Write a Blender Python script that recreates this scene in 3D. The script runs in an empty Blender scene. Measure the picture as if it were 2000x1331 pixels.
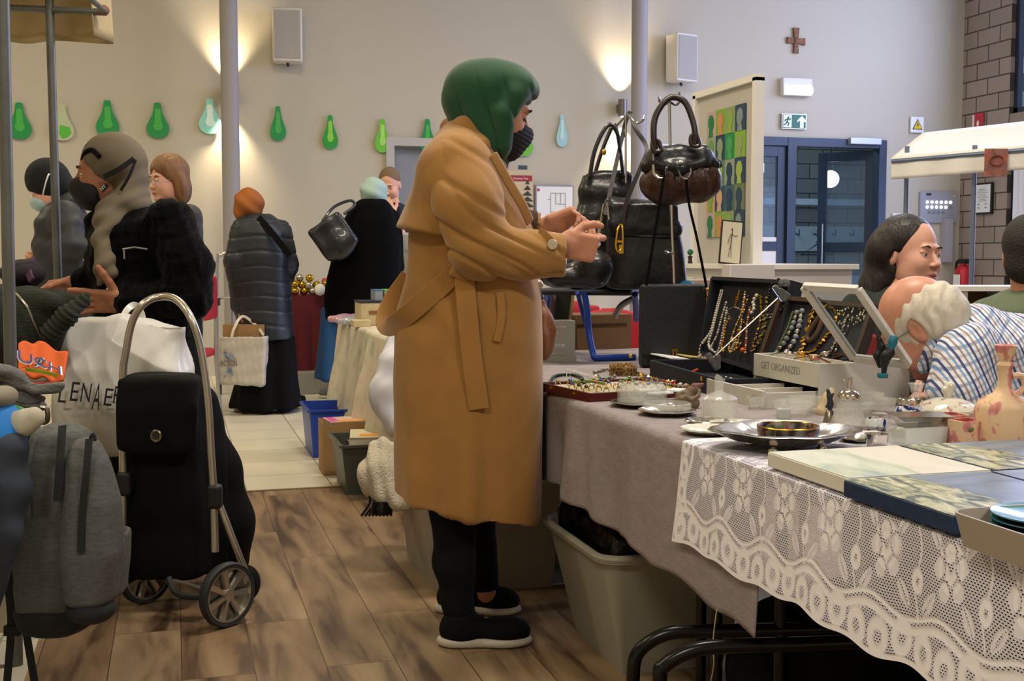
import bpy, math, random
import numpy as np
from mathutils import Vector, Matrix, Euler
random.seed(7); rng = np.random.default_rng(7)
SC = bpy.context.scene
PI = math.pi
# ---------------------------------------------------------------- camera, exposure, sky, lights
FPX = 2300.0; CAMH = 1.11; YAW = math.radians(16); PITCH = math.atan(160.5/FPX)
cam_d = bpy.data.cameras.new('camera'); cam = bpy.data.objects.new('camera', cam_d)
SC.collection.objects.link(cam); SC.camera = cam
cam_d.sensor_width = 36.0; cam_d.lens = 36.0*FPX/2000.0; cam_d.clip_start = 0.05
cam.location = (0, 0, CAMH); cam.rotation_euler = (PI/2-PITCH, 0, -YAW)
vs = SC.view_settings
SC.display_settings.display_device = 'sRGB'
vs.view_transform = 'Standard'; vs.look = 'None'; vs.gamma = 1.0; vs.exposure = 0.04; vs.use_curve_mapping = False
SC.cycles.use_denoising = True
SC.cycles.max_bounces = 8; SC.cycles.transparent_max_bounces = 12; SC.cycles.caustics_reflective = False; SC.cycles.caustics_refractive = False
SC.cycles.sample_clamp_indirect = 4.0
world = bpy.data.worlds.new('sky'); SC.world = world; world.use_nodes = True
world.node_tree.nodes['Background'].inputs[0].default_value = (0.55, 0.68, 1.0, 1)
world.node_tree.nodes['Background'].inputs[1].default_value = 2.2

def lamp(name, kind, loc, energy, col, rot=(0,0,0), **kw):
    d = bpy.data.lights.new(name, kind); d.energy = energy; d.color = col
    for k, v in kw.items(): setattr(d, k, v)
    o = bpy.data.objects.new(name, d); SC.collection.objects.link(o)
    o.location = loc; o.rotation_euler = rot
    return o
WARM = (1.0, 0.855, 0.57); NEUT = (1.0, 0.90, 0.76); COOL = (1.0, 0.94, 0.90); DAY = (0.52, 0.60, 1.0)
for (x, y, e) in ((-3.4, 8.2, 85), (0.6, 7.2, 80), (4.6, 8.0, 50), (-2.6, 3.6, 62), (1.6, 3.4, 112), (5.2, 3.8, 45), (-1.8, -0.8, 108), (2.6, -1.2, 115)):
    lamp('ceiling_lamp', 'AREA', (x, y, 4.45), e*1.0, COOL if (x > 4 or (x > 2 and y < 0)) else WARM if (y > 5 or x < -2) else NEUT, (0,0,0), shape='RECTANGLE', size=1.3, size_y=0.5)
# daylight through the windows of the right wall
lamp('window_daylight', 'AREA', (8.40, 7.6, 3.5), 270, DAY, (0, PI/2, 0), shape='RECTANGLE', size=1.6, size_y=5.6)
lamp('window_daylight', 'AREA', (8.40, 7.6, 1.45), 60, DAY, (0, PI/2, 0), shape='RECTANGLE', size=1.4, size_y=5.6)

# ---------------------------------------------------------------- pixel <-> place helpers
Fv = np.array([math.sin(YAW), math.cos(YAW), 0.0]); Rv = np.array([math.cos(YAW), -math.sin(YAW), 0.0]); Zv = np.array([0., 0., 1.])
def W(px, py, d):
    u = (px-1000.0)/FPX; v = -(py-665.5)/FPX
    hf = math.cos(PITCH)+v*math.sin(PITCH); vt = v*math.cos(PITCH)-math.sin(PITCH)
    return np.array([0, 0, CAMH]) + (Rv*u + Fv*hf + Zv*vt)*(d/hf)
def G(px, py, z=0.0):
    u = (px-1000.0)/FPX; v = -(py-665.5)/FPX
    hf = math.cos(PITCH)+v*math.sin(PITCH); vt = v*math.cos(PITCH)-math.sin(PITCH)
    return np.array([0, 0, CAMH]) + (Rv*u + Fv*hf + Zv*vt)*((z-CAMH)/vt)
def WX(px, py, axis, val):      # point on a wall plane (axis 0: X=val, axis 1: Y=val)
    u = (px-1000.0)/FPX; v = -(py-665.5)/FPX
    hf = math.cos(PITCH)+v*math.sin(PITCH); vt = v*math.cos(PITCH)-math.sin(PITCH)
    r = Rv*u + Fv*hf + Zv*vt
    return np.array([0, 0, CAMH]) + r*(val/r[axis])
def depth(p): return float(np.dot(np.asarray(p)[:3], Fv))
def lerp(a, b, t): return a+(b-a)*t

# ---------------------------------------------------------------- materials
def srgb(c):
    if isinstance(c, str): c = tuple(int(c[i:i+2], 16)/255 for i in (0, 2, 4))
    return tuple(x/12.92 if x <= 0.04045 else ((x+0.055)/1.055)**2.4 for x in c)
MATS = {}
def mat(name, col, rough=0.6, metal=0.0, bump=0.0, bscale=200.0, var=0.0, vscale=8.0, spec=0.5, trans=0.0, ior=1.45, sheen=0.0, emit=0.0, alpha=1.0, stretch=(1,1,1), coat=0.0, sss=0.0):
    if name in MATS: return MATS[name]
    m = bpy.data.materials.new(name); MATS[name] = m; m.use_nodes = True
    nt = m.node_tree; b = nt.nodes['Principled BSDF']; c = srgb(col)
    b.inputs['Base Color'].default_value = (*c, 1); b.inputs['Roughness'].default_value = rough; b.inputs['Metallic'].default_value = metal
    b.inputs['Specular IOR Level'].default_value = spec; b.inputs['Transmission Weight'].default_value = trans; b.inputs['IOR'].default_value = ior
    b.inputs['Sheen Weight'].default_value = sheen; b.inputs['Coat Weight'].default_value = coat; b.inputs['Alpha'].default_value = alpha
    if sss: b.inputs['Subsurface Weight'].default_value = sss; b.inputs['Subsurface Radius'].default_value = (0.01, 0.004, 0.002)
    if emit: b.inputs['Emission Color'].default_value = (*c, 1); b.inputs['Emission Strength'].default_value = emit
    if bump or var:
        tc = nt.nodes.new('ShaderNodeTexCoord'); mp = nt.nodes.new('ShaderNodeMapping'); mp.inputs['Scale'].default_value = stretch
        nt.links.new(tc.outputs['Object'], mp.inputs['Vector'])
    if var:
        n = nt.nodes.new('ShaderNodeTexNoise'); n.inputs['Scale'].default_value = vscale; n.inputs['Detail'].default_value = 4
        nt.links.new(mp.outputs[0], n.inputs['Vector'])
        r = nt.nodes.new('ShaderNodeMapRange'); r.inputs[1].default_value = 0.3; r.inputs[2].default_value = 0.7; r.inputs[3].default_value = 1-var; r.inputs[4].default_value = 1+var
        nt.links.new(n.outputs['Fac'], r.inputs[0])
        mx = nt.nodes.new('ShaderNodeVectorMath'); mx.operation = 'SCALE'; mx.inputs[0].default_value = c
        nt.links.new(r.outputs[0], mx.inputs['Scale']); nt.links.new(mx.outputs[0], b.inputs['Base Color'])
    if bump:
        n = nt.nodes.new('ShaderNodeTexNoise'); n.inputs['Scale'].default_value = bscale; n.inputs['Detail'].default_value = 3
        nt.links.new(mp.outputs[0], n.inputs['Vector'])
        bp = nt.nodes.new('ShaderNodeBump'); bp.inputs['Strength'].default_value = bump; bp.inputs['Distance'].default_value = 0.01
        nt.links.new(n.outputs['Fac'], bp.inputs['Height']); nt.links.new(bp.outputs[0], b.inputs['Normal'])
    return m
def nodes_of(m):
    nt = m.node_tree
    return nt, nt.nodes, nt.links, nt.nodes['Principled BSDF']
def ramp(nt, fac, stops, interp='LINEAR'):
    r = nt.nodes.new('ShaderNodeValToRGB'); r.color_ramp.interpolation = interp
    els = r.color_ramp.elements
    while len(els) < len(stops): els.new(0.5)
    for e, (p, c) in zip(els, stops): e.position = p; e.color = (*srgb(c), 1)
    nt.links.new(fac, r.inputs[0]); return r

# ---------------------------------------------------------------- mesh collector
def rotm(rx=0, ry=0, rz=0): return np.array(Euler((rx, ry, rz)).to_matrix())
def frame_from(z, hint=(0, 0, 1)):
    z = np.asarray(z, float); z = z/np.linalg.norm(z); h = np.asarray(hint, float)
    if abs(np.dot(z, h)) > 0.98*np.linalg.norm(h): h = np.array([1., 0, 0])
    x = np.cross(h, z); x /= np.linalg.norm(x); y = np.cross(z, x)
    return x, y, z
VIEWROT = np.stack([Rv, Fv, Zv], 1)       # columns: across, away, up
class MB:
    def __init__(s): s.v = []; s.f = []; s.n = 0; s.mi = []; s.cur = 0
    def add(s, V, Fc):
        V = np.asarray(V, float); s.v.append(V)
        for q in Fc: s.f.append(tuple(int(i)+s.n for i in q)); s.mi.append(s.cur)
        s.n += len(V); return s
    def m(s, i): s.cur = i; return s
    def box(s, c, h, rot=None, taper=None):
        P = np.array([[x, y, z] for x in (-1, 1) for y in (-1, 1) for z in (-1, 1)], float)*np.asarray(h)
        if taper: P[P[:, 2] < 0, :2] *= taper
        if rot is not None: P = P @ np.asarray(rot).T
        return s.add(P+np.asarray(c), [(0,1,3,2), (4,6,7,5), (0,4,5,1), (2,3,7,6), (0,2,6,4), (1,5,7,3)])
    def corners(s, B, T):   # bottom quad, top quad
        P = list(B)+list(T)
        return s.add(P, [(3,2,1,0), (4,5,6,7), (0,1,5,4), (1,2,6,5), (2,3,7,6), (3,0,4,7)])
    def cyl(s, a, b, r, r2=None, n=16, cap=True):
        a = np.asarray(a, float); b = np.asarray(b, float); r2 = r if r2 is None else r2
        x, y, z = frame_from(b-a); t = np.linspace(0, 2*PI, n, endpoint=False)
        c = np.cos(t)[:, None]*x+np.sin(t)[:, None]*y
        V = np.vstack([a+c*r, b+c*r2]); Fc = [(i, (i+1) % n, n+(i+1) % n, n+i) for i in range(n)]
        if cap: Fc += [tuple(range(n-1, -1, -1)), tuple(range(n, 2*n))]
        return s.add(V, Fc)
    def tube(s, pts, r, n=10, closed=False, smooth=0, flat=None, hint=(0, 0, 1), cap=True):
        P = [np.asarray(p, float) for p in pts]; rr = list(r) if hasattr(r, '__len__') else [r]*len(P)
        if smooth: P, rr = spline(P, smooth, rr, closed)
        m = len(P); V = []
        px = None
        for i in range(m):
            if closed: t = P[(i+1) % m]-P[i-1]
            else: t = P[min(i+1, m-1)]-P[max(i-1, 0)]
            nt_ = np.linalg.norm(t); t = t/nt_ if nt_ > 1e-9 else np.array([0, 0, 1.])
            if px is None: x, y, _ = frame_from(t, hint)
            else:
                x = px-np.dot(px, t)*t; x /= max(np.linalg.norm(x), 1e-9); y = np.cross(t, x)
            px = x
            fx, fy = (1, 1) if flat is None else flat
            for k in range(n):
                a = 2*PI*k/n; V.append(P[i]+rr[i]*(fx*math.cos(a)*x+fy*math.sin(a)*y))
        Fc = []
        for i in range(m if closed else m-1):
            j = (i+1) % m
            for k in range(n): Fc.append((i*n+k, i*n+(k+1) % n, j*n+(k+1) % n, j*n+k))
        if not closed and cap: Fc += [tuple(range(n-1, -1, -1)), tuple(range((m-1)*n, m*n))]
        return s.add(V, Fc)
    def strap(s, pts, w, th, normal=(0, 0, 1), smooth=6):  # flat band, width w along 'side', thickness th
        P, _ = spline([np.asarray(p, float) for p in pts], smooth, [1]*len(pts), False) if smooth else ([np.asarray(p, float) for p in pts], 0)
        V = []; m = len(P); N = np.asarray(normal, float)
        for i in range(m):
            t = P[min(i+1, m-1)]-P[max(i-1, 0)]; t = t/max(np.linalg.norm(t), 1e-9)
            sd = np.cross(t, N); sd /= max(np.linalg.norm(sd), 1e-6); nn = np.cross(sd, t)
            V += [P[i]+sd*w/2+nn*th/2, P[i]-sd*w/2+nn*th/2, P[i]-sd*w/2-nn*th/2, P[i]+sd*w/2-nn*th/2]
        Fc = [(i*4+k, i*4+(k+1) % 4, i*4+4+(k+1) % 4, i*4+4+k) for i in range(m-1) for k in range(4)]+[(3,2,1,0), tuple(range(4*m-4, 4*m))]
        return s.add(V, Fc)
    def lathe(s, prof, c, n=28, sx=1, sy=1, rot=None, flute=None):  # prof [(r,z)]
        V = []
        for (r, z) in prof:
            for k in range(n):
                a = 2*PI*k/n; q = r*(1+(flute(a, z) if flute else 0)); V.append([q*math.cos(a)*sx, q*math.sin(a)*sy, z])
        V = np.array(V)
        if rot is not None: V = V @ np.asarray(rot).T
        Fc = [(i*n+k, i*n+(k+1) % n, (i+1)*n+(k+1) % n, (i+1)*n+k) for i in range(len(prof)-1) for k in range(n)]
        if prof[0][0] > 1e-5: Fc.append(tuple(range(n-1, -1, -1)))
        if prof[-1][0] > 1e-5: Fc.append(tuple(range((len(prof)-1)*n, len(prof)*n)))
        return s.add(V+np.asarray(c), Fc)
    def sph(s, c, r, n=10, m=7, rot=None):
        r3 = np.asarray(r, float)*np.ones(3); V = [[0, 0, 1.]]
        for i in range(1, m):
            p = PI*i/m
            for k in range(n): V.append([math.sin(p)*math.cos(2*PI*k/n), math.sin(p)*math.sin(2*PI*k/n), math.cos(p)])
        V.append([0, 0, -1.]); V = np.array(V)*r3
        if rot is not None: V = V @ np.asarray(rot).T
        Fc = [(0, 1+k, 1+(k+1) % n) for k in range(n)]
        for i in range(m-2):
            for k in range(n): Fc.append((1+i*n+k, 1+(i+1)*n+k, 1+(i+1)*n+(k+1) % n, 1+i*n+(k+1) % n))
        L = len(V)-1; Fc += [(L, 1+(m-2)*n+(k+1) % n, 1+(m-2)*n+k) for k in range(n)]
        return s.add(V+np.asarray(c), Fc)
    def grid(s, fn, nu, nv):
        V = [fn(i/nu, j/nv) for j in range(nv+1) for i in range(nu+1)]; w = nu+1
        return s.add(V, [(j*w+i, j*w+i+1, (j+1)*w+i+1, (j+1)*w+i) for j in range(nv) for i in range(nu)])
    def poly(s, pts, ext):    # planar polygon extruded by vector ext
        P = [np.asarray(p, float) for p in pts]; n = len(P); e = np.asarray(ext, float)
        return s.add(P+[p+e for p in P], [tuple(range(n-1, -1, -1)), tuple(range(n, 2*n))]+[(i, (i+1) % n, n+(i+1) % n, n+i) for i in range(n)])
    def build(s, name, m, parent=None, **kw):
        return obj(name, np.vstack(s.v), s.f, m, parent, mi=s.mi if any(s.mi) else None, **kw)
def spline(P, k, rr=None, closed=False):
    n = len(P); out = []; ro = []; rr = rr or [1]*n
    segs = n if closed else n-1
    for i in range(segs):
        g = (lambda q: P[q % n]) if closed else (lambda q: P[min(max(q, 0), n-1)])
        p0, p1, p2, p3 = g(i-1), g(i), g(i+1), g(i+2)
        for j in range(k):
            t = j/k; out.append(0.5*((2*p1)+(-p0+p2)*t+(2*p0-5*p1+4*p2-p3)*t*t+(-p0+3*p1-3*p2+p3)*t**3)); ro.append(lerp(rr[i], rr[(i+1) % n], t))
    if not closed: out.append(P[-1]); ro.append(rr[-1])
    return out, ro
def worg(o):
    v = np.zeros(3)
    while o is not None: v = v+np.array(o.location); o = o.parent
    return v
def obj(name, V, Fc, m, parent=None, base=None, smooth=True, sharp=38, bevel=0, mi=None, solid=0, disp=None, subsurf=0, attr=None, label=None):
    V = np.asarray(V, float)
    if parent is not None: o0 = worg(parent)
    elif base is not None: o0 = np.asarray(base, float)
    else: o0 = np.array([(V[:, 0].min()+V[:, 0].max())/2, (V[:, 1].min()+V[:, 1].max())/2, V[:, 2].min()])
    me = bpy.data.meshes.new(name); L = V-o0
    if isinstance(Fc, np.ndarray):
        me.vertices.add(len(L)); me.vertices.foreach_set('co', L.astype(np.float32).ravel())
        n = len(Fc); me.loops.add(n*4); me.loops.foreach_set('vertex_index', Fc.astype(np.int32).ravel())
        me.polygons.add(n); me.polygons.foreach_set('loop_start', np.arange(0, n*4, 4, dtype=np.int32)); me.update(calc_edges=True)
    else: me.from_pydata(L.tolist(), [], Fc)
    me.validate()
    if disp is not None:
        N = np.zeros(len(me.vertices)*3, np.float32); me.vertex_normals.foreach_get('vector', N); N = N.reshape(-1, 3)
        co = np.zeros(len(me.vertices)*3, np.float32); me.vertices.foreach_get('co', co); co = co.reshape(-1, 3)
        co = co+N*disp(co+o0, N)[:, None]; me.vertices.foreach_set('co', co.astype(np.float32).ravel()); me.update()
    for q in (m if isinstance(m, (list, tuple)) else [m]): me.materials.append(q)
    if mi is not None and len(mi) == len(me.polygons): me.polygons.foreach_set('material_index', np.asarray(mi, np.int32))
    if smooth:
        me.polygons.foreach_set('use_smooth', [True]*len(me.polygons))
        if sharp < 179: me.set_sharp_from_angle(angle=math.radians(sharp))
    if attr is not None:
        for k, a in attr.items():
            at = me.attributes.new(k, 'FLOAT', 'POINT'); at.data.foreach_set('value', np.asarray(a, np.float32))
    o = bpy.data.objects.new(name, me); SC.collection.objects.link(o)
    if parent is not None: o.parent = parent
    else: o.location = o0
    if bevel: b = o.modifiers.new('bevel', 'BEVEL'); b.width = bevel; b.segments = 2; b.limit_method = 'ANGLE'
    if solid: b = o.modifiers.new('solid', 'SOLIDIFY'); b.thickness = solid; b.offset = 0
    if subsurf: b = o.modifiers.new('sub', 'SUBSURF'); b.levels = subsurf; b.render_levels = subsurf
    if label: o['label'] = label
    return o
def thing(name, label, cat, loc=(0, 0, 0), group=None):
    o = bpy.data.objects.new(name, None); SC.collection.objects.link(o); o.location = Vector([float(q) for q in loc]); o.empty_display_size = 0.1
    o['label'] = label; o['category'] = cat
    if group: o['group'] = group
    return o
def tag(o, label, cat, group=None, kind=None):
    o['label'] = label; o['category'] = cat
    if group: o['group'] = group
    if kind: o['kind'] = kind
    return o
def struct(name, mb, m, **kw):
    o = mb.build(name, m, None, **kw); o['kind'] = 'structure'; return o
def dup(root, loc, rotz=0, label=None, group=None):
    r = root.copy(); SC.collection.objects.link(r); r.location = loc; r.rotation_euler = (0, 0, rotz)
    if label: r['label'] = label
    if group: r['group'] = group
    for ch in list(root.children):
        c = ch.copy(); SC.collection.objects.link(c); c.parent = r
        for g in ch.children:
            d = g.copy(); SC.collection.objects.link(d); d.parent = c
    return r
def text(name, body, m, parent, pos, xdir, ydir, h, ext=0.0006, align='LEFT', shear=0.0, width=None):
    cu = bpy.data.curves.new(name, 'FONT'); cu.body = body; cu.size = 1.0; cu.extrude = 0; cu.align_x = align; cu.shear = shear; cu.resolution_u = 3
    t = bpy.data.objects.new('t', cu); SC.collection.objects.link(t); dg = bpy.context.evaluated_depsgraph_get()
    me = bpy.data.meshes.new_from_object(t.evaluated_get(dg)); n = len(me.vertices)
    co = np.zeros(n*3); me.vertices.foreach_get('co', co); co = co.reshape(-1, 3)
    fs = [tuple(p.vertices) for p in me.polygons]
    bpy.data.objects.remove(t); bpy.data.curves.remove(cu); bpy.data.meshes.remove(me)
    s = h/0.7; sx = s
    if width: sx = width/max(co[:, 0].max()-co[:, 0].min(), 1e-6)
    x = np.asarray(xdir, float); y = np.asarray(ydir, float); x /= np.linalg.norm(x); y /= np.linalg.norm(y); nn = np.cross(x, y)
    V = np.asarray(pos)+co[:, :1]*sx*x+co[:, 1:2]*s*y+nn*ext
    return obj(name, V, fs, m, parent, smooth=False)
# ---------------------------------------------------------------- smooth-union solids (for bodies, clothes, soft things)
def unit(v): v = np.asarray(v, float); return v/max(np.linalg.norm(v), 1e-9)
class Sdf:
    def __init__(s, res=0.006): s.p = []; s.res = res
    def _a(s, fn, lo, hi, k, op): s.p.append((fn, np.asarray(lo, float), np.asarray(hi, float), k, op)); return s
    def cap(s, a, b, ra, rb=None, k=0.02, op='+', flat=None):
        a = np.asarray(a, float); b = np.asarray(b, float); rb = ra if rb is None else rb; r = max(ra, rb)
        def fn(P):
            ba = b-a; L = max(np.dot(ba, ba), 1e-12); t = np.clip((P-a)@ba/L, 0, 1)
            return np.linalg.norm(P-a-t[:, None]*ba, axis=1)-(ra+(rb-ra)*t)
        return s._a(fn, np.minimum(a, b)-r, np.maximum(a, b)+r, k, op)
    def chain(s, pr, k=0.02, op='+'):
        for (a, ra), (b, rb) in zip(pr[:-1], pr[1:]): s.cap(a, b, ra, rb, k, op)
        return s
    def ell(s, c, r, rot=None, k=0.02, op='+'):
        c = np.asarray(c, float); r = np.asarray(r, float)*np.ones(3); Rm = np.eye(3) if rot is None else np.asarray(rot); e = np.sqrt((Rm**2)@(r**2))
        def fn(P):
            q = (P-c)@Rm; k0 = np.linalg.norm(q/r, axis=1); k1 = np.linalg.norm(q/(r*r), axis=1)
            return k0*(k0-1)/np.maximum(k1, 1e-6)
        return s._a(fn, c-e, c+e, k, op)
    def box(s, c, h, rot=None, rnd=0.01, k=0.01, op='+'):
        c = np.asarray(c, float); h = np.asarray(h, float); Rm = np.eye(3) if rot is None else np.asarray(rot); e = np.abs(Rm)@h
        def fn(P):
            q = np.abs((P-c)@Rm)-(h-rnd); return np.linalg.norm(np.maximum(q, 0), axis=1)+np.minimum(q.max(1), 0)-rnd
        return s._a(fn, c-e, c+e, k, op)
    def plane(s, c, n, lo, hi, k=0.005):      # cut away everything on the +n side inside lo..hi
        c = np.asarray(c, float); n = unit(n)
        return s._a(lambda P: -((P-c)@n), lo, hi, k, '-')
    def loft(s, st, k=0.02, op='+', pw=2.0, endr=0.02):
        """st: rows (center xyz, half across, half away); cross sections stacked in z"""
        st = sorted(st, key=lambda q: q[0][2]); z = np.array([q[0][2] for q in st]); C = np.array([q[0] for q in st]); rx = np.array([q[1] for q in st]); ry = np.array([q[2] for q in st])
        zz = np.linspace(z[0], z[-1], 160)
        def sm(y):
            o = np.interp(zz, z, y); w = max(3, int(0.02/(zz[1]-zz[0])))|1
            return np.convolve(np.pad(o, w//2, mode='edge'), np.ones(w)/w, 'valid')
        cx = sm(C@Rv); cy = sm(C@Fv); RX = sm(rx); RY = sm(ry); M = max(rx.max(), ry.max())
        def fn(P):
            pz = P[:, 2]; t = np.clip(pz, z[0], z[-1]); a = np.interp(t, zz, RX); b = np.interp(t, zz, RY)
            qx = (P@Rv-np.interp(t, zz, cx))/a; qy = (P@Fv-np.interp(t, zz, cy))/b
            d = (((np.abs(qx)**pw+np.abs(qy)**pw)**(1/pw))-1)*np.minimum(a, b)
            e = np.abs(pz-(z[0]+z[-1])/2)-(z[-1]-z[0])/2
            u = np.maximum(d+endr, 0); w = np.maximum(e+endr, 0)
            return np.where((d > -endr) & (e > -endr), np.sqrt(u*u+w*w)-endr, np.maximum(d, e))
        lo = np.minimum.reduce(C)-M; hi = np.maximum.reduce(C)+M; lo[2] = z[0]; hi[2] = z[-1]
        return s._a(fn, lo, hi, k, op)
    def mesh(s):
        r = s.res; lo = np.min([p[1] for p in s.p if p[4] == '+'], 0)-3*r; hi = np.max([p[2] for p in s.p if p[4] == '+'], 0)+3*r
        n = np.ceil((hi-lo)/r).astype(int)+1; F = np.full(n, 9.0, np.float32)
        for fn, a, b, k, op in s.p:
            m = k+2.5*r; i0 = np.clip(((a-m-lo)/r).astype(int), 0, n); i1 = np.clip(((b+m-lo)/r).astype(int)+2, 0, n)
            if (i1 <= i0).any(): continue
            ax = [lo[q]+r*np.arange(i0[q], i1[q]) for q in range(3)]
            P = np.stack(np.meshgrid(*ax, indexing='ij'), -1).reshape(-1, 3)
            d = fn(P).reshape(i1-i0).astype(np.float32); sl = tuple(slice(i0[q], i1[q]) for q in range(3)); A = F[sl]
            if op == '+': h = np.maximum(k-np.abs(A-d), 0)/k; F[sl] = np.minimum(A, d)-h*h*k*0.25
            else: d = -d; h = np.maximum(k-np.abs(A-d), 0)/k; F[sl] = np.maximum(A, d)+h*h*k*0.25
        I = F < 0; c = np.zeros(tuple(n-1), np.int8)
        for dx in (0, 1):
            for dy in (0, 1):
                for dz in (0, 1): c += I[dx:n[0]-1+dx, dy:n[1]-1+dy, dz:n[2]-1+dz]
        act = (c > 0) & (c < 8); idx = -np.ones(act.shape, np.int64); cells = np.argwhere(act); idx[act] = np.arange(len(cells))
        acc = np.zeros((len(cells), 3)); cnt = np.zeros(len(cells)); x, y, z = cells.T
        for axis in range(3):
            o1, o2 = [q for q in range(3) if q != axis]
            for u in (0, 1):
                for v in (0, 1):
                    off = [0, 0, 0]; off[o1] = u; off[o2] = v; A = F[x+off[0], y+off[1], z+off[2]]
                    off2 = list(off); off2[axis] = 1; B = F[x+off2[0], y+off2[1], z+off2[2]]
                    cr = (A < 0) != (B < 0); t = np.where(cr, A/np.where(cr, A-B, 1), 0)
                    pt = np.tile(np.array(off, float), (len(cells), 1)); pt[:, axis] += t
                    acc += pt*cr[:, None]; cnt += cr
        V = lo+r*(cells+acc/cnt[:, None]); Q = []
        for axis in range(3):
            o1, o2 = [(1, 2), (2, 0), (0, 1)][axis]
            sa = [slice(0, n[q]-1) for q in range(3)]; sb = list(sa); sb[axis] = slice(1, n[axis]); 
            sa = [slice(0, n[q]) for q in range(3)]; sa[axis] = slice(0, n[axis]-1); sb = [slice(0, n[q]) for q in range(3)]; sb[axis] = slice(1, n[axis])
            A = I[tuple(sa)]; B = I[tuple(sb)]; e = np.argwhere(A != B)
            ok = (e[:, o1] > 0) & (e[:, o2] > 0) & (e[:, o1] < n[o1]-1) & (e[:, o2] < n[o2]-1); e = e[ok]
            ins = A[tuple(e.T)]; q = []
            for (u, v) in ((1, 1), (0, 1), (0, 0), (1, 0)):
                w = e.copy(); w[:, o1] -= u; w[:, o2] -= v; q.append(idx[tuple(w.T)])
            q = np.stack(q, 1); q[~ins] = q[~ins][:, ::-1]; Q.append(q)
        return V, np.vstack(Q)[:, ::1]
    def build(s, name, m, parent=None, **kw):
        V, Q = s.mesh(); kw.setdefault('sharp', 180)
        mf = kw.pop('mfn', None)
        if mf is not None: kw['mi'] = mf(V[Q].mean(1))
        return obj(name, V, Q, m, parent, **kw)
def join(name, parts, m, parent, mi=None):   # several V,Q of one continuous body into one mesh
    V = []; Q = []; n = 0
    for v, q in parts: V.append(v); Q.append(q+n); n += len(v)
    return obj(name, np.vstack(V), np.vstack(Q), m, parent, sharp=180, mi=mi)
def noise3(P, s=1.0, seed=0):  # cheap smooth pseudo noise, vectorised
    r = np.random.default_rng(seed); o = 0
    for i in range(5):
        k = r.normal(size=3)*s*(1.35**i); o = o+np.sin(P@k+r.uniform(0, 6.28))*0.8**i
    return o/3.0
# ================================================================ ROOM
YB = 11.4; XR = 8.5; ZC = 4.6; XL = -6.0; YF = -4.0
m_wall = mat('painted_wall', 'c0baa8', 0.85, bump=0.05, bscale=300)
m_white = mat('white_paint', 'e6e4de', 0.5)
def brick_mat(name, c1, c2, mortar, bw, bh, ms, axis, off=0.5):
    m = mat(name, c1, 0.9); nt, ns, lk, b = nodes_of(m)
    tc = ns.new('ShaderNodeTexCoord'); sp = ns.new('ShaderNodeSeparateXYZ'); cb = ns.new('ShaderNodeCombineXYZ')
    lk.new(tc.outputs['Object'], sp.inputs[0]); lk.new(sp.outputs[axis[0]], cb.inputs[0]); lk.new(sp.outputs[axis[1]], cb.inputs[1])
    br = ns.new('ShaderNodeTexBrick'); br.offset = off; br.inputs['Scale'].default_value = 1.0
    br.inputs['Brick Width'].default_value = bw; br.inputs['Row Height'].default_value = bh; br.inputs['Mortar Size'].default_value = ms
    br.inputs['Color1'].default_value = (*srgb(c1), 1); br.inputs['Color2'].default_value = (*srgb(c2), 1); br.inputs['Mortar'].default_value = (*srgb(mortar), 1)
    lk.new(cb.outputs[0], br.inputs['Vector']); lk.new(br.outputs['Color'], b.inputs['Base Color'])
    return m
m_block = brick_mat('concrete_block', 'a3958a', '95887c', '4e4640', 0.36, 0.178, 0.008, (1, 2))
m_block2 = brick_mat('corridor_block', '7d8482', '6f7775', '3a3f40', 0.40, 0.20, 0.008, (0, 2))
m_tile = brick_mat('floor_tile', 'd9d3bf', 'd2cbb6', '9c957f', 0.41, 0.41, 0.004, (0, 1), off=0.0)
m_tile.node_tree.nodes['Principled BSDF'].inputs['Roughness'].default_value = 0.32
# wood laminate: planks running in Y
m_wood = mat('plank_floor', '9a7d5c', 0.42); nt, ns, lk, b = nodes_of(m_wood)
tc = ns.new('ShaderNodeTexCoord'); sp = ns.new('ShaderNodeSeparateXYZ'); cb = ns.new('ShaderNodeCombineXYZ')
lk.new(tc.outputs['Object'], sp.inputs[0]); lk.new(sp.outputs[1], cb.inputs[0]); lk.new(sp.outputs[0], cb.inputs[1])
br = ns.new('ShaderNodeTexBrick'); br.offset = 0.37; br.inputs['Scale'].default_value = 1.0; br.inputs['Brick Width'].default_value = 1.2; br.inputs['Row Height'].default_value = 0.19; br.inputs['Mortar Size'].default_value = 0.0015
br.inputs['Color1'].default_value = (0, 0, 0, 1); br.inputs['Color2'].default_value = (1, 1, 1, 1); br.inputs['Mortar'].default_value = (0.5, 0.5, 0.5, 1)
lk.new(cb.outputs[0], br.inputs['Vector'])
mp = ns.new('ShaderNodeMapping'); mp.inputs['Scale'].default_value = (9, 1.3, 1); lk.new(tc.outputs['Object'], mp.inputs[0])
addv = ns.new('ShaderNodeVectorMath'); addv.operation = 'MULTIPLY_ADD'; addv.inputs[1].default_value = (7, 3, 9); lk.new(br.outputs['Color'], addv.inputs[0]); lk.new(mp.outputs[0], addv.inputs[2])
n1 = ns.new('ShaderNodeTexNoise'); n1.inputs['Scale'].default_value = 1.3; n1.inputs['Detail'].default_value = 7; n1.inputs['Distortion'].default_value = 0.55; lk.new(addv.outputs[0], n1.inputs['Vector'])
cr = ramp(nt, n1.outputs['Fac'], [(0.30, '453528'), (0.39, '6c5643'), (0.48, '8c765b'), (0.60, '9f8868'), (0.75, 'ad9777')])
mx = ns.new('ShaderNodeMix'); mx.data_type = 'RGBA'; mx.blend_type = 'MULTIPLY'; mx.inputs['Factor'].default_value = 1.0
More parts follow.
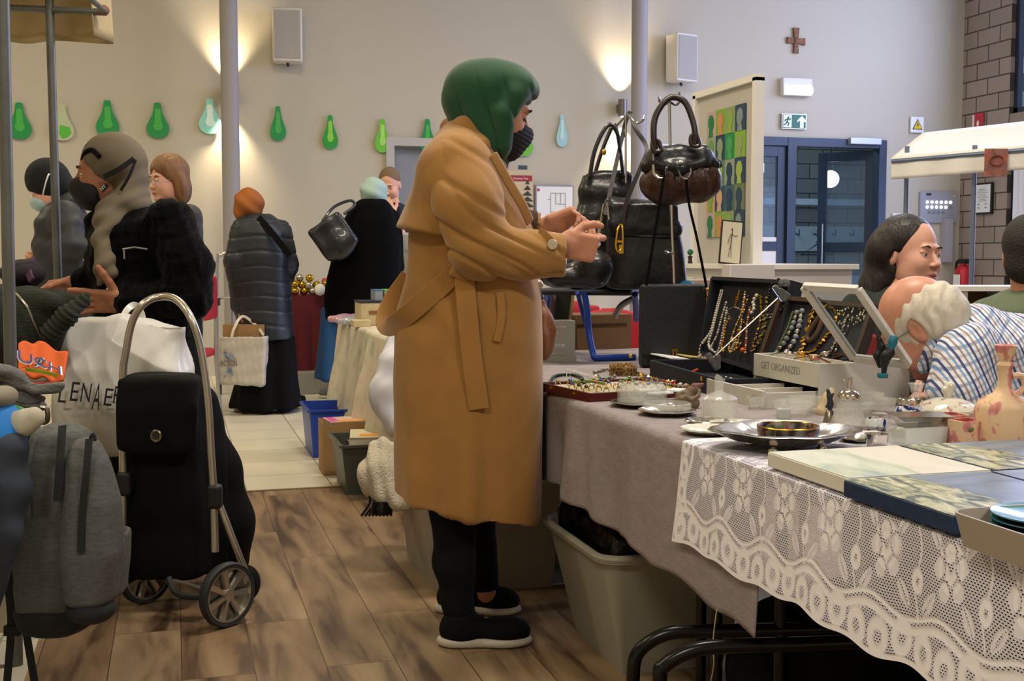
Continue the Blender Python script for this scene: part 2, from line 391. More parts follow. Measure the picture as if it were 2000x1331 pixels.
tone = ramp(nt, br.outputs['Color'], [(0.0, 'd6cbc4'), (1.0, 'ffffff')]); lk.new(cr.outputs[0], mx.inputs[6]); lk.new(tone.outputs[0], mx.inputs[7])
mx2 = ns.new('ShaderNodeMix'); mx2.data_type = 'RGBA'; lk.new(br.outputs['Fac'], mx2.inputs['Factor']); lk.new(mx.outputs[2], mx2.inputs[6]); mx2.inputs[7].default_value = (*srgb('4a3828'), 1)
lk.new(mx2.outputs[2], b.inputs['Base Color'])

YT = 5.68; XW = -0.40
struct('floor', MB().add([(XW, YF, 0), (XR, YF, 0), (XR, YT, 0), (XW, YT, 0)], [(0, 1, 2, 3)]), m_wood, base=(0, 0, 0), smooth=False)
fl = MB(); fl.add([(XL, YT, 0), (XR, YT, 0), (XR, YB+0.3, 0), (XL, YB+0.3, 0)], [(0, 1, 2, 3)]); fl.add([(XL, YF, 0), (XW, YF, 0), (XW, YT, 0), (XL, YT, 0)], [(0, 1, 2, 3)])
struct('floor_tiled', fl, m_tile, base=(0.315, YT, 0), smooth=False)
trim = MB(); trim.box((4.05, YT, 0.001), (4.45, 0.012, 0.003)); struct('trim_1', trim, mat('floor_strip', '8b7a60', 0.4, 0.5))
struct('ceiling', MB().box(((XL+XR)/2, (YB+YF)/2, ZC+0.1), ((XR-XL)/2, (YB-YF)/2+1, 0.1)), mat('ceiling_paint', 'b9b2a6', 0.9))
struct('wall_left', MB().box((XL-0.1, 3.7, ZC/2), (0.1, 8.0, ZC/2)), m_wall)
struct('wall_front', MB().box((1.25, YF-0.1, ZC/2), (7.6, 0.1, ZC/2)), m_wall)
# back wall with two openings
dA0, dA1 = WX(1462, 268, 1, YB), WX(1722, 275, 1, YB); DX0, DX1 = dA0[0]-0.35, dA1[0]+0.03; DZ = 2.40
gA = WX(765, 285, 1, YB); GX0, GX1, GZ = gA[0], gA[0]+1.0, gA[2]
bw = MB(); T = 0.12
def wpiece(x0, x1, z0, z1): bw.box(((x0+x1)/2, YB+T, (z0+z1)/2), ((x1-x0)/2, T, (z1-z0)/2))
wpiece(XL, GX0, 0, ZC); wpiece(GX0, GX1, GZ, ZC); wpiece(GX1, DX0, 0, ZC); wpiece(DX0, DX1, DZ, ZC); wpiece(DX1, XR+0.3, 0, ZC)
struct('wall_back', bw, m_wall)
# right wall with window openings
rw = MB(); WY1 = 10.62; WY0 = 4.6
def rpiece(y0, y1, z0, z1): rw.box((XR+0.15, (y0+y1)/2, (z0+z1)/2), (0.15, (y1-y0)/2, (z1-z0)/2))
rpiece(WY1, YB+0.3, 0, ZC); rpiece(YF, WY0, 0, ZC); rpiece(WY0, WY1, 0, 0.5); rpiece(WY0, WY1, 2.25, 2.63); rpiece(WY0, WY1, 4.3, ZC)
struct('wall_right', rw, m_block, base=(XR, 0, 0.03))
m_dark = mat('dark_frame', '2c3440', 0.4, 0.2); m_glass = mat('window_glass', 'eef6ff', 0.02, trans=1.0, ior=1.1)
m_blind = mat('vertical_blind', 'e4e8f2', 0.7)
for i, (z0, z1) in enumerate(((0.5, 2.25), (2.63, 4.3))):
    w = thing('window_%d' % (i+1), 'x', 'window', (XR, (WY0+WY1)/2, z0)); del w['label']; del w['category']; w['kind'] = 'structure'
    f = MB()
    for y in np.linspace(WY0, WY1, 5): f.box((XR+0.08, y-0.03*(y > 10)+0.03*(y < 5), (z0+z1)/2), (0.03, 0.03, (z1-z0)/2))
    f.box((XR+0.08, (WY0+WY1)/2, z0+0.03), (0.03, (WY1-WY0)/2, 0.03)); f.box((XR+0.08, (WY0+WY1)/2, z1-0.03), (0.03, (WY1-WY0)/2, 0.03)); f.build('window_frame', m_dark, w)
    g = MB(); g.box((XR+0.1, (WY0+WY1)/2, (z0+z1)/2), (0.004, (WY1-WY0)/2, (z1-z0)/2)); g.build('window_pane', m_glass, w)
bl = thing('vertical_blind', 'white vertical slat blind drawn across the lower window of the block wall', 'blind', (XR-0.05, 7.5, 0.6))
sl = MB()
for y in np.arange(WY0+0.05, WY1-0.18, 0.085): sl.box((XR-0.03, y, 1.4), (0.004, 0.041, 0.82), rotm(0, 0, 0.35))
sl.build('slats', m_blind, bl); MB().box((XR-0.04, 7.55, 2.24), (0.03, 2.9, 0.02)).build('head_rail', m_white, bl)
rb = thing('roller_blind', 'grey roller blind covering the upper right window', 'blind', (XR-0.04, 7.2, 2.6))
MB().box((XR-0.02, 7.4, 3.45), (0.004, 2.85, 0.86)).build('blind_fabric', mat('blind_grey', 'a8a3a8', 0.8), rb); MB().cyl((XR-0.05, 4.5, 4.34), (XR-0.05, 10.3, 4.34), 0.03).build('roller', m_white, rb)
# columns
m_col = mat('column_paint', '9a979a', 0.55)
for i, (px, w) in enumerate(((454, 34), (1246, 31))):
    p = WX(px, 505, 1, 10.95); r = w/2/FPX*depth(p)
    c = MB(); c.cyl((p[0], 10.95, 0), (p[0], 10.95, ZC), r, n=32); o = struct('trim_%d' % (i+2), c, m_col)
# grey door recess in the left part of the back wall
o = struct('trim_4', MB().box((GX0-0.02, YB-0.01, GZ/2), (0.04, 0.03, GZ/2)).box((GX1+0.02, YB-0.01, GZ/2), (0.04, 0.03, GZ/2)).box(((GX0+GX1)/2, YB-0.01, GZ+0.04), ((GX1-GX0)/2+0.06, 0.03, 0.04)), mat('trim_grey', 'b9b6b0', 0.5))
o = struct('door_1', MB().box(((GX0+GX1)/2, YB+0.1, GZ/2), ((GX1-GX0)/2, 0.02, GZ/2)), mat('grey_door', '8b8f96', 0.5))
# glazed double door and the corridor behind
fr = MB(); y0 = YB-0.02
def post(px, w=0.07, z=DZ, dy=0.04):
    x = WX(px, 400, 1, YB)[0]; fr.box((x, YB+0.04, z/2-0.003), (w/2, dy+0.036, z/2))
post(1543, 0.10); fr.box(((DX0+DX1)/2, YB+0.04, DZ-0.045), ((DX1-DX0)/2, 0.07, 0.045)); fr.box((DX1-0.03, YB+0.04, DZ/2-0.002), (0.045, 0.075, DZ/2)); fr.box((DX0+0.03, YB+0.04, DZ/2-0.002), (0.045, 0.075, DZ/2))
m_blue = mat('blue_grey_frame', '2c3a4c', 0.35, 0.1); struct('door_2', fr, m_blue)
def leaf(name, p0, p1, lab_n):
    p0 = np.array(p0); p1 = np.array(p1); d = unit(p1-p0); L = np.linalg.norm(p1-p0); th = math.atan2(d[1], d[0]); Rm = rotm(0, 0, th); n = np.array([-d[1], d[0], 0]); zt = DZ-0.1
    l = thing(name, 'x', 'door', p0); del l['label']; del l['category']; l['kind'] = 'structure'
    f = MB()
    for t in (0.045/L, 1-0.045/L): f.box(p0+(p1-p0)*t+(0, 0, zt/2), (0.045, 0.027, zt/2+0.001), Rm)
    for z in (0.12, 1.24, zt-0.05): f.box((p0+p1)/2+(0, 0, z), (L/2, 0.025, 0.1 if z < 1 else 0.05), Rm)
    f.build('door_frame', m_blue, l)
    MB().box((p0+p1)/2+(0, 0, zt/2), (L/2-0.05, 0.004, zt/2-0.05), Rm).build('glass_pane', mat('door_glass', 'b8cfe0', 0.03, trans=0.85, ior=1.3), l)
    h = MB(); q = p0+d*0.07-n*0.05; h.cyl(q+(0, 0, 0.75), q+(0, 0, 1.5), 0.012); h.box(q+n*0.025+(0, 0, 0.8), (0.01, 0.025, 0.01), Rm).box(q+n*0.025+(0, 0, 1.45), (0.01, 0.025, 0.01), Rm)
    h.build('door_handle', mat('steel', 'c4c6c8', 0.25, 1.0), l); return l
xm = WX(1543, 400, 1, YB)[0]
leaf('door_3', (xm-0.06, YB+0.03, 0), (DX0+0.06, YB+0.03, 0), 1)
hin = WX(1706, 400, 1, YB+0.1); op = WX(1599, 400, 1, YB+0.62)
leaf('door_4', (op[0], op[1], 0), (hin[0], hin[1], 0), 2)
tag(MB().box(WX(1689, 276, 1, YB-0.05), (0.19, 0.03, 0.035)).build('door_closer', mat('closer_metal', 'b9bcc6', 0.35, 0.4), bevel=0.004), 'pale grey closer box at the top of the open glass door', 'door closer')
# corridor
cor = MB(); cy = 14.6; cor.box((5.5, cy, 1.6), (4.5, 0.1, 1.6)); struct('wall_corridor', cor, m_block2, base=(0, cy, 0))
struct('ceiling_corridor', MB().box((5.5, 13.1, 3.15), (4.5, 1.6, 0.05)), m_white)
struct('floor_corridor', MB().box((5.5, 13.1, -0.05), (4.5, 1.6, 0.05)), m_tile)
struct('wall_corridor_side', MB().box((9.6, 13.1, 1.6), (0.1, 1.6, 1.6)).box((1.4, 13.1, 1.6), (0.1, 1.6, 1.6)), m_white)
lamp('corridor_lamp', 'AREA', (5.6, 12.9, 3.05), 75, (0.55, 0.72, 1.0), (0, 0, 0), shape='RECTANGLE', size=2.5, size_y=1.0)
cp = WX(1622, 350, 1, 12.75)
gl = thing('globe_lamp', 'glowing white globe lamp seen through the open glass door', 'lamp', cp)  # glowing ball behind the glass stands for a globe lamp reflected in it
MB().sph(cp, 0.105, 20, 14).build('lamp_shade', mat('lamp_glow', 'fffaf0', 0.5, emit=4.0), gl); MB().cyl(cp+(0, 0, 0.1), (cp[0], cp[1], 3.1), 0.012).build('stem', m_dark, gl)
x0 = WX(1552, 480, 1, 14.3)[0]
rk = thing('coat_rack', 'pale wall coat rack with a hat shelf behind the open glass door', 'coat rack', (x0+1, 14.35, 1.2))
MB().box((x0+0.8, 14.33, 1.87), (1.3, 0.14, 0.04)).build('hat_shelf', mat('shelf_blue', '9fb4c0', 0.4), rk); MB().box((x0+0.8, 14.47, 1.38), (1.3, 0.02, 0.17)).build('back_board', mat('board_blue', '8fa3a8', 0.5), rk)
for k in range(6): MB().tube([(x0+0.1+k*0.28, 14.45, 1.45), (x0+0.1+k*0.28, 14.36, 1.42), (x0+0.1+k*0.28, 14.36, 1.5)], 0.01, 6).build('hook', m_dark, rk)
MB().box((x0+0.6, 14.42, 0.45), (1.2, 0.06, 0.42)).build('lower_panel', mat('panel_pale', 'a7b8c8', 0.5), rk)
hg = MB(); c0 = np.array((x0+0.33, 14.28, 1.3)); hg.tube([c0+(0.02, 0, 0.0), c0+(0, 0, 0.04), c0+(-0.02, 0, 0.02)], 0.006, 6, smooth=4); hg.tube([c0+(0, 0, 0), c0+(-0.24, 0, -0.14), c0+(0.24, 0, -0.14)], 0.012, 8, closed=True); tag(hg.build('coat_hanger', m_dark), 'dark empty clothes hanger on the rack behind the glass door', 'hanger')
# paper on door glass, vent
p = WX(1500, 470, 1, YB+0.0)
tag(MB().box(WX(1491, 500, 1, YB+0.015), (0.19, 0.004, 0.20)).build('paper_notice', m_white), 'white paper notice taped to the fixed glass door', 'paper')
tag(MB().box(WX(1480, 328, 1, YB+0.012), (0.07, 0.012, 0.05)).build('small_sign', m_white), 'small white sign box on the fixed glass door', 'sign')

# ---------------------------------------------------------------- things on the walls
def onwall(px, py, dy=0.0): return WX(px, py, 1, YB-dy)
m_lampgrey = mat('lamp_metal', '77736c', 0.4, 0.6)
for i, px in enumerate((446, 1216)):
    p = onwall(px, 188 if i == 0 else 211, 0.09)
    w = thing('wall_lamp', ['grey cylindrical up-and-down wall lamp half behind the left column', 'grey cylindrical up-and-down wall lamp beside the second column'][i], 'wall lamp', p-(0, 0, 0.09))
    MB().cyl(p-(0, 0, 0.085), p+(0, 0, 0.085), 0.045, n=20).build('lamp_housing', m_lampgrey, w); MB().box(p+(0, 0.05, 0), (0.03, 0.05, 0.04)).build('bracket', m_lampgrey, w)
    MB().sph(p-(0, 0, 0.088), (0.02, 0.02, 0.008)).build('bulb', mat('bulb_glow', 'fff0d0', 0.5, emit=20), w)
    for s in (1, -1):
        lamp('wall_lamp_beam', 'SPOT', p+(0, 0, s*0.10), 105 if s > 0 else 110, (1, 0.80, 0.55), (PI if s > 0 else 0, 0, 0), spot_size=math.radians(88), spot_blend=1.0, shadow_soft_size=0.03)
m_spk = mat('speaker_white', 'd8d4cc', 0.5)
for i, (x0, y0, x1, y1) in enumerate(((531, 20, 592, 121), (1303, 69, 1360, 160))):
    c = onwall((x0+x1)/2, (y0+y1)/2, 0.13); k = depth(c)/FPX; hx = (x1-x0)/2*k*0.92; hz = (y1-y0)/2*k
    s = thing('wall_speaker', ['white wall loudspeaker high beside the left column', 'white wall loudspeaker right of the second column'][i], 'loudspeaker', c-(0, 0, hz)); Rm = rotm(0, 0, -0.12 if i == 0 else 0.3)
    MB().box(c, (hx, 0.09, hz), Rm).build('cabinet', m_spk, s, bevel=0.012)
    MB().box(c+Rm@np.array((0, -0.093, 0)), (hx*0.86, 0.004, hz*0.9), Rm).build('grille', mat('speaker_grille', 'bdb9b2', 0.6, bump=0.6, bscale=900), s)
    MB().cyl(c+(0, 0.13, -hz*0.4), c+(0, 0, -hz-0.03), 0.012).box(c+(0, 0.12, -hz*0.6), (0.03, 0.02, 0.06)).build('bracket', m_dark, s)
# paper light bulbs strung along the wall
bul = [(38, 237, 'dk'), (121, 240, 'mix'), (210, 232, 'dk'), (308, 236, 'dk'), (410, 228, 'pale'), (543, 242, 'dk'), (645, 259, 'dk2'), (747, 266, 'lime'), (835, 266, 'dk'), (1022, 274, 'lime'), (1098, 256, 'pale2')]
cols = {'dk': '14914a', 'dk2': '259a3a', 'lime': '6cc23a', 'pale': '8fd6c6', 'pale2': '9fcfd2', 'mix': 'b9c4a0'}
lb = ['far left green paper light bulb hanging left of the stall post', 'pale and lime paper light bulb partly behind the stall post', 'dark green paper light bulb above the taupe headscarf woman', 'dark green paper light bulb over the woman with glasses', 'pale mint paper light bulb lit beside the left column', 'narrow dark green paper light bulb just right of the left column', 'green paper light bulb between the column and the grey doorway', 'lime green paper light bulb left of the grey doorway top', 'dark green paper light bulb touching the grey doorway top', 'lime paper light bulb peeking out behind the masked face', 'pale blue paper light bulb near the second column']
def bulbprof(s=1.0):
    pr = [(0.015, 0.165), (0.035, 0.16), (0.04, 0.12), (0.045, 0.09), (0.06, 0.05), (0.09, 0.0), (0.115, -0.045), (0.120, -0.085), (0.10, -0.125), (0.055, -0.152), (0.0, -0.158)]
    return [(-x*s, z*s) for x, z in pr]+[(x*s, z*s) for x, z in pr[:-1][::-1]]
for (px, py, c), l in zip(bul, lb):
    p = onwall(px, py, 0.035); nar = 0.62 if px in (543, 747, 835, 645) else (0.5 if px == 1098 else 0.85)
    t = thing('paper_light_bulb', l, 'paper decoration', p, 'paper light bulbs on the wall')
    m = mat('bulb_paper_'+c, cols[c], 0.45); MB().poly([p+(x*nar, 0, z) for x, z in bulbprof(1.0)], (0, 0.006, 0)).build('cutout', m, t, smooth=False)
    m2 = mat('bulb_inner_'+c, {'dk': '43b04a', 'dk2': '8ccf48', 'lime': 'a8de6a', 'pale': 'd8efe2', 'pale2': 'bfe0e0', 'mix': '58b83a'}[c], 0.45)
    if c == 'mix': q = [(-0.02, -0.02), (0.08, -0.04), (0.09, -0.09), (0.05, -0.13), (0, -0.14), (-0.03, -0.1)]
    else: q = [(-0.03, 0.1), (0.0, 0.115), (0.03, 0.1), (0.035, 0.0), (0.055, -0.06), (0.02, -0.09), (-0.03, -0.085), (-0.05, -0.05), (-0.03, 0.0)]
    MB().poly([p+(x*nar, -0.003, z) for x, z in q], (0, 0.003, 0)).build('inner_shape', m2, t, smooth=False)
# cross
c = onwall(1556, 79, 0.03); k = depth(c)/FPX; t = thing('wall_cross', 'rough brown wooden cross high on the wall above the exit', 'cross', c-(0, 0, 24*k))
m_crosswood = mat('cross_wood', '7a5230', 0.6, bump=0.5, bscale=40, var=0.35, vscale=20)
P = [(-5, -24), (5, -24), (4, -6), (19, -8), (19, 5), (4, 4), (6, 24), (-6, 24), (-4, 4), (-19, 6), (-19, -6), (-4, -5)]
MB().poly([c+(x*k, 0, z*k) for x, z in P], (0, 0.03, 0)).build('cross_body', m_crosswood, t, smooth=False)
MB().sph(c+(0, -0.004, 0), (0.03, 0.01, 0.03)).build('centre_boss', m_crosswood, t)
# emergency light
c = onwall(1557, 170, 0.06); k = depth(c)/FPX; t = thing('emergency_light', 'white box emergency light above the exit sign', 'emergency light', c-(0, 0, 17*k))
MB().box(c+(0, 0.02, 0), (32*k, 0.035, 17*k)).build('housing', mat('plastic_white', 'd9d6d6', 0.4), t, bevel=0.01)
MB().lathe([(0.055, -0.16), (0.055, 0.16)], c+(0, -0.005, -0.035), 20, rot=rotm(0, PI/2, 0)).build('light_tube', mat('tube_glow', 'f2f0ff', 0.3, emit=0.9), t)
# exit sign
def signbox(name, label, cat, x0, y0, x1, y1, m, bord=None):
    c = onwall((x0+x1)/2, (y0+y1)/2, 0.02); k = depth(c)/FPX; t = thing(name, label, cat, c-(0, 0, (y1-y0)/2*k))
    hx, hz = (x1-x0)/2*k*0.98, (y1-y0)/2*k
    if bord: MB().box(c, (hx, 0.012, hz), None).build('border', bord, t); MB().box(c-(0, 0.013, 0), (hx*0.94, 0.002, hz*0.9)).build('face', m, t)
    else: MB().box(c, (hx, 0.012, hz)).build('face', m, t)
    return t, c-(0, 0.016, 0), k
m_sg = mat('sign_green', '1e6b52', 0.4); m_sw = mat('sign_white', 'eef0ee', 0.4); m_alu = mat('aluminium', 'b8b8ba', 0.35, 0.8)
t, c, k = signbox('exit_sign', 'green running man exit sign with white arrow above the door', 'exit sign', 1523, 223, 1577, 252, m_sg, m_alu)
def flat(name, pts, m, t, c, k, th=0.002): return MB().poly([c+(x*k, 0, z*k) for x, z in pts], (0, -th, 0)).build(name, m, t, smooth=False)
flat('arrow', [(-2+16, -12), (2+16+2, -12), (20, -1), (24, -1), (26, -2), (26, 2), (16, 11), (6, 2), (6, -2), (12, 2), (12, -12)], m_sw, t, c, k)
flat('doorway_panel', [(-24, -12), (-6, -12), (-6, 12), (-24, 12)], m_sw, t, c, k)
c2 = c-(0, 0.003, 0); rm = MB()
rm.sph(c2+(-13*k, 0, 7*k), (2.2*k, 0.002, 2.2*k)); rm.tube([c2+(-14*k, 0, 5*k), c2+(-16*k, 0, -1*k)], 2.3*k, 6, flat=(1, 0.3)); 
for q in ([(-16, -1), (-12, -4), (-14, -9)], [(-16, -1), (-19, -6), (-23, -7)], [(-15, 4), (-10, 3), (-8, 5)], [(-15, 4), (-19, 3), (-21, 0)]): rm.tube([c2+(x*k, 0, z*k) for x, z in q], 1.1*k, 6)
rm.build('running_figure', m_sg, t)
t, c, k = signbox('high_voltage_sign', 'white plate with yellow electric hazard triangle on the wall', 'warning sign', 1776, 229, 1805, 259, m_sw)
flat('triangle_outline', [(-11, -9), (11, -9), (0, 11)], mat('sign_black', '1a1a1a', 0.5), t, c, k); flat('triangle', [(-9, -8), (9, -8), (0, 8.5)], mat('sign_yellow', 'e8c81e', 0.5), t, c-(0, 0.002, 0), k)
flat('lightning_bolt', [(0.5, 5), (-2.5, -1), (0, -0.6), (-1, -6), (2.4, 0.4), (0.3, 0.2)], MATS['sign_black'], t, c-(0, 0.005, 0), k)
t, c, k = signbox('toilet_sign', 'white sign reading TOILETTEN on the wall behind the bags', 'sign', 1286, 282, 1342, 300, m_sw)
text('lettering', 'TOILETTEN', MATS['sign_black'], t, c+(-25*k, -0.002, -5*k), (1, 0, 0), (0, 0, 1), 11*k, width=50*k)
t, c, k = signbox('control_cabinet', 'grey control box with two rows of lit round buttons', 'control panel', 1790, 376, 1875, 435, mat('cabinet_grey', 'a3a7b4', 0.4))
for r in range(3):
    for q in range(6 if r < 2 else 4):
        lit = r < 2 and not (r == 1 and q == 5)
        MB().cyl(c+((-27+q*10.5+(5 if r == 2 else 0))*k, 0.001, (10-r*9.5)*k), c+((-27+q*10.5+(5 if r == 2 else 0))*k, -0.006, (10-r*9.5)*k), 3.0*k, n=12).build('button', mat('button_lit', 'f4f6ff', 0.4, emit=1.6) if lit else mat('button_off', '8a8e98', 0.4), t)
MB().box(c+(-24*k, 0, 25*k), (5*k, 0.003, 2*k)).build('label_plate', m_dark, t); flat('warning_sticker', [(30, 20), (36, 20), (33, 26)], MATS['sign_yellow'], t, c, k)
t, c, k = signbox('room_thermostat', 'small white thermostat with grey display beside the glass door', 'thermostat', 1741, 417, 1768, 440, m_sw); MB().box(c+(0, 0, 3*k), (6*k, 0.002, 4*k)).build('display', mat('lcd', '6d7480', 0.2), t)
tag(MB().box(onwall(1755, 452, 0.02), (0.07, 0.015, 0.06)).build('wall_switch', m_sw, bevel=0.004), 'white switch plate just below the thermostat', 'switch')
tag(MB().box(onwall(1848, 470, 0.05), (0.05, 0.05, 0.24)).build('cable_trunk', mat('trunk', 'a7a4ab', 0.5)), 'grey cable trunking under the control box', 'cable trunking')
# evacuation plan and poster on wall
t, c, k = signbox('floor_plan', 'framed evacuation floor plan with thin grey lines', 'floor plan', 1043, 362, 1122, 430, m_sw, m_alu)
pl = MB()
for (a, b_) in (((-8, -25), (-8, 18)), ((-8, 18), (22, 18)), ((22, 18), (22, -25)), ((2, 18), (2, -3)), ((12, 18), (12, -3)), ((2, -3), (22, -3)), ((-8, -18), (14, -18)), ((-14, 6), (-8, 6))): pl.tube([c+(a[0]*k, -0.002, a[1]*k), c+(b_[0]*k, -0.002, b_[1]*k)], 0.5*k, 4)
pl.build('plan_lines', mat('plan_grey', '9a9aa6', 0.6), t); MB().box(c+(-33*k, -0.002, 24*k), (2.5*k, 0.001, 2.5*k)).build('red_mark', mat('sign_red', 'c23a44', 0.5), t)
p = onwall(1015, 390, 0.15); k = depth(p)/FPX
t = thing('tree_box', 'tall cream carton with red band and a fir tree picture', 'carton', p-(0, 0, 1.2)); MB().box(p+(0, 0.1, -0.1), (27*k, 0.1, 75*k)).build('carton', mat('carton_cream', 'c9b798', 0.6), t)
c = p-(0, 0.003, 0)+(0.0, 0, 0); MB().box(c+(3*k, 0, 41*k), (22*k, 0.003, 5.5*k)).build('red_band', mat('band_red', '9c2a34', 0.5), t); MB().box(c+(6*k, 0, 62*k), (9*k, 0.003, 4*k)).build('brand_patch', mat('patch_dark', '3a4a50', 0.5), t)
text('lettering', 'Christmas Tree', m_sw, t, c+(-14*k, -0.004, 39*k), (1, 0, 0), (0, 0, 1), 3.6*k, width=30*k)
tr = MB()
for i in range(7): z = 30-i*11; tr.lathe([(0.0, 9*k), ((4+i*2.6)*k, 0)], c+(16*k, 0.0, z*k), 9, sy=0.12, flute=lambda a, z: 0.25*math.sin(a*4))
tr.build('tree_picture', mat('tree_dark', '3c3f35', 0.8), t)
# framed notice and fire things on block wall
def onr(px, py, dx=0.0): return WX(px, py, 0, XR-dx)
c = onr(1921, 388, 0.02); t = thing('framed_notice', 'black framed sheet of text hung on the concrete block wall', 'framed notice', c-(0, 0, 0.17)); MB().box(c, (0.012, 0.15, 0.17)).build('frame', MATS['sign_black'], t); MB().box(c-(0.013, 0, 0), (0.002, 0.125, 0.15)).build('sheet', m_sw, t)
tx = MB()
for i in range(8): tx.box(c-(0.016, 0, -0.1+i*0.018), (0.0005, 0.05+0.02*(i % 3), 0.003))
for i in range(2):
    for j in (-1, 1): tx.box(c-(0.016, 0.06*j, 0.06+i*0.04), (0.0005, 0.02, 0.006))
tx.build('text_lines', mat('plan_grey', '9a9aa6'), t)
c = onr(1911, 236, 0.02); t = thing('fire_sign', 'red and white fire extinguisher sign on the block wall', 'sign', c-(0, 0, 0.09)); MB().box(c, (0.006, 0.085, 0.08)).build('plate', MATS['sign_red'], t); MB().box(c-(0.008, -0.075, 0.02), (0.002, 0.014, 0.09)).sph(c-(0.008, 0, 0.03), (0.003, 0.02, 0.035)).build('pictogram', m_sw, t)
c = onr(1881, 540, 0.12); t = thing('fire_extinguisher', 'red fire extinguisher hung on the block wall', 'fire extinguisher', c-(0, 0, 0.25)); m_red = mat('gloss_red', 'c0202c', 0.3)
MB().lathe([(0.0, -0.28), (0.085, -0.27), (0.085, 0.06), (0.07, 0.1), (0.03, 0.125), (0.03, 0.14)], c, 20).build('cylinder', m_red, t)
MB().box(c+(0, 0, 0.16), (0.03, 0.06, 0.02)).tube([c+(0, 0.05, 0.17), c+(0, 0.12, 0.14), c+(0, 0.11, -0.1)], 0.014, 8, smooth=5).build('valve_and_hose', MATS['sign_black'], t); MB().box(c-(0.083, 0, 0.06), (0.006, 0.05, 0.08)).build('label', m_sw, t)
# ================================================================ PEOPLE
m_skin = mat('skin', 'c58a6a', 0.55, var=0.06, vscale=30, sss=0.08); m_skin2 = mat('skin_tan', 'a97050', 0.55, var=0.08, vscale=25, sss=0.08)
m_skin3 = mat('skin_ruddy', 'cb9076', 0.42, var=0.10, vscale=18, sss=0.08); m_skin4 = mat('skin_fair', 'dba58c', 0.5, var=0.05, vscale=18, sss=0.08)
m_lip = mat('lip', 'a85f55', 0.5); m_eyew = mat('eye_white', 'd8d2c8', 0.3); m_eyed = mat('eye_dark', '2a1c14', 0.2)
m_black = mat('black_cloth', '0c0c0e', 0.9, spec=0.15, bump=0.25, bscale=120); m_brow = mat('brow_dark', '2c1d16', 0.8)
class Fig:
    def __init__(s, d): s.d = d; s.k = d/FPX
    def P(s, px, py, dd=0.0): return W(px, py, s.d+dd)
def head_axes(f, up=(0, 0, 1)):
    f = unit(f); l = unit(np.cross(np.asarray(up, float), f)); return f, l, np.cross(f, l)
def head(S, c, f, up=(0, 0, 1), s=1.0, neck=0.15, nd=(0, 0, -1), ears=True):
    f, l, u = head_axes(f, up); Rm = np.stack([f, l, u], 1); q = lambda a, b, d: c+s*(a*f+b*l+d*u)
    S.ell(q(-0.012, 0, 0.028), np.array((0.098, 0.077, 0.100))*s, Rm, 0.02)
    S.ell(q(0.030, 0, -0.040), np.array((0.066, 0.060, 0.078))*s, Rm, 0.03*s)
    S.ell(q(0.070, 0, -0.098), np.array((0.022, 0.027, 0.017))*s, Rm, 0.03*s)
    for e in (-1, 1):
        S.ell(q(0.062, 0.034*e, -0.032), np.array((0.028, 0.024, 0.028))*s, Rm, 0.03*s)
        S.ell(q(0.030, 0.046*e, -0.070), np.array((0.034, 0.014, 0.024))*s, Rm, 0.03*s)
        S.ell(q(0.104, 0.031*e, 0.004), np.array((0.016, 0.020, 0.012))*s, Rm, 0.014*s, '-')
    S.cap(q(0.084, -0.030, 0.024), q(0.084, 0.030, 0.024), 0.009*s, k=0.012*s)
    S.cap(q(0.088, 0, 0.008), q(0.112, 0, -0.028), 0.006*s, 0.0105*s, 0.010*s)
    for e in (-1, 1): S.ell(q(0.103, 0.011*e, -0.033), np.array((0.010, 0.008, 0.007))*s, Rm, 0.006*s)
    S.ell(q(0.088, 0, -0.060), np.array((0.014, 0.024, 0.007))*s, Rm, 0.008*s); S.ell(q(0.086, 0, -0.071), np.array((0.014, 0.020, 0.007))*s, Rm, 0.006*s)
    if ears:
        for e in (-1, 1):
            S.ell(q(-0.008, 0.077*e, -0.008), np.array((0.019, 0.009, 0.032))*s, Rm, 0.006*s); S.ell(q(-0.004, 0.088*e, -0.006), np.array((0.009, 0.006, 0.018))*s, Rm, 0.004*s, '-')
    if neck: S.cap(q(-0.025, 0, -0.05), q(-0.025, 0, -0.05)+np.asarray(nd, float)*neck*s, 0.053*s, 0.058*s, 0.03)
    return q
def eyes(q, s, root, f, shut=False):
    sk = root.children[0].data.materials[0]
    for e in (-1, 1):
        y = MB().sph(q(0.0795, 0.031*e, 0.003), 0.0125*s, 12, 8).build('eye', m_eyew, root)
        MB().sph(q(0.0880, 0.031*e, 0.002), 0.0054*s, 8, 6).build('pupil', m_eyed, y)
        MB().sph(q(0.0785, 0.031*e, 0.0085), np.array((0.0138, 0.0152, 0.0112))*s, 12, 8, np.stack([q(1, 0, 0)-q(0, 0, 0), q(0, 1, 0)-q(0, 0, 0), q(0, 0, 1)-q(0, 0, 0)], 1)/s).build('eyelid', sk, y)
        MB().tube([q(0.0925, 0.014*e, 0.024), q(0.0965, 0.032*e, 0.029), q(0.084, 0.048*e, 0.023)], [0.002*s, 0.003*s, 0.001*s], 6, smooth=4).build('eyebrow', m_brow, root)
    mb = MB(); mb.tube([q(0.094, -0.019, -0.066), q(0.101, -0.008, -0.063), q(0.102, 0, -0.065), q(0.101, 0.008, -0.063), q(0.094, 0.019, -0.066)], [0.002*s, 0.005*s, 0.005*s, 0.005*s, 0.002*s], 8, smooth=3)
    mb.build('lips', m_lip, root)
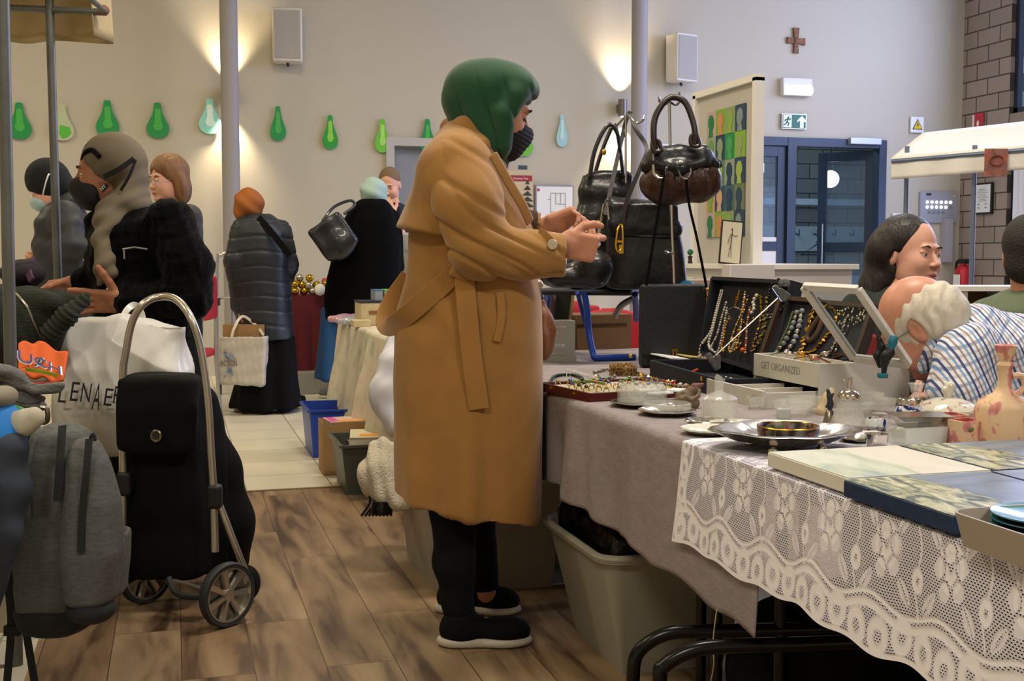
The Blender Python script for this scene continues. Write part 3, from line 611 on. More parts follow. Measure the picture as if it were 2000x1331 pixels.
def hand(S, w, d, n, side, curls=(0.5, 0.6, 0.4), thumb=None, s=1.0, spread=0.06, fr=0.0085, each=None):
    """w wrist, d pointing direction, n direction the palm faces, side=+-1: thumb towards side*cross(d,n)"""
    d = unit(d); n = unit(np.asarray(n)-np.dot(n, d)*d); t = np.cross(d, n)*side; Rm = np.stack([d, t, n], 1)
    S.cap(w-d*0.05*s, w+d*0.02*s, 0.026*s, 0.027*s, 0.015)
    S.box(w+d*0.052*s, np.array((0.046, 0.039, 0.014))*s, Rm, 0.013*s, 0.02); S.ell(w+d*0.03*s+t*0.024*s+n*0.008*s, np.array((0.03, 0.018, 0.015))*s, Rm, 0.015)
    for i, (o, ln) in enumerate(((0.029, 0.93), (0.010, 1.04), (-0.010, 0.97), (-0.028, 0.76))):
        a = 0; p = w+d*(0.090-0.004*abs(i-1))*s+t*o*s; r = fr*s*(1.0 if i < 3 else 0.88); cc = each[i] if each else curls
        S.cap(p-d*0.02*s, p, r*1.1, r*1.08, 0.006)
        for j, L in enumerate((0.043, 0.027, 0.021)):
            a += cc[j]; sp = spread*(1.5-i); dr = unit(d*math.cos(a)+n*math.sin(a)+t*sp*math.cos(a)); p2 = p+dr*L*ln*s
            S.cap(p, p2, r*(1.06-0.08*j), r*(1.0-0.10*j), 0.003); p = p2
    p = w+d*0.022*s+t*0.030*s; th = thumb or [(0.55, 0.75, 0.25), (0.8, 0.45, 0.35), (0.9, 0.15, 0.35)]
    for j, (L, q) in enumerate(zip((0.042, 0.033, 0.026), th)):
        dr = unit(d*q[0]+t*q[1]+n*q[2]); p2 = p+dr*L*s; S.cap(p, p2, fr*s*(1.45, 1.15, 1.08)[j], fr*s*(1.18, 1.1, 0.9)[j], 0.006); p = p2
def shoe(F, toe, heel, parent, up_m, sole_m, w=0.095, h=0.085, name='shoe', lace=None, th=0.028):
    """toe/heel: ground points"""
    toe = np.asarray(toe, float); heel = np.asarray(heel, float); d = unit(toe-heel); L = np.linalg.norm(toe-heel); t = np.array([-d[1], d[0], 0]); Rm = np.stack([d, t, Zv], 1); c = (toe+heel)/2
    S = Sdf(0.0045); S.ell(c+d*L*0.22+(0, 0, th+0.012), (L*0.27, w*0.47, h*0.50), Rm, 0.03); S.ell(c-d*L*0.24+(0, 0, th+0.02), (L*0.24, w*0.40, h*0.62), Rm, 0.04); S.cap(c-d*L*0.24+(0, 0, th+0.02), c-d*L*0.26+(0, 0, th+h*0.75), w*0.40, w*0.38, 0.03)
    S.plane(c+(0, 0, th*0.7), (0, 0, -1), c-(L, L, 0.2), c+(L, L, 0.3)); S.plane(c+(0, 0, th+h*0.86), (-d[0]*0.1, -d[1]*0.1, 1), c-(L, L, 0.2), c+(L, L, 0.3))
    o = S.build(name, up_m, parent)
    S = Sdf(0.0045); S.ell(c+d*L*0.20+(0, 0, th*0.5), (L*0.31, w*0.52, th*0.9), Rm, 0.02); S.ell(c-d*L*0.24+(0, 0, th*0.6), (L*0.27, w*0.44, th*1.05), Rm, 0.03)
    S.plane(c+(0, 0, 0.001), (0, 0, -1), c-(L, L, 0.2), c+(L, L, 0.3)); S.plane(c+(0, 0, th), (0, 0, 1), c-(L, L, 0.2), c+(L, L, 0.3)); S.build('sole', sole_m, o)
    if lace:
        mb = MB(); mid = c-d*L*0.02+(0, 0, th+h*0.62)
        for i in range(3): q = mid+d*i*0.02-(0, 0, 0.008*i); mb.tube([q-t*0.022, q+(0, 0, 0.006), q+t*0.022], 0.0022, 6, smooth=3)
        mb.tube([mid, mid-t*0.03+(0, 0, 0.012), mid-t*0.02-d*0.02, mid], 0.002, 6, smooth=4); mb.build('laces', lace, o)
    return o

# ---------------------------------------------------------------- 1. woman in the camel coat
F1 = Fig(3.42); P = F1.P; k = F1.k
m_coat = mat('camel_suede', '9c7034', 0.85, bump=0.10, bscale=260, sheen=0.25, var=0.12, vscale=7)
m_coat_in = mat('camel_lining', '4a3620', 0.9)
m_green = mat('green_headscarf', '0f4627', 0.8, bump=0.10, bscale=500, sheen=0.2, var=0.08)
m_trouser = mat('black_trousers', '0e0f12', 0.85, spec=0.2, bump=0.1, bscale=300); m_shoe = mat('black_knit_shoe', '0c0d0f', 0.85, spec=0.2, bump=0.3, bscale=500); m_sole = mat('white_sole', 'c4bfb0', 0.6)
root1 = thing('person', 'person in long camel belted coat, green headscarf and black mask, handling a pin', 'person', (P(915, 1200)[0], P(915, 1200)[1], 0))
hf = unit(Rv*0.93+Fv*0.14-Zv*0.34); hc = P(962, 214, 0)
S = Sdf(0.0035); q1 = head(S, hc, hf, s=1.06, neck=0.13, ears=False, nd=(-0.25, 0, -1)); vh = S.mesh()
S = Sdf(0.0022); wn = P(1100, 476, -0.13)
hand(S, wn, Rv*0.93-Zv*0.16+Fv*0.20, Fv*0.9+Zv*0.15-Rv*0.1, 1, s=1.0, each=[(0.7, 1.0, 0.5), (1.15, 1.2, 0.7), (1.2, 1.25, 0.7), (1.15, 1.2, 0.7)], thumb=[(0.70, 0.65, 0.35), (0.9, 0.25, 0.3), (0.92, -0.05, 0.35)], fr=0.0095)
vn = S.mesh()
S = Sdf(0.0022); wf = P(1068, 441, 0.12)
hand(S, wf, Rv*0.88+Zv*0.34-Fv*0.08, -Zv*0.75-Fv*0.45, 1, s=1.0, each=[(0.75, 0.55, 0.3), (0.95, 0.6, 0.4), (1.0, 0.75, 0.5), (1.0, 0.9, 0.5)], thumb=[(0.65, 0.55, 0.3), (0.85, 0.2, 0.4), (0.9, 0.05, 0.3)], fr=0.009)
vf = S.mesh()
S = Sdf(0.010); S.cap(P(930, 275), P(915, 330), 0.055, 0.09); S.ell(P(905, 420), (0.12, 0.12, 0.2)); S.ell(P(915, 650), (0.14, 0.14, 0.25)); S.cap(P(905, 420), P(915, 650), 0.12)
S.chain([(P(900, 325, -0.15), 0.05), (P(935, 490, -0.2), 0.045), (wn, 0.026)]); S.chain([(P(905, 325, 0.15), 0.05), (P(950, 480, 0.19), 0.045), (wf, 0.026)])
fn1, ff1 = P(893, 1190, -0.10), P(962, 1150, 0.16)
S.chain([(P(890, 760, -0.08), 0.09), (P(888, 980, -0.09), 0.05), (P(893, 1215, -0.10), 0.030)]); S.chain([(P(930, 760, 0.08), 0.09), (P(935, 980, 0.12), 0.05), (P(950, 1160, 0.18), 0.030)])
body1 = join('body', [S.mesh(), vh, vn, vf], m_skin, root1)
for e in (-1, 1):
    MB().sph(q1(0.078, 0.031*e, 0.004), 0.0145, 12, 8).build('eyelid', m_skin, root1)
    MB().tube([q1(0.0905, 0.018*e, 0.001), q1(0.0935, 0.033*e, -0.003), q1(0.084, 0.046*e, 0.000)], 0.0020, 6, smooth=4).build('eyelash', m_brow, root1)
    MB().tube([q1(0.0935, 0.014*e, 0.024), q1(0.0975, 0.032*e, 0.029), q1(0.085, 0.048*e, 0.023)], [0.002, 0.0032, 0.001], 6, smooth=4).build('eyebrow', m_brow, root1)
# mask
f, l, u = head_axes(hf); Rh = np.stack([f, l, u], 1)
S = Sdf(0.003); S.ell(q1(0.062, 0, -0.055), (0.064, 0.066, 0.062), Rh); S.ell(q1(0.095, 0, -0.032), (0.034, 0.024, 0.030), Rh, 0.03); S.ell(q1(0.060, 0, -0.09), (0.045, 0.052, 0.034), Rh, 0.03)
S.plane(q1(0.0, 0, -0.012), u, hc-0.4, hc+0.4)
S.build('face_mask', mat('mask_black', '17171b', 0.75, bump=0.1, bscale=300), root1, disp=lambda P_, N: 0.0008*np.sin((P_@u)*500))
# headscarf
S = Sdf(0.005)
S.ell(P(945, 184), (0.106, 0.100, 0.100), VIEWROT, 0.03); S.ell(P(988, 168), (0.092, 0.086, 0.068), VIEWROT@rotm(0, 0.22, 0), 0.03)
S.chain([(P(912, 170), 0.062), (P(908, 200), 0.058), (P(910, 228), 0.050)], 0.03); S.ell(P(953, 240), (0.088, 0.092, 0.095), VIEWROT@rotm(0, -0.15, 0), 0.03); S.ell(P(965, 285), (0.050, 0.080, 0.062), VIEWROT@rotm(0, -0.5, 0), 0.03); S.chain([(P(972, 300), 0.035), (P(982, 326, -0.0), 0.018)], 0.02)
S.cap(P(1020, 178), P(1036, 176), 0.030, 0.018, 0.03)
S.ell(q1(0.137, 0, -0.042), (0.082, 0.072, 0.075), Rh@rotm(0, -0.25, 0), 0.010, '-')
for e in (-1, 1): S.chain([(P(1022, 168, 0.055*e), 0.028), (P(1006, 190, 0.070*e), 0.025), (P(984, 228, 0.078*e), 0.026), (P(977, 285, 0.068*e), 0.030)], 0.03)
def dsc(P_, N):
    a = (P_@Rv-hc@Rv)/0.12; b = (P_[:, 2]-hc[2])/0.12; r = np.sin(a*6.0+b*2.6+np.sin(b*2)*1.2)+0.6*np.sin(a*11+b*5+1)
    r2 = -np.exp(-(np.sin(a*5.2+b*0.9+0.5*np.sin(b*2.0)+0.8)/0.30)**2)
    return (0.0018*r+0.008*r2)*np.clip(0.75-b*0.8, 0.04, 1)
S.build('headscarf', m_green, root1, disp=dsc)
# coat body
rows = [(238, 884, 912, .05), (255, 868, 930, .10), (275, 852, 950, .15), (300, 836, 968, .185), (330, 822, 988, .20), (370, 812, 1008, .195), (410, 804, 1026, .19), (450, 799, 1040, .185), (500, 797, 1047, .18), (545, 792, 1052, .185), (600, 775, 1057, .20), (660, 770, 1060, .21), (740, 768, 1062, .215), (850, 768, 1062, .22), (1012, 769, 1059, .22)]
def rows_st(fig, rows, dd=0.0, g=0.0):
    st = []
    for r in rows:
        y, x0, x1, a = r[:4]; e = r[4] if len(r) > 4 else dd
        st.append((fig.P((x0+x1)/2, y, e), (x1-x0)/2*fig.k+g, a+g))
    return st
S = Sdf(0.0065); S.loft(rows_st(F1, rows), pw=2.3)
hemn = unit(P(768, 955)-P(1052, 1009)); nrm = unit(np.cross(hemn, Fv)); nrm = nrm if nrm[2] < 0 else -nrm
S.plane(P(900, 981), nrm, P(700, 1000)-1, P(1100, 1000)+1)
cx1 = P(915, 700)@Rv
def folds(P_, N):
    x = (P_@Rv-cx1)/k; z = P_[:, 2]; near = np.clip(-(N@Fv), -0.2, 1)+0.2
    low = np.clip((0.85-z)/0.6, 0, 1)
    xx = x+915
    pleat = 0.022*low*np.exp(-((xx-(915-20*low))/34)**4)*near
    wav = low*0.007*np.sin(x/17+z*2)+low*0.004*np.sin(x/9.0)
    wrk = 0.004*np.sin((x*0.03+z*26))*np.exp(-((z-1.08)/0.10)**2)*np.clip(-x/60, 0, 1)*near
    waist = 0.0045*np.sin(x*0.05+z*38+2*np.sin(x*0.02))*np.exp(-((z-1.0)/0.13)**2)*near
    return pleat+wav+wrk+waist+0.003*noise3(P_, 9, 3)
S.build('coat_body', m_coat, root1, disp=folds)
# storm flap over shoulders and back
S = Sdf(0.0055); top = [(y, x0-(2 if y < 400 else 10), x1-(80 if y > 330 else 0), a+0.0) for (y, x0, x1, a) in rows if y <= 410]+[(446, 778, 935, .205), (475, 776, 930, .21)]
S.loft(rows_st(F1, top, 0, 0.006), pw=2.2); S.cap(P(880, 330, -0.13), P(898, 360, -0.17), 0.085, 0.07, 0.04); S.cap(P(880, 330, 0.13), P(898, 360, 0.17), 0.085, 0.07, 0.04)
cutn = unit(np.cross(P(778, 446)-P(905, 470), Fv)); cutn = cutn if cutn[2] < 0 else -cutn
S.plane(P(840, 457), cutn, P(700, 520)-1, P(1100, 420)+1)
S.build('storm_flap', m_coat, root1, disp=lambda P_, N: 0.004*noise3(P_, 14, 5))
# sleeves
def slfold(el):
    def fn(P_, N):
        v = P_-el; r = np.linalg.norm(v, axis=1); a = (P_@Rv)*55+(P_[:, 2])*75
        return -0.013*np.exp(-(np.sin(a*0.5+1.0*np.sin(P_[:, 2]*22))/0.35)**2)*np.exp(-(r/0.15)**2)-0.005*np.exp(-(np.sin((P_@Rv)*16+P_[:, 2]*26)/0.3)**2)+0.003*noise3(P_, 22, 2)+0.004
    return fn
eln = P(938, 492, -0.20)
S = Sdf(0.005); S.chain([(P(898, 322, -0.14), 0.086), (P(915, 400, -0.19), 0.085), (P(935, 478, -0.205), 0.076)], 0.05); S.chain([(P(940, 490, -0.205), 0.074), (P(1030, 498, -0.17), 0.060), (P(1096, 500, -0.14), 0.056)], 0.04)
S.plane(P(1103, 500, -0.13), Rv-Zv*0.02, P(1103, 500)-0.5, P(1103, 500)+0.5); S.cap(P(1085, 497, -0.143), P(1130, 490, -0.12), 0.042, 0.040, 0.004, '-')
slv = S.build('sleeve', m_coat, root1, disp=slfold(eln))
S = Sdf(0.006); S.chain([(P(905, 322, 0.14), 0.08), (P(960, 440, 0.20), 0.075), (P(1000, 470, 0.19), 0.06), (P(1052, 445, 0.13), 0.046)], 0.04); S.plane(P(1057, 444, 0.13), Rv, P(1057, 444)-0.5, P(1057, 444)+0.5); S.cap(P(1046, 448, 0.13), P(1070, 440, 0.12), 0.036, 0.034, 0.004, '-')
S.build('sleeve', m_coat, root1, disp=lambda P_, N: 0.003*noise3(P_, 20, 9))
# cuff band, tab and button
mb = MB(); mb.strap([P(1102, 534, -0.18), P(1060, 536, -0.205), P(1012, 540, -0.205)], 0.004, 0.003, Fv, 6); mb.build('cuff_seam', mat('camel_dark', '7a5426', 0.85), slv)
mb = MB(); a = P(1060, 462, -0.205); b_ = P(1086, 488, -0.212); mb.strap([P(1052, 458, -0.195), a, b_], 0.034, 0.006, -Fv, 4); mb.build('cuff_tab', m_coat, slv, bevel=0.002)
bt = P(1079, 478, -0.222); mb = MB(); Rb = np.stack([Rv, Zv, -Fv], 1); mb.lathe([(0, 0.004), (0.009, 0.005), (0.013, 0.004), (0.0145, 0.0), (0.0145, -0.004)], bt, 20, rot=Rb); mb.build('cuff_button', mat('shell_button', 'cdbfa8', 0.2, 0.3), slv)
# collar / lapel
S = Sdf(0.0045); S.chain([(P(878, 250, 0.05), 0.022), (P(905, 252, -0.06), 0.03), (P(940, 285, -0.095), 0.022), (P(952, 302, -0.10), 0.012)], 0.03); S.chain([(P(878, 250, 0.05), 0.022), (P(912, 262, 0.1), 0.025), (P(955, 300, 0.1), 0.014)], 0.03)
S.build('collar', m_coat, root1, disp=lambda P_, N: 0.0025*noise3(P_, 30, 8))
mb = MB(); mb.strap([P(962, 300, -0.17), P(990, 350, -0.15), P(1020, 400, -0.12), P(1036, 436, -0.09)], 0.036, 0.005, -Fv*0.7+Rv*0.6, 8); mb.build('lapel', m_coat, root1, subsurf=1)
S = Sdf(0.005); S.ell(P(1036, 442, 0.03), (0.018, 0.06, 0.05), VIEWROT@rotm(0, 0.3, 0)); S.build('lapel_gap', m_coat_in, root1)
# belt
mb = MB(); mb.strap([P(908, 515, -0.175), P(860, 560, -0.19), P(800, 612, -0.17), P(766, 637, -0.08), P(752, 630, 0.02), P(765, 590, 0.10), P(800, 540, 0.14)], 0.056, 0.007, -Fv, 8); mb.build('belt_loop', m_coat, root1, bevel=0.002)
mb = MB(); mb.strap([P(905, 512, -0.185), P(912, 600, -0.215), P(922, 700, -0.225), P(936, 800, -0.23)], 0.055, 0.007, -Fv, 8); mb.build('belt_end', m_coat, root1, bevel=0.002)
S = Sdf(0.005); S.box(P(906, 520, -0.19), (0.03, 0.02, 0.04), VIEWROT@rotm(0, 0.4, 0), 0.012); S.build('belt_knot', m_coat, root1)
mb = MB(); mb.strap([P(977, 572, -0.185), P(979, 620, -0.195), P(970, 668, -0.205)], 0.022, 0.008, -Fv, 6); mb.build('pocket_welt', m_coat, root1, bevel=0.002)
mb = MB(); mb.sph(P(1052, 556, -0.03), (0.014, 0.014, 0.014), 12, 8); mb.build('coat_button', mat('shell_button', 'cdbfa8'), root1)
# trousers
def legfold(P_, N): return 0.0025*np.sin(P_[:, 2]*60+P_@Rv*30)*np.clip((0.35-P_[:, 2])/0.2, 0.25, 1)
S = Sdf(0.006); S.chain([(P(888, 850, -0.09), 0.10), (P(888, 985, -0.09), 0.070), (P(887, 1100, -0.09), 0.056), (P(896, 1196, -0.09), 0.046)], 0.03); S.chain([(P(930, 850, 0.08), 0.10), (P(925, 985, 0.12), 0.068), (P(932, 1080, 0.16), 0.056), (P(948, 1150, 0.19), 0.046)], 0.03)
S.plane(P(893, 1203, -0.09), (0, 0, -1), P(893, 1203)-0.5, P(893, 1203)+0.5); S.build('trousers', m_trouser, root1, disp=legfold)
t1, h1 = G(1038, 1258), G(854, 1262); shoe(F1, t1, h1, root1, m_shoe, m_sole, w=0.10, h=0.085, lace=m_shoe)
t2, h2 = G(1017, 1196), G(868, 1192); t2 = G(1017, 1198); h2 = t2-unit(t2-h2+Fv*0.02)*0.27; shoe(F1, t2, h2, root1, m_shoe, m_sole, w=0.10, h=0.085, lace=m_shoe)
# trinket in her fingers, strap, brown bag
tr = tag(MB().tube([P(1158, 440, -0.05), P(1166, 436, -0.05)], 0.0022, 6).sph(P(1168, 435, -0.05), 0.006).build('gold_pin', mat('gold', 'd8a83a', 0.25, 1.0)), 'small gold pin held between the fingers of the woman in camel coat', 'pin')
m_tan = mat('tan_leather', '7a4a24', 0.5, bump=0.2, bscale=60); tb = thing('shoulder_bag', 'rust brown soft shoulder bag carried in front of the camel coat', 'bag', P(1064, 690, 0.02))
S = Sdf(0.0045); S.ell(P(1062, 655, 0.04), (0.028, 0.06, 0.072), VIEWROT, 0.02); S.cap(P(1060, 590, 0.04), P(1062, 640, 0.04), 0.012, 0.03, 0.02); S.build('pouch', m_tan, tb, disp=lambda P_, N: 0.005*np.sin((P_@Fv)*90+P_[:, 2]*20))
MB().strap([P(1062, 610, 0.04), P(1050, 560, 0.08), P(1000, 420, 0.2), P(930, 290, 0.19), P(885, 259, -0.08), P(864, 272, -0.15), P(844, 294, -0.165), P(826, 322, -0.15), P(812, 354, -0.11)], 0.014, 0.005, -Fv*0.8+Zv*0.5-Rv*0.3, 8).build('bag_strap', mat('purple_brown', '4a2a24', 0.5), tb)

# ---------------------------------------------------------------- 2. woman with taupe headscarf at the stall
F2 = Fig(4.3); P = F2.P; k = F2.k
m_taupe = mat('taupe_headscarf', '6e6450', 0.85, bump=0.1, bscale=400, var=0.06); m_fuzz = mat('fuzzy_black_knit', '060608', 0.95, spec=0.08, bump=0.5, bscale=90, sheen=0.05)
root2 = thing('person', 'person in taupe headscarf, black mask and fuzzy black sweater, sorting clothes on the left stall', 'person', (P(290, 900)[0], P(290, 900)[1], 0))
hf2 = unit(-Rv*0.93-Fv*0.34-Zv*0.10); hc2 = P(208, 338)
S = Sdf(0.004); q2 = head(S, hc2, hf2, s=1.02, neck=0.12, ears=False); vh = S.mesh()
S = Sdf(0.0025); wn = P(240, 590, -0.2); hand(S, wn, -Rv*0.96+Zv*0.02, -Fv*0.85-Zv*0.25, 1, s=1.05, each=[(0.02, 0.2, 0.1), (0.15, 0.3, 0.2), (0.15, 0.25, 0.15), (0.2, 0.3, 0.2)], thumb=[(0.35, 0.9, 0.1), (0.45, 0.85, 0.1), (0.5, 0.8, 0.0)], spread=0.10, fr=0.0108); vn = S.mesh()
S = Sdf(0.0025); wf = P(150, 552, -0.08); hand(S, wf, -Rv*0.93-Zv*0.12, -Zv*0.9-Fv*0.2, 1, s=0.98, curls=(0.55, 0.6, 0.4), fr=0.0098); vf = S.mesh()
S = Sdf(0.012); S.ell(P(285, 520), (0.10, 0.10, 0.18)); S.chain([(hc2-(0, 0, 0.1), 0.05), (P(262, 460), 0.06)]); S.chain([(P(320, 440, -0.1), 0.05), (P(365, 590, -0.2), 0.04), (wn, 0.026)]); S.chain([(P(230, 440, 0.1), 0.05), (P(222, 514, 0.0), 0.035), (P(190, 543, -0.06), 0.03), (wf, 0.026)])
for e in (-0.08, 0.08): S.chain([(P(310, 640, e), 0.09), (P(310, 900, e), 0.05), ((*P(310, 1000, e)[:2], 0.06), 0.04)])
body2 = join('body', [S.mesh(), vh, vn, vf], m_skin2, root2)
eyes(q2, 1.02, root2, hf2)
MB().sph(wn+(-Rv*0.040+Zv*0.040)*1.0, (0.018, 0.018, 0.018), 10, 8).box(wn-Rv*0.032+Zv*0.028-Fv*0.012, (0.016, 0.013, 0.014), VIEWROT@rotm(0, 0.5, 0)).build('thumb_plaster', mat('plaster_white', 'e6e4e2', 0.7), root2, bevel=0.004)
f, l, u = head_axes(hf2); Rh = np.stack([f, l, u], 1)
S = Sdf(0.0035); S.ell(q2(0.058, 0, -0.060), (0.066, 0.072, 0.060), Rh); S.ell(q2(0.098, 0, -0.038), (0.036, 0.026, 0.030), Rh, 0.03); S.ell(q2(0.06, 0, -0.095), (0.045, 0.055, 0.030), Rh, 0.03); S.plane(q2(0.1, 0, -0.008), u*0.95+f*0.1, hc2-0.4, hc2+0.4)
S.build('face_mask', MATS['mask_black'], root2)
MB().strap([P(203, 346, -0.112), P(232, 331, -0.128), P(262, 310, -0.122)], 0.018, 0.003, -Fv, 5).strap([P(236, 372, -0.118), P(252, 345, -0.130), P(265, 312, -0.120)], 0.010, 0.003, -Fv, 5).box(P(204, 367, -0.10), (0.016, 0.002, 0.008), VIEWROT@rotm(0, -0.8, 0)).build('mask_straps', MATS['mask_black'], root2)
text('mask_lettering', 'NY', m_sw, root2, P(199, 374, -0.112), Rv*0.7+Zv*0.7, Zv*0.7-Rv*0.7, 0.012)
S = Sdf(0.0055); S.ell(P(222, 312), (0.112, 0.105, 0.100), VIEWROT, 0.03); S.ell(P(256, 352, 0.0), (0.058, 0.085, 0.11), VIEWROT, 0.04); S.ell(P(245, 402, -0.02), (0.095, 0.12, 0.055), VIEWROT@rotm(0, -0.3, 0), 0.04); S.ell(P(213, 428, -0.10), (0.060, 0.08, 0.045), VIEWROT@rotm(0, -0.5, 0), 0.03)
S.chain([(P(206, 440, -0.14), 0.038), (P(198, 480, -0.18), 0.028), (P(208, 525, -0.20), 0.036), (P(192, 552, -0.19), 0.014)], 0.02)
S.ell(q2(0.112, 0.0, -0.012), (0.080, 0.085, 0.080), Rh, 0.012, '-')
def ds2(P_, N):
    a = (P_@Rv-hc2@Rv)/0.12; b = (P_[:, 2]-hc2[2])/0.12
    return 0.004*(np.sin(a*5-b*7)+0.6*np.sin(a*9-b*12+2))*np.clip(0.6-b, 0.05, 1.3)
S.build('headscarf', m_taupe, root2, disp=ds2)
MB().tube([P(162, 314, -0.04), P(167, 299, -0.075), P(180, 293, -0.100), P(194, 306, -0.118)], 0.009, 8, smooth=4).build('under_cap', m_black, root2)
S = Sdf(0.008); S.loft(rows_st(F2, [(402, 236, 300, .08), (425, 205, 335, .13), (450, 186, 360, .17), (500, 174, 378, .19), (560, 185, 385, .20), (620, 190, 390, .20), (660, 190, 390, .20)]), pw=2.3)
S.chain([(P(330, 432, -0.12), 0.085), (P(368, 520, -0.19), 0.075), (P(372, 585, -0.22), 0.065), (P(255, 588, -0.20), 0.05)], 0.05); S.chain([(P(205, 445, 0.05), 0.075), (P(222, 512, 0.0), 0.060), (P(190, 541, -0.06), 0.046), (P(160, 550, -0.08), 0.042)], 0.04)
S.build('sweater', m_fuzz, root2, disp=lambda P_, N: 0.006*noise3(P_, 60, 4)+0.005*noise3(P_, 15, 6))
MB().tube([P(240, 487, -0.20), P(262, 483, -0.205), P(288, 487, -0.205)], 0.003, 6).tube([P(242, 488, -0.205), P(243, 506, -0.205)], 0.0035, 6).build('pocket_zip', m_alu, root2)
S = Sdf(0.011); S.loft([(P(290, 650), .18, .18), (P(300, 800), .21, .20), ((*P(305, 900)[:2], 0.03), .24, .22)], pw=2.2); S.build('long_skirt', m_black, root2, disp=lambda P_, N: 0.008*np.sin(P_@Rv*40))
for e in (-0.09, 0.09): g = np.array((*P(285, 900, e)[:2], 0)); shoe(F2, g-Rv*0.16, g+Rv*0.1, root2, m_shoe, m_shoe)

# ---------------------------------------------------------------- 3. person in beanie and hooded jacket
F3 = Fig(6.1); P = F3.P; k = F3.k
root3 = thing('person', 'person in dark beanie, pale blue mask and grey hooded jacket behind the stall post', 'person', (P(120, 700)[0], P(120, 700)[1], 0))
hf3 = unit(-Rv*0.80-Fv*0.2-Zv*0.5); hc3 = P(98, 365); f, l, u = head_axes(hf3); Rh = np.stack([f, l, u], 1)
S = Sdf(0.006); q3 = head(S, hc3, hf3, neck=0.12); vh = S.mesh(); S = Sdf(0.004); w3 = P(104, 512, -0.05); hand(S, w3, -Rv*0.75+Zv*0.55, -Zv*0.5-Rv*0.5, 1, curls=(0.9, 1.0, 0.6), fr=0.0098, s=1.05); vn = S.mesh()
S = Sdf(0.014); S.ell(P(130, 480), (0.12, 0.12, 0.22)); S.chain([(P(110, 400), 0.05), (P(125, 440), 0.09)]); S.chain([(P(130, 420, -0.1), 0.05), (P(150, 500, -0.1), 0.045), (w3, 0.027)])
for e in (-0.08, 0.08): S.chain([(P(130, 560, e), 0.09), ((*P(130, 700, e)[:2], 0.06), 0.045)])
join('body', [S.mesh(), vh, vn], m_skin4, root3)
S = Sdf(0.005); S.ell(q3(0.07, 0, -0.05), (0.055, 0.064, 0.058), Rh); S.ell(q3(0.10, 0, -0.035), (0.03, 0.025, 0.028), Rh, 0.03); S.plane(q3(0, 0, -0.008), u, hc3-.4, hc3+.4); mk = S.build('face_mask', mat('mask_blue', 'a9c6d0', 0.7), root3)
MB().tube([P(84, 381, -0.07), P(88, 362, -0.1), P(94, 343, -0.1), P(99, 338, -0.06)], 0.004, 6, smooth=4).build('mask_loop', m_sw, mk)
S = Sdf(0.006); S.ell(q3(-0.01, 0, 0.035), (0.112, 0.098, 0.115), Rh); S.ell(q3(-0.045, 0, -0.04), (0.07, 0.085, 0.07), Rh, 0.03); S.ell(q3(0.12, 0, -0.04), (0.07, 0.10, 0.07), Rh, 0.01, '-')
S.build('beanie', mat('beanie_knit', '14171d', 0.9, bump=0.4, bscale=150), root3)
m_anor = mat('charcoal_anorak', '2b2e34', 0.55, bump=0.15, bscale=60)
S = Sdf(0.009); S.loft(rows_st(F3, [(395, 112, 150, .10), (410, 92, 160, .16), (430, 80, 175, .20), (470, 75, 182, .21), (520, 72, 185, .22), (600, 72, 190, .22), (640, 75, 190, .22)]), pw=2.3)
S.chain([(P(128, 425, -0.18), 0.085), (P(142, 480, -0.22), 0.075), (P(118, 508, -0.15), 0.06), (P(98, 513, -0.08), 0.05)], 0.04)
S.build('jacket', m_anor, root3, disp=lambda P_, N: 0.006*noise3(P_, 18, 6)+0.004*np.sin(P_[:, 2]*55))
S = Sdf(0.008); S.ell(P(140, 397, 0.02), (0.09, 0.13, 0.06), VIEWROT@rotm(0, -0.35, 0)); S.ell(P(118, 380), (0.07, 0.08, 0.05), VIEWROT, 0.01, '-'); S.build('hood', m_anor, root3, disp=lambda P_, N: 0.005*noise3(P_, 20, 6))
S = Sdf(0.012)
for e in (-0.09, 0.09): S.chain([(P(130, 610, e), 0.10), ((*P(130, 700, e)[:2], 0.05), 0.06)])
S.build('trousers', m_trouser, root3)
for e in (-0.09, 0.09): g = np.array((*P(125, 700, e)[:2], 0)); shoe(F3, g-Rv*0.16, g+Rv*0.1, root3, m_shoe, m_shoe)

# ---------------------------------------------------------------- 4. woman with glasses
F4 = Fig(6.6); P = F4.P; k = F4.k
root4 = thing('person', 'person with brown hair and thin glasses in dark grey jacket behind the taupe headscarf woman', 'person', (P(340, 690)[0], P(340, 690)[1], 0))
hf4 = unit(-Rv*0.62-Fv*0.76-Zv*0.12); hc4 = P(328, 352, 0); f, l, u = head_axes(hf4); Rh = np.stack([f, l, u], 1)
S = Sdf(0.005); q4 = head(S, hc4, hf4, s=1.02, neck=0.14); vh = S.mesh(); S = Sdf(0.005)
for e in (-1, 1): hand(S, P(300, 562, e*0.11), -Rv, -Zv, e)
v4 = S.mesh()
S = Sdf(0.016); S.ell(P(340, 480), (0.13, 0.12, 0.2)); S.chain([(P(328, 395), 0.05), (P(338, 430), 0.09)])
for e in (-0.08, 0.08): S.chain([(P(340, 560, e), 0.09), ((*P(340, 690, e)[:2], 0.06), 0.045)])
for e in (-0.19, 0.19): S.chain([(P(345, 425, e), 0.05), (P(370, 520, e), 0.04), (P(330, 560, e*0.8), 0.03), (P(300, 562, e*0.6), 0.03)])
join('body', [S.mesh(), vh, v4], m_skin4, root4); eyes(q4, 1.02, root4, hf4)
m_hairb = mat('brown_hair', '74502e', 0.55, bump=0.8, bscale=60, stretch=(1, 1, 0.15), var=0.3, vscale=14)
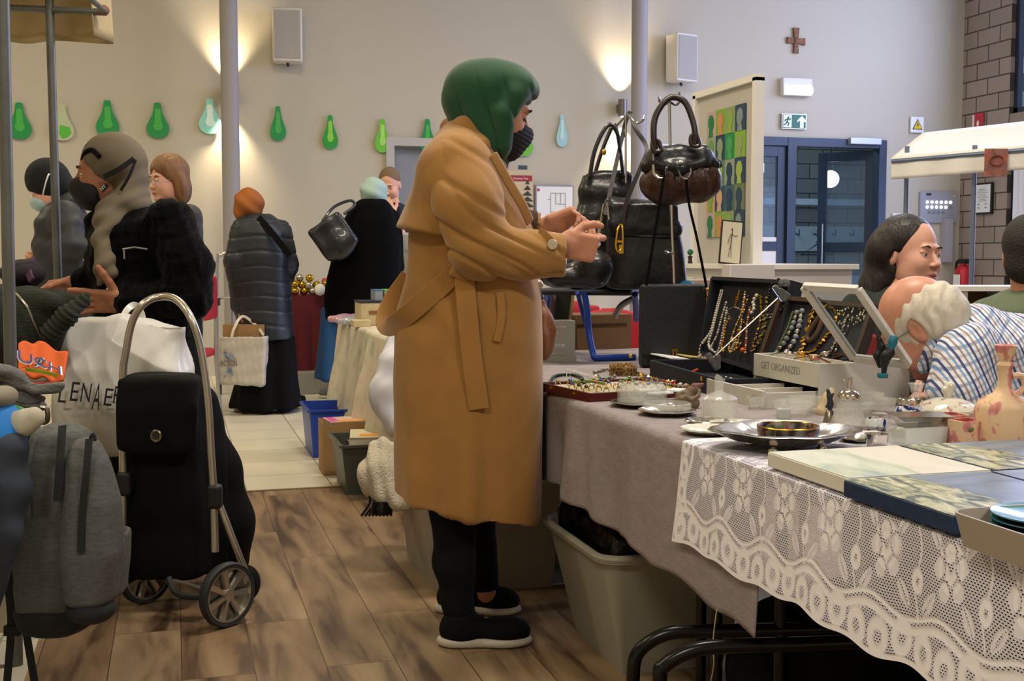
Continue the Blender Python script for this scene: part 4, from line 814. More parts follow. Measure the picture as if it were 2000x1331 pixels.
S = Sdf(0.006); S.ell(q4(-0.02, 0, 0.045), (0.112, 0.096, 0.100), Rh); S.ell(q4(-0.055, 0, -0.05), (0.07, 0.092, 0.095), Rh, 0.03); S.ell(q4(-0.02, 0.085, -0.05), (0.035, 0.03, 0.08), Rh, 0.03); S.ell(q4(-0.02, -0.085, -0.05), (0.035, 0.03, 0.08), Rh, 0.03)
S.ell(q4(0.115, 0, -0.045), (0.085, 0.075, 0.115), Rh, 0.012, '-'); S.build('hair', m_hairb, root4, disp=lambda P_, N: 0.004*np.sin((P_@l)*130+P_[:, 2]*15))
def glasses(q, root, m, s=1.0):
    mb = MB()
    for e in (-1, 1):
        c = q(0.108, 0.032*e, 0.0); mb.tube([c+s*(0.023*math.cos(t)*(q(0, 1, 0)-q(0, 0, 0))/1+0.017*math.sin(t)*(q(0, 0, 1)-q(0, 0, 0))) for t in np.linspace(0, 2*PI, 16, endpoint=False)], 0.0013, 5, closed=True)
        mb.tube([q(0.106, 0.054*e, 0.004), q(0.06, 0.078*e, 0.004), q(0.0, 0.082*e, 0.0)], 0.0015, 5)
    mb.tube([q(0.110, -0.010, 0.002), q(0.112, 0.010, 0.002)], 0.0013, 5); return mb.build('glasses', m, root)
glasses(q4, root4, m_alu)
S = Sdf(0.009); S.loft(rows_st(F4, [(400, 320, 355, .08), (418, 300, 378, .16), (450, 295, 388, .19), (520, 292, 390, .2), (600, 292, 390, .2)]), pw=2.3); S.cap(P(370, 425, -0.16), P(378, 520, -0.2), 0.07, 0.055, 0.04)
S.build('jacket', mat('grey_jacket', '35373a', 0.7, bump=0.2, bscale=80), root4, disp=lambda P_, N: 0.005*noise3(P_, 16, 7)); MB().strap([P(352, 398, -0.08), P(340, 425, -0.18), P(330, 460, -0.2)], 0.06, 0.006, -Fv, 6).build('collar', mat('grey_collar', '26282b', 0.7), root4)
S = Sdf(0.014); S.loft([(P(340, 590), .15, .15), ((*P(340, 690)[:2], 0.02), .16, .16)]); S.build('trousers', m_trouser, root4)

# ---------------------------------------------------------------- 5. woman with orange headscarf and quilted coat
F5 = Fig(8.5); P = F5.P; k = F5.k
root5 = thing('person', 'person in rust orange headscarf and long dark quilted coat carrying a white plastic bag', 'person', (P(515, 800)[0], P(515, 800)[1], 0))
S = Sdf(0.007); hc5 = P(484, 402); hf5 = unit(-Rv*0.8+Fv*0.45-Zv*0.3); q5 = head(S, hc5, hf5, neck=0.12, ears=False); vh = S.mesh()
S = Sdf(0.004); w5 = P(468, 602, -0.08); hand(S, w5, -Zv*0.95+Rv*0.1, Rv*0.9, 1, curls=(0.9, 1.1, 0.6), s=1.05, fr=0.0098); vn = S.mesh()
S = Sdf(0.016); S.ell(P(510, 500), (0.13, 0.12, 0.25)); S.chain([(P(488, 420), 0.05), (P(505, 450), 0.09)]); S.chain([(P(475, 450, -0.1), 0.05), (P(468, 530, -0.1), 0.04), (w5, 0.028)])
for e in (-0.08, 0.08): S.chain([(P(515, 600, e), 0.09), ((*P(515, 800, e)[:2], 0.07), 0.045)])
join('body', [S.mesh(), vh, vn], m_skin2, root5)
m_or = mat('rust_headscarf', '95541c', 0.75, bump=0.1, bscale=200); f, l, u = head_axes(hf5); Rh = np.stack([f, l, u], 1)
S = Sdf(0.007); S.ell(P(486, 400), (0.108, 0.125, 0.120), VIEWROT); S.ell(P(474, 420), (0.055, 0.08, 0.065), VIEWROT, 0.03); S.ell(q5(0.11, 0, -0.02), (0.07, 0.07, 0.075), Rh, 0.01, '-')
S.build('headscarf', m_or, root5, disp=lambda P_, N: 0.005*np.sin((P_@Rv)*45+P_[:, 2]*50))
m_quilt = mat('navy_quilt', '20262e', 0.42, bump=0.2, bscale=40)
S = Sdf(0.009); S.loft(rows_st(F5, [(418, 478, 528, .11), (432, 468, 545, .17), (455, 458, 560, .20), (500, 452, 566, .21), (560, 455, 568, .2), (620, 462, 570, .2), (664, 470, 573, .2)]), pw=2.3)
S.chain([(P(474, 448, -0.1), 0.085), (P(459, 510, -0.14), 0.07), (P(464, 598, -0.10), 0.05)], 0.04); S.chain([(P(548, 450, 0.1), 0.08), (P(563, 520, 0.05), 0.07), (P(555, 560, 0.2), 0.05)], 0.04)
S.build('quilted_coat', m_quilt, root5, disp=lambda P_, N: -0.006*np.exp(-(np.sin(P_[:, 2]*PI/0.105+0.3*np.sin(P_@Rv*15))/0.22)**2)+0.007*noise3(P_, 14, 2))
MB().strap([P(505, 425, -0.16), P(535, 460, -0.215), P(566, 500, -0.20)], 0.045, 0.008, -Fv, 5).build('bag_strap', m_black, root5)
S = Sdf(0.012); S.loft([(P(520, 655), .19, .17), (P(522, 720), .22, .20), ((*P(522, 800)[:2], 0.025), .27, .22)]); S.build('long_skirt', m_black, root5, disp=lambda P_, N: 0.014*np.sin(P_@Rv*42))
g = G(500, 803); shoe(F5, G(456, 803), G(456, 803)+Rv*0.29+Fv*0.03, root5, m_shoe, m_sole, w=0.11); shoe(F5, G(540, 800), G(540, 800)+Rv*0.2+Fv*0.1, root5, m_shoe, m_sole, w=0.11)
# Action bag
bg = thing('carrier_bag', 'translucent white plastic carrier with blue print and a brown box inside', 'bag', P(476, 760, -0.15))
m_pl = mat('translucent_plastic', 'd9d4c8', 0.4, trans=0.25, bump=0.4, bscale=25); m_cb = mat('cardboard', '9a7a50', 0.8, var=0.08)
Fb = Fig(8.3); P = Fb.P
MB().box(P(480, 672, 0.05), (0.145, 0.07, 0.14), VIEWROT).build('brown_box', m_cb, bg)
S = Sdf(0.008); S.box(P(477, 700, 0), (0.163, 0.09, 0.19), VIEWROT@rotm(0, 0.05, 0), 0.03); S.plane(P(477, 657), (0, 0, 1), P(477, 600)-1, P(477, 600)+1)
S.box(P(479, 672, 0.02), (0.150, 0.082, 0.16), VIEWROT@rotm(0, 0.05, 0), 0.02, 0.004, '-'); S.build('plastic_body', m_pl, bg, disp=lambda P_, N: 0.006*noise3(P_, 20, 4))
MB().strap([P(452, 660, -0.08), P(458, 640, -0.06), P(474, 618, 0), P(500, 636, 0.0), P(515, 655, -0.06)], 0.018, 0.003, -Fv, 6).build('bag_handle', mat('bag_white', 'd8d2c4', 0.6), bg)
text('bag_print', 'ACTION', mat('print_maroon', '4a3440', 0.7), bg, P(431, 716, -0.105), Rv, Zv, 0.042, width=0.115)
mb = MB()
for i in range(34):
    a = rng.uniform(0, 2*PI); r = rng.uniform(0.2, 1); x, z = 448+13*r*math.cos(a), 712+34*r*math.sin(a)
    if abs(z-712) > 7: mb.box(P(x, z, -0.104), (0.008, 0.001, 0.008), VIEWROT@rotm(0, rng.uniform(0, 3), 0))
mb.build('print_pattern', mat('print_blue', '7f93a8', 0.7), bg)

# ---------------------------------------------------------------- 6. woman in black coat with mint headscarf
F6 = Fig(8.8); P = F6.P; k = F6.k
root6 = thing('person', 'person in mint headscarf and long black coat seen from behind at the maroon table', 'person', (P(700, 780)[0], P(700, 780)[1], 0))
S = Sdf(0.008); hc6 = P(730, 382); hf6 = unit(Rv*0.35+Fv*0.85-Zv*0.25); head(S, hc6, hf6, neck=0.12, ears=False); hand(S, P(708, 528, 0.2), Rv*0.3+Fv*0.9, -Zv, 1); vh = S.mesh()
S = Sdf(0.016); S.ell(P(710, 480), (0.13, 0.12, 0.25)); S.chain([(P(728, 400), 0.05), (P(715, 430), 0.09)])
for e in (-0.09, 0.09): S.chain([(P(690, 560)+Rv*e*0.5, 0.07), ((*(P(660, 780)+Rv*e*0.5)[:2], 0.09), 0.035)])
for e in (-1, 1): S.chain([(P(715, 440)+Rv*e*0.12, 0.04), (P(720, 500)+Rv*e*0.16, 0.035), (P(722, 530, 0.2)+Rv*e*0.10, 0.03)])
join('body', [S.mesh(), vh], m_skin, root6)
S = Sdf(0.008); S.ell(P(730, 376), (0.104, 0.135, 0.112), VIEWROT); S.ell(P(735, 396), (0.07, 0.07, 0.06), VIEWROT, 0.03); S.build('headscarf', mat('mint_headscarf', '9db8b4', 0.8), root6, disp=lambda P_, N: 0.004*np.sin(P_[:, 2]*60+P_@Rv*30))
S = Sdf(0.010); S.loft(rows_st(F6, [(388, 705, 752, .12), (400, 690, 764, .17), (430, 672, 776, .20), (480, 655, 782, .21), (540, 640, 780, .21), (582, 634, 775, .22), (625, 632, 770, .22)]), pw=2.3)
S.cap(P(762, 430, 0.05), P(772, 520, 0.1), 0.08, 0.07, 0.04); S.build('black_coat', mat('black_wool', '08090b', 0.95, spec=0.1, bump=0.3, bscale=60), root6, disp=lambda P_, N: 0.006*noise3(P_, 12, 2))
S = Sdf(0.012); S.loft([(P(668, 600), .16, .14), ((*P(662, 742)[:2], P(662, 742)[2]), .19, .16)]); S.build('blue_skirt', mat('blue_skirt', '1f4f86', 0.8), root6, disp=lambda P_, N: 0.01*np.sin(P_@Rv*40))
m_grey_shoe = mat('grey_trainer', '5c6068', 0.7); a = G(622, 778); shoe(F6, a, a+Rv*0.28+Fv*0.02, root6, m_grey_shoe, m_sole, w=0.11, h=0.10); shoe(F6, a+Rv*0.18+Fv*0.2, a+Rv*0.4+Fv*0.3, root6, m_grey_shoe, m_sole, w=0.11, h=0.10)
m_bl = mat('black_leather', '1b1c20', 0.33, bump=0.15, bscale=40, coat=0.2)
b6 = thing('handbag', 'black leather tote hung on the back of the mint headscarf woman', 'bag', P(645, 515, -0.25))
S = Sdf(0.008); Rt = VIEWROT@rotm(0, 0, 0.15)@rotm(0, -0.62, 0); S.box(P(651, 462, -0.30), (0.135, 0.055, 0.135), Rt, 0.03, 0.03); S.ell(P(662, 478, -0.30), (0.12, 0.07, 0.11), Rt, 0.04)
S.build('bag_body', m_bl, b6, disp=lambda P_, N: 0.008*noise3(P_, 14, 8)); MB().tube([P(630, 432, -0.33), P(652, 405, -0.28), P(684, 392, -0.20), P(692, 402, -0.19), P(672, 418, -0.24)], 0.011, 8, smooth=6).build('bag_handle', m_bl, b6)

# ---------------------------------------------------------------- 7. man with hand on chin
F7 = Fig(9.6); P = F7.P; k = F7.k
root7 = thing('person', 'person with short cropped hair and navy polo, hand on chin by the grey door', 'person', (P(770, 770)[0], P(770, 770)[1], 0))
hc7 = P(761, 362); hf7 = unit(-Rv*0.15-Fv*0.9-Zv*0.38); f, l, u = head_axes(hf7); Rh = np.stack([f, l, u], 1)
S = Sdf(0.0055); q7 = head(S, hc7, hf7, s=1.08, neck=0.13); vh = S.mesh(); S = Sdf(0.005); w7 = P(766, 418, -0.22); hand(S, w7, Zv*0.85-Rv*0.4, Fv*0.9-Rv*0.3, -1, curls=(0.6, 0.7, 0.5), s=1.05, fr=0.0105); vn = S.mesh()
S = Sdf(0.016); S.ell(P(775, 470), (0.15, 0.12, 0.25)); S.chain([(P(765, 390), 0.055), (P(772, 430), 0.09)]); S.chain([(P(795, 425), 0.045), (P(795, 480, -0.1), 0.04), (w7, 0.03)])
for e in (-0.1, 0.1): S.chain([(P(775, 550)+Rv*e, 0.09), ((*(P(775, 770)+Rv*e)[:2], 0.06), 0.05)])
join('body', [S.mesh(), vh, vn], m_skin4, root7); eyes(q7, 1.08, root7, hf7)
S = Sdf(0.006); S.ell(q7(-0.02, 0, 0.045), (0.106, 0.086, 0.096), Rh); S.ell(q7(0.11, 0, -0.01), (0.07, 0.09, 0.10), Rh, 0.01, '-'); S.plane(q7(0, 0, -0.02), -u, hc7-.4, hc7+.4); S.build('cropped_hair', mat('cropped_hair', '7a624c', 0.8, bump=0.5, bscale=300), root7)
m_navy = mat('navy_polo', '1d2230', 0.8)
S = Sdf(0.010); S.loft(rows_st(F7, [(396, 750, 785, .10), (408, 738, 800, .15), (430, 732, 812, .16), (500, 735, 812, .16), (560, 738, 808, .16)]), pw=2.4); S.chain([(P(800, 418), 0.07), (P(803, 465, -0.06), 0.065)], 0.03); S.chain([(P(742, 418), 0.07), (P(740, 465, 0.0), 0.06)], 0.03); S.build('polo_shirt', m_navy, root7, disp=lambda P_, N: 0.005*noise3(P_, 16, 2))
S = Sdf(0.012)
for e in (-0.1, 0.1): S.chain([(P(775, 560)+Rv*e, 0.10), ((*(P(775, 770)+Rv*e)[:2], 0.05), 0.07)])
S.build('trousers', m_trouser, root7)

# ---------------------------------------------------------------- 8. dark haired woman sitting at the right
F8 = Fig(4.25); P = F8.P; k = F8.k
root8 = thing('person', 'person with long dark hair swept back and dark green top, looking right behind the table', 'person', (P(1760, 720)[0], P(1760, 720)[1], 0))
hc8 = P(1778, 498); hf8 = unit(Rv*0.50-Fv*0.84-Zv*0.03); f, l, u = head_axes(hf8, Zv+Rv*0.06); Rh = np.stack([f, l, u], 1)
S = Sdf(0.003); q8 = head(S, hc8, hf8, up=Zv+Rv*0.06, s=1.08, neck=0.14); S.ell(q8(0.045, 0, -0.085), (0.045, 0.055, 0.03), Rh, 0.03); vh = S.mesh(); S = Sdf(0.004)
for e in (-1, 1): hand(S, P(1765, 735, -0.25)+Rv*0.12*e, -Rv*0.6*e-Fv*0.7, -Zv, e)
v8 = S.mesh()
S = Sdf(0.014); S.ell(P(1755, 660), (0.12, 0.11, 0.2)); S.chain([(P(1773, 540), 0.06), (P(1762, 600), 0.08)])
for e in (-1, 1): S.chain([(P(1760, 600)+Rv*0.14*e, 0.04), (P(1760, 690)+Rv*0.17*e, 0.04), (P(1765, 735, -0.25)+Rv*0.12*e, 0.035)]); S.chain([(P(1760, 740)+Rv*0.1*e, 0.09), ((*(P(1765, 740, -0.4)+Rv*0.12*e)[:2], 0.5), 0.07), ((*(P(1765, 740, -0.4)+Rv*0.12*e)[:2], 0.05), 0.045)])
join('body', [S.mesh(), vh, v8], m_skin4, root8); eyes(q8, 1.08, root8, hf8)
m_hd = mat('dark_brown_hair', '1f1613', 0.45, bump=0.6, bscale=70, stretch=(1, 1, 0.2), var=0.3, vscale=12)
S = Sdf(0.005); S.ell(q8(-0.028, 0, 0.052), (0.108, 0.094, 0.092), Rh, 0.02); S.ell(q8(-0.055, 0, 0.0), (0.075, 0.088, 0.09), Rh, 0.03)
S.chain([(q8(-0.06, -0.03, 0.0), 0.085), (P(1738, 520, 0.05), 0.075), (P(1712, 560, 0.04), 0.055), (P(1690, 600, 0.02), 0.038)], 0.05)
S.ell(q8(0.125, 0, -0.052), (0.082, 0.082, 0.088), Rh, 0.02, '-'); S.ell(q8(0.02, 0.09, -0.03), (0.035, 0.03, 0.045), Rh, 0.01, '-'); S.ell(q8(0.02, -0.09, -0.03), (0.035, 0.03, 0.045), Rh, 0.01, '-')
S.build('hair', m_hd, root8, disp=lambda P_, N: 0.002*noise3(P_, 40, 2))
S = Sdf(0.012)
for e in (-1, 1): S.chain([(P(1760, 745)+Rv*0.1*e, 0.11), ((*(P(1765, 740, -0.4)+Rv*0.12*e)[:2], 0.5), 0.09), ((*(P(1765, 740, -0.4)+Rv*0.12*e)[:2], 0.05), 0.06)])
S.build('trousers', m_trouser, root8)
S = Sdf(0.009); S.loft(rows_st(F8, [(548, 1744, 1798, .09), (565, 1717, 1822, .14), (590, 1692, 1842, .18), (640, 1676, 1854, .19), (720, 1672, 1857, .19), (770, 1672, 1862, .2)]), pw=2.4); S.ell(P(1775, 545, -0.04), (0.05, 0.06, 0.05), None, 0.02, '-')
for e in (-1, 1): S.chain([(P(1760, 600)+Rv*0.15*e, 0.07), (P(1760, 690)+Rv*0.19*e, 0.065), (P(1765, 733, -0.2)+Rv*0.13*e, 0.05)], 0.04)
S.build('dark_top', mat('dark_green_top', '232a24', 0.85, bump=0.2, bscale=80), root8, disp=lambda P_, N: 0.005*noise3(P_, 14, 2))

# ---------------------------------------------------------------- 9. old man bending over the table
F9 = Fig(3.12); P = F9.P; k = F9.k
root9 = thing('person', 'bald white-haired person in blue and white checked shirt bending over the jewellery table', 'person', (P(1960, 900)[0], P(1960, 900)[1], 0))
hf9 = unit(-Rv*0.60+Fv*0.42-Zv*0.55); up9 = unit(-Rv*0.40+Zv*0.85+Fv*0.2); hc9 = P(1797, 637, 0); f, l, u = head_axes(hf9, up9); Rh = np.stack([f, l, u], 1)
S = Sdf(0.003); q9 = head(S, hc9, hf9, up=up9, s=1.03, neck=0.0); S.cap(q9(-0.04, 0, -0.05), P(1862, 700, 0.0), 0.068, 0.075, 0.04); vh = S.mesh(); S = Sdf(0.004); hand(S, P(1875, 792, 0.0), -Rv*0.8-Fv*0.3, -Zv, 1); hand(S, P(1850, 780, 0.2), -Rv*0.8+Fv*0.3, -Zv, -1); v9 = S.mesh()
S = Sdf(0.012); S.chain([(P(1850, 690), 0.07), (P(1940, 740, 0.02), 0.09), (P(2060, 820, 0.05), 0.12), (P(2090, 950, 0.08), 0.12)]); S.chain([(P(1900, 720, -0.12), 0.04), (P(1895, 790, -0.15), 0.04), (P(1875, 792, 0.0), 0.035)]); S.chain([(P(1910, 720, 0.18), 0.04), (P(1910, 780, 0.2), 0.04), (P(1850, 780, 0.2), 0.035)])
for e in (-0.1, 0.1): S.chain([(P(2090, 960, 0.08+e), 0.10), ((*P(2090, 1000, 0.08+e)[:2], 0.08), 0.05)])
def baldmi(): return None
body9 = join('body', [S.mesh(), vh, v9], m_skin3, root9)
m_hw = mat('white_hair', 'cfc6b4', 0.7, bump=0.5, bscale=60, stretch=(1, 1, 0.3), var=0.12, vscale=40)
S = Sdf(0.0025); S.ell(q9(-0.030, 0, 0.006), (0.106, 0.094, 0.092), Rh, 0.02); S.ell(q9(-0.05, 0, -0.03), (0.07, 0.082, 0.055), Rh, 0.03)
S.ell(q9(0.060, 0, 0.135), (0.13, 0.30, 0.082), Rh, 0.008, '-'); S.ell(q9(0.122, 0, -0.02), (0.078, 0.3, 0.12), Rh, 0.006, '-'); S.ell(q9(-0.003, 0.09, -0.014), (0.026, 0.03, 0.038), Rh, 0.008, '-'); S.ell(q9(-0.003, -0.09, -0.014), (0.026, 0.03, 0.038), Rh, 0.008, '-')
S.build('hair_fringe', m_hw, root9, disp=lambda P_, N: 0.0022*np.sin((P_@f)*190+(P_@u)*60+np.sin(P_@u*80)))
g9 = glasses(q9, root9, mat('spectacle_metal', '6f7f86', 0.3, 0.7), 1.1); eyes(q9, 1.03, root9, hf9)
# checked shirt
m_plaid = mat('checked_shirt', 'e6e6ec', 0.8); nt, ns, lk, b = nodes_of(m_plaid)
tc = ns.new('ShaderNodeTexCoord'); mpp = ns.new('ShaderNodeMapping'); mpp.inputs['Rotation'].default_value = (0, 0.42, YAW); lk.new(tc.outputs['Object'], mpp.inputs[0]); sp = ns.new('ShaderNodeSeparateXYZ'); lk.new(mpp.outputs[0], sp.inputs[0])
def stripes(out, per, w, off=0.0):
    a = ns.new('ShaderNodeMath'); a.operation = 'MULTIPLY_ADD'; a.inputs[1].default_value = 1/per; a.inputs[2].default_value = 50+off; lk.new(out, a.inputs[0])
    f_ = ns.new('ShaderNodeMath'); f_.operation = 'FRACT'; lk.new(a.outputs[0], f_.inputs[0]); c_ = ns.new('ShaderNodeMath'); c_.operation = 'LESS_THAN'; c_.inputs[1].default_value = w; lk.new(f_.outputs[0], c_.inputs[0]); return c_.outputs[0]
last = None
base = (*srgb('e6e6ec'), 1)
for out, per, w, off, col, fac in ((sp.outputs[2], 0.018, 0.34, 0.1, 'a8a09a', 0.5), (sp.outputs[2], 0.036, 0.2, 0.6, '6f86b8', 0.5), (sp.outputs[0], 0.036, 0.16, 0.0, '24407e', 0.95), (sp.outputs[0], 0.036, 0.14, 0.30, '5a92c6', 0.85), (sp.outputs[0], 0.036, 0.13, 0.62, '7d6a66', 0.8)):
    s_ = stripes(out, per, w, off); ml = ns.new('ShaderNodeMath'); ml.operation = 'MULTIPLY'; ml.inputs[1].default_value = fac; lk.new(s_, ml.inputs[0])
    mx = ns.new('ShaderNodeMix'); mx.data_type = 'RGBA'; lk.new(ml.outputs[0], mx.inputs['Factor']); mx.inputs[7].default_value = (*srgb(col), 1)
    if last is None: mx.inputs[6].default_value = base
    else: lk.new(last, mx.inputs[6])
    last = mx.outputs[2]
lk.new(last, b.inputs['Base Color'])
S = Sdf(0.006); S.chain([(P(1868, 668, 0.0), 0.075), (P(1905, 700, 0.02), 0.14), (P(1960, 745, 0.04), 0.175), (P(2050, 810, 0.06), 0.19), (P(2090, 920, 0.08), 0.18)], 0.05); S.ell(P(1905, 668, 0.03), (0.09, 0.2, 0.06), VIEWROT@rotm(0, 0.35, 0), 0.05)
S.chain([(P(1890, 700, -0.15), 0.085), (P(1880, 770, -0.18), 0.082), (P(1905, 800, -0.16), 0.08)], 0.04); S.chain([(P(1900, 690, 0.2), 0.085), (P(1905, 770, 0.22), 0.08)], 0.04)
S.cap(P(1820, 640, 0), P(1866, 690, 0.0), 0.072, 0.066, 0.01, '-')
def shf(P_, N): return 0.006*np.sin(P_@Rv*34-P_[:, 2]*22+np.sin(P_[:, 2]*16))+0.004*noise3(P_, 22, 3)
sh9 = S.build('checked_shirt', m_plaid, root9, disp=shf)
S = Sdf(0.004); S.chain([(P(1868, 618, 0.06), 0.016), (P(1850, 640, -0.07), 0.022), (P(1822, 685, -0.085), 0.022), (P(1803, 718, -0.05), 0.018)], 0.01); S.build('shirt_collar', m_plaid, sh9)
S = Sdf(0.012); S.chain([(P(2090, 930, 0.08), 0.19), (P(2090, 1000, 0.08), 0.17)]);
for e in (-0.1, 0.1): S.chain([(P(2090, 980, 0.08+e), 0.11), ((*P(2090, 1000, 0.08+e)[:2], 0.06), 0.07)])
S.build('trousers', m_trouser, root9)

# ---------------------------------------------------------------- 10. man in green t-shirt at the right edge
F10 = Fig(3.9); P = F10.P; k = F10.k
root10 = thing('person', 'person in olive green t-shirt with short dark hair, cut by the right edge', 'person', (P(2020, 760)[0], P(2020, 760)[1], 0))
hc10 = P(2018, 500); hf10 = unit(Rv*0.6+Fv*0.8); f, l, u = head_axes(hf10); Rh = np.stack([f, l, u], 1)
S = Sdf(0.004); q10 = head(S, hc10, hf10, s=1.1, neck=0.15); vh = S.mesh(); S = Sdf(0.004)
for e in (-1, 1): hand(S, P(2030, 780, 0.2)+Rv*0.2*e, Fv-Rv*0.3*e, -Zv, -e)
v10 = S.mesh()
S = Sdf(0.014); S.ell(P(2030, 680), (0.14, 0.11, 0.22)); S.chain([(P(2022, 540), 0.06), (P(2030, 620), 0.09)])
for e in (-1, 1): S.chain([(P(2030, 640)+Rv*0.15*e, 0.045), (P(2030, 740)+Rv*0.2*e, 0.045), (P(2030, 780, 0.2)+Rv*0.2*e, 0.04)]); S.chain([(P(2030, 780)+Rv*0.1*e, 0.09), ((*(P(2030, 780, 0.4)+Rv*0.12*e)[:2], 0.5), 0.08), ((*(P(2030, 780, 0.4)+Rv*0.12*e)[:2], 0.06), 0.05)])
join('body', [S.mesh(), vh, v10], m_skin3, root10)
S = Sdf(0.005); S.ell(q10(-0.025, 0, 0.04), (0.110, 0.090, 0.098), Rh); S.ell(q10(-0.07, 0, -0.03), (0.05, 0.07, 0.06), Rh, 0.03); S.ell(q10(0.11, 0, -0.04), (0.09, 0.1, 0.10), Rh, 0.01, '-'); S.ell(q10(0.0, 0.095, -0.01), (0.03, 0.03, 0.05), Rh, 0.01, '-'); S.ell(q10(-0.02, 0, 0.16), (0.06, 0.05, 0.045), Rh, 0.01, '-')
S.build('dark_hair', mat('short_dark_hair', '2c2723', 0.7, bump=0.6, bscale=200), root10)
S = Sdf(0.009); S.loft(rows_st(F10, [(560, 1985, 2060, .10), (578, 1950, 2110, .15), (600, 1912, 2130, .18), (630, 1893, 2140, .19), (700, 1890, 2150, .19), (780, 1895, 2150, .2)]), pw=2.4)
for e in (-1, 1): S.chain([(P(2030, 630)+Rv*0.17*e, 0.08), (P(2030, 720)+Rv*0.21*e, 0.075)], 0.04)
S.build('green_tshirt', mat('olive_tshirt', '5f6b52', 0.85, bump=0.1, bscale=200), root10, disp=lambda P_, N: 0.006*noise3(P_, 12, 2))
# ================================================================ TABLES, CLOTHS AND WHAT IS UNDER THEM
TZ = 0.722
def T(px, py, z=TZ): return G(px, py, z)
XE = 1.04
m_tabletop = mat('table_board', '6b5a48', 0.6); m_blackmetal = mat('black_tube', '0b0c0e', 0.25, 0.2)
def folding_table(lab, x0, x1, y0, y1, z=0.712, ends=True):
    t = thing('folding_table', lab, 'table', ((x0+x1)/2, (y0+y1)/2, 0))
    MB().box(((x0+x1)/2, (y0+y1)/2, z-0.014), ((x1-x0)/2, (y1-y0)/2, 0.012)).build('table_top', m_tabletop, t)
    for y in (y0+0.28, y1-0.28):
        for x in (x0+0.18, x1-0.14): MB().cyl((x, y, 0.02), (x, y, z-0.02), 0.014).build('leg', m_blackmetal, t)
        MB().tube([(x0+0.02, y, 0.0), (x0+0.03, y, 0.02), (x0+0.12, y, 0.035), (x1-0.12, y, 0.035), (x1-0.02, y, 0.0)], 0.013, 8, smooth=4).build('foot_bar', m_blackmetal, t)
    return t
folding_table('long folding table under the grey cloth carrying jewellery and glassware', XE+0.01, 1.95, 2.32, 4.75)
tb = thing('folding_table', 'black-legged folding table under the white lace cloth', 'table', (1.5, 1.3, 0))
MB().box((1.5, 1.28, 0.698), (0.45, 0.98, 0.012)).build('table_top', m_tabletop, tb)
q = W(1236, 1331, 2.45)
for j, (px, py, dd) in enumerate(((1236, 1331, 2.42), (1288, 1331, 2.22))):
    a = W(px, py, dd); b_ = W(px+10, py-55 if j == 0 else py-30, dd); c_ = W(px+60, py-90 if j == 0 else py-58, dd); d_ = W(px+270, py-100 if j == 0 else py-72, dd)
    MB().tube([(a[0], a[1], 0.0), (a[0], a[1], 0.12), a, b_, c_, W(px+130, py-97 if j == 0 else py-68, dd), d_, W(px+420, py-104 if j == 0 else py-78, dd)], 0.0145, 12, smooth=6).build('leg', m_blackmetal, tb)
for px, dd in ((1524, 2.42), (1400, 2.6)):
    a = W(px, 1240, dd); MB().cyl((a[0], a[1], 0.0), (a[0], a[1], 0.69), 0.013).build('leg', m_blackmetal, tb)
# grey cloth
m_grey = mat('grey_tablecloth', '938a8a', 0.9, bump=0.25, bscale=90, stretch=(1, 1, 3), var=0.10, vscale=22)
def drape(xb, xe, y0, y1, zt, zb, ripple, nu=150, nd=26, ntop=10, seed=1, lean=0.012, zfn=None):
    Ls = (xb-xe); r = 0.022
    def fn(u, v):
        y = lerp(y0, y1, u); n = v*(ntop+6+nd)
        if n <= ntop: return (lerp(xb, xe+r, n/ntop), y, zt)
        if n <= ntop+6: a = (n-ntop)/6*PI/2; return (xe+r-r*math.sin(a), y, zt-r+r*math.cos(a))
        s = (n-ntop-6)/nd; zz = (zfn(u) if zfn else zb)
        amp = ripple*min(1, s*1.6)*(1 if y1 > 5 else 0.15+0.85*min(1, max(0, (y-2.35)/0.5))); w = math.sin(y*13+seed)+0.6*math.sin(y*29+2*seed)+0.35*math.sin(y*47+s*2)
        return (xe-lean*s-amp*w, y+0.012*s*math.sin(y*11), lerp(zt-r, zz, s))
    return MB().grid(fn, nu, ntop+6+nd)
o = drape(1.97, XE, 1.93, 4.72, 0.722, 0.45, 0.016, zfn=lambda u: 0.405+0.06*min(1, u*2)+0.006*math.sin(u*60)).build('grey_tablecloth', m_grey, solid=0.003, base=(1.5, 3.3, 0.4)); tag(o, 'rumpled grey linen cloth draped over the jewellery table', 'tablecloth')
tag(MB().tube([W(1400, 1190, 2.28), W(1393, 1250, 2.28), W(1394, 1300, 2.27), W(1386, 1340, 2.28)], 0.0012, 5, smooth=4).build('loose_thread', mat('thread', 'b9b09a', 0.8)), 'long pale loose thread hanging from the grey cloth hem', 'thread')
# lace cloth with real holes
m_lace = mat('white_lace', 'eae8f2', 0.85); nt, ns, lk, b = nodes_of(m_lace)
tc = ns.new('ShaderNodeTexCoord'); sp = ns.new('ShaderNodeSeparateXYZ'); at = ns.new('ShaderNodeAttribute'); at.attribute_name = 'motif'
au = ns.new('ShaderNodeAttribute'); au.attribute_name = 'cu'; av = ns.new('ShaderNodeAttribute'); av.attribute_name = 'cv'
def mth(op, a, b_=None, c=None):
    n = ns.new('ShaderNodeMath'); n.operation = op
    for i, q in enumerate((a, b_, c)):
        if q is None: continue
        if isinstance(q, (int, float)): n.inputs[i].default_value = q
        else: lk.new(q, n.inputs[i])
    return n.outputs[0]
row = mth('FLOOR', mth('MULTIPLY', av.outputs['Fac'], 1/0.0042)); ush = mth('ADD', mth('MULTIPLY', au.outputs['Fac'], 1/0.0068), mth('MULTIPLY', row, 0.5))
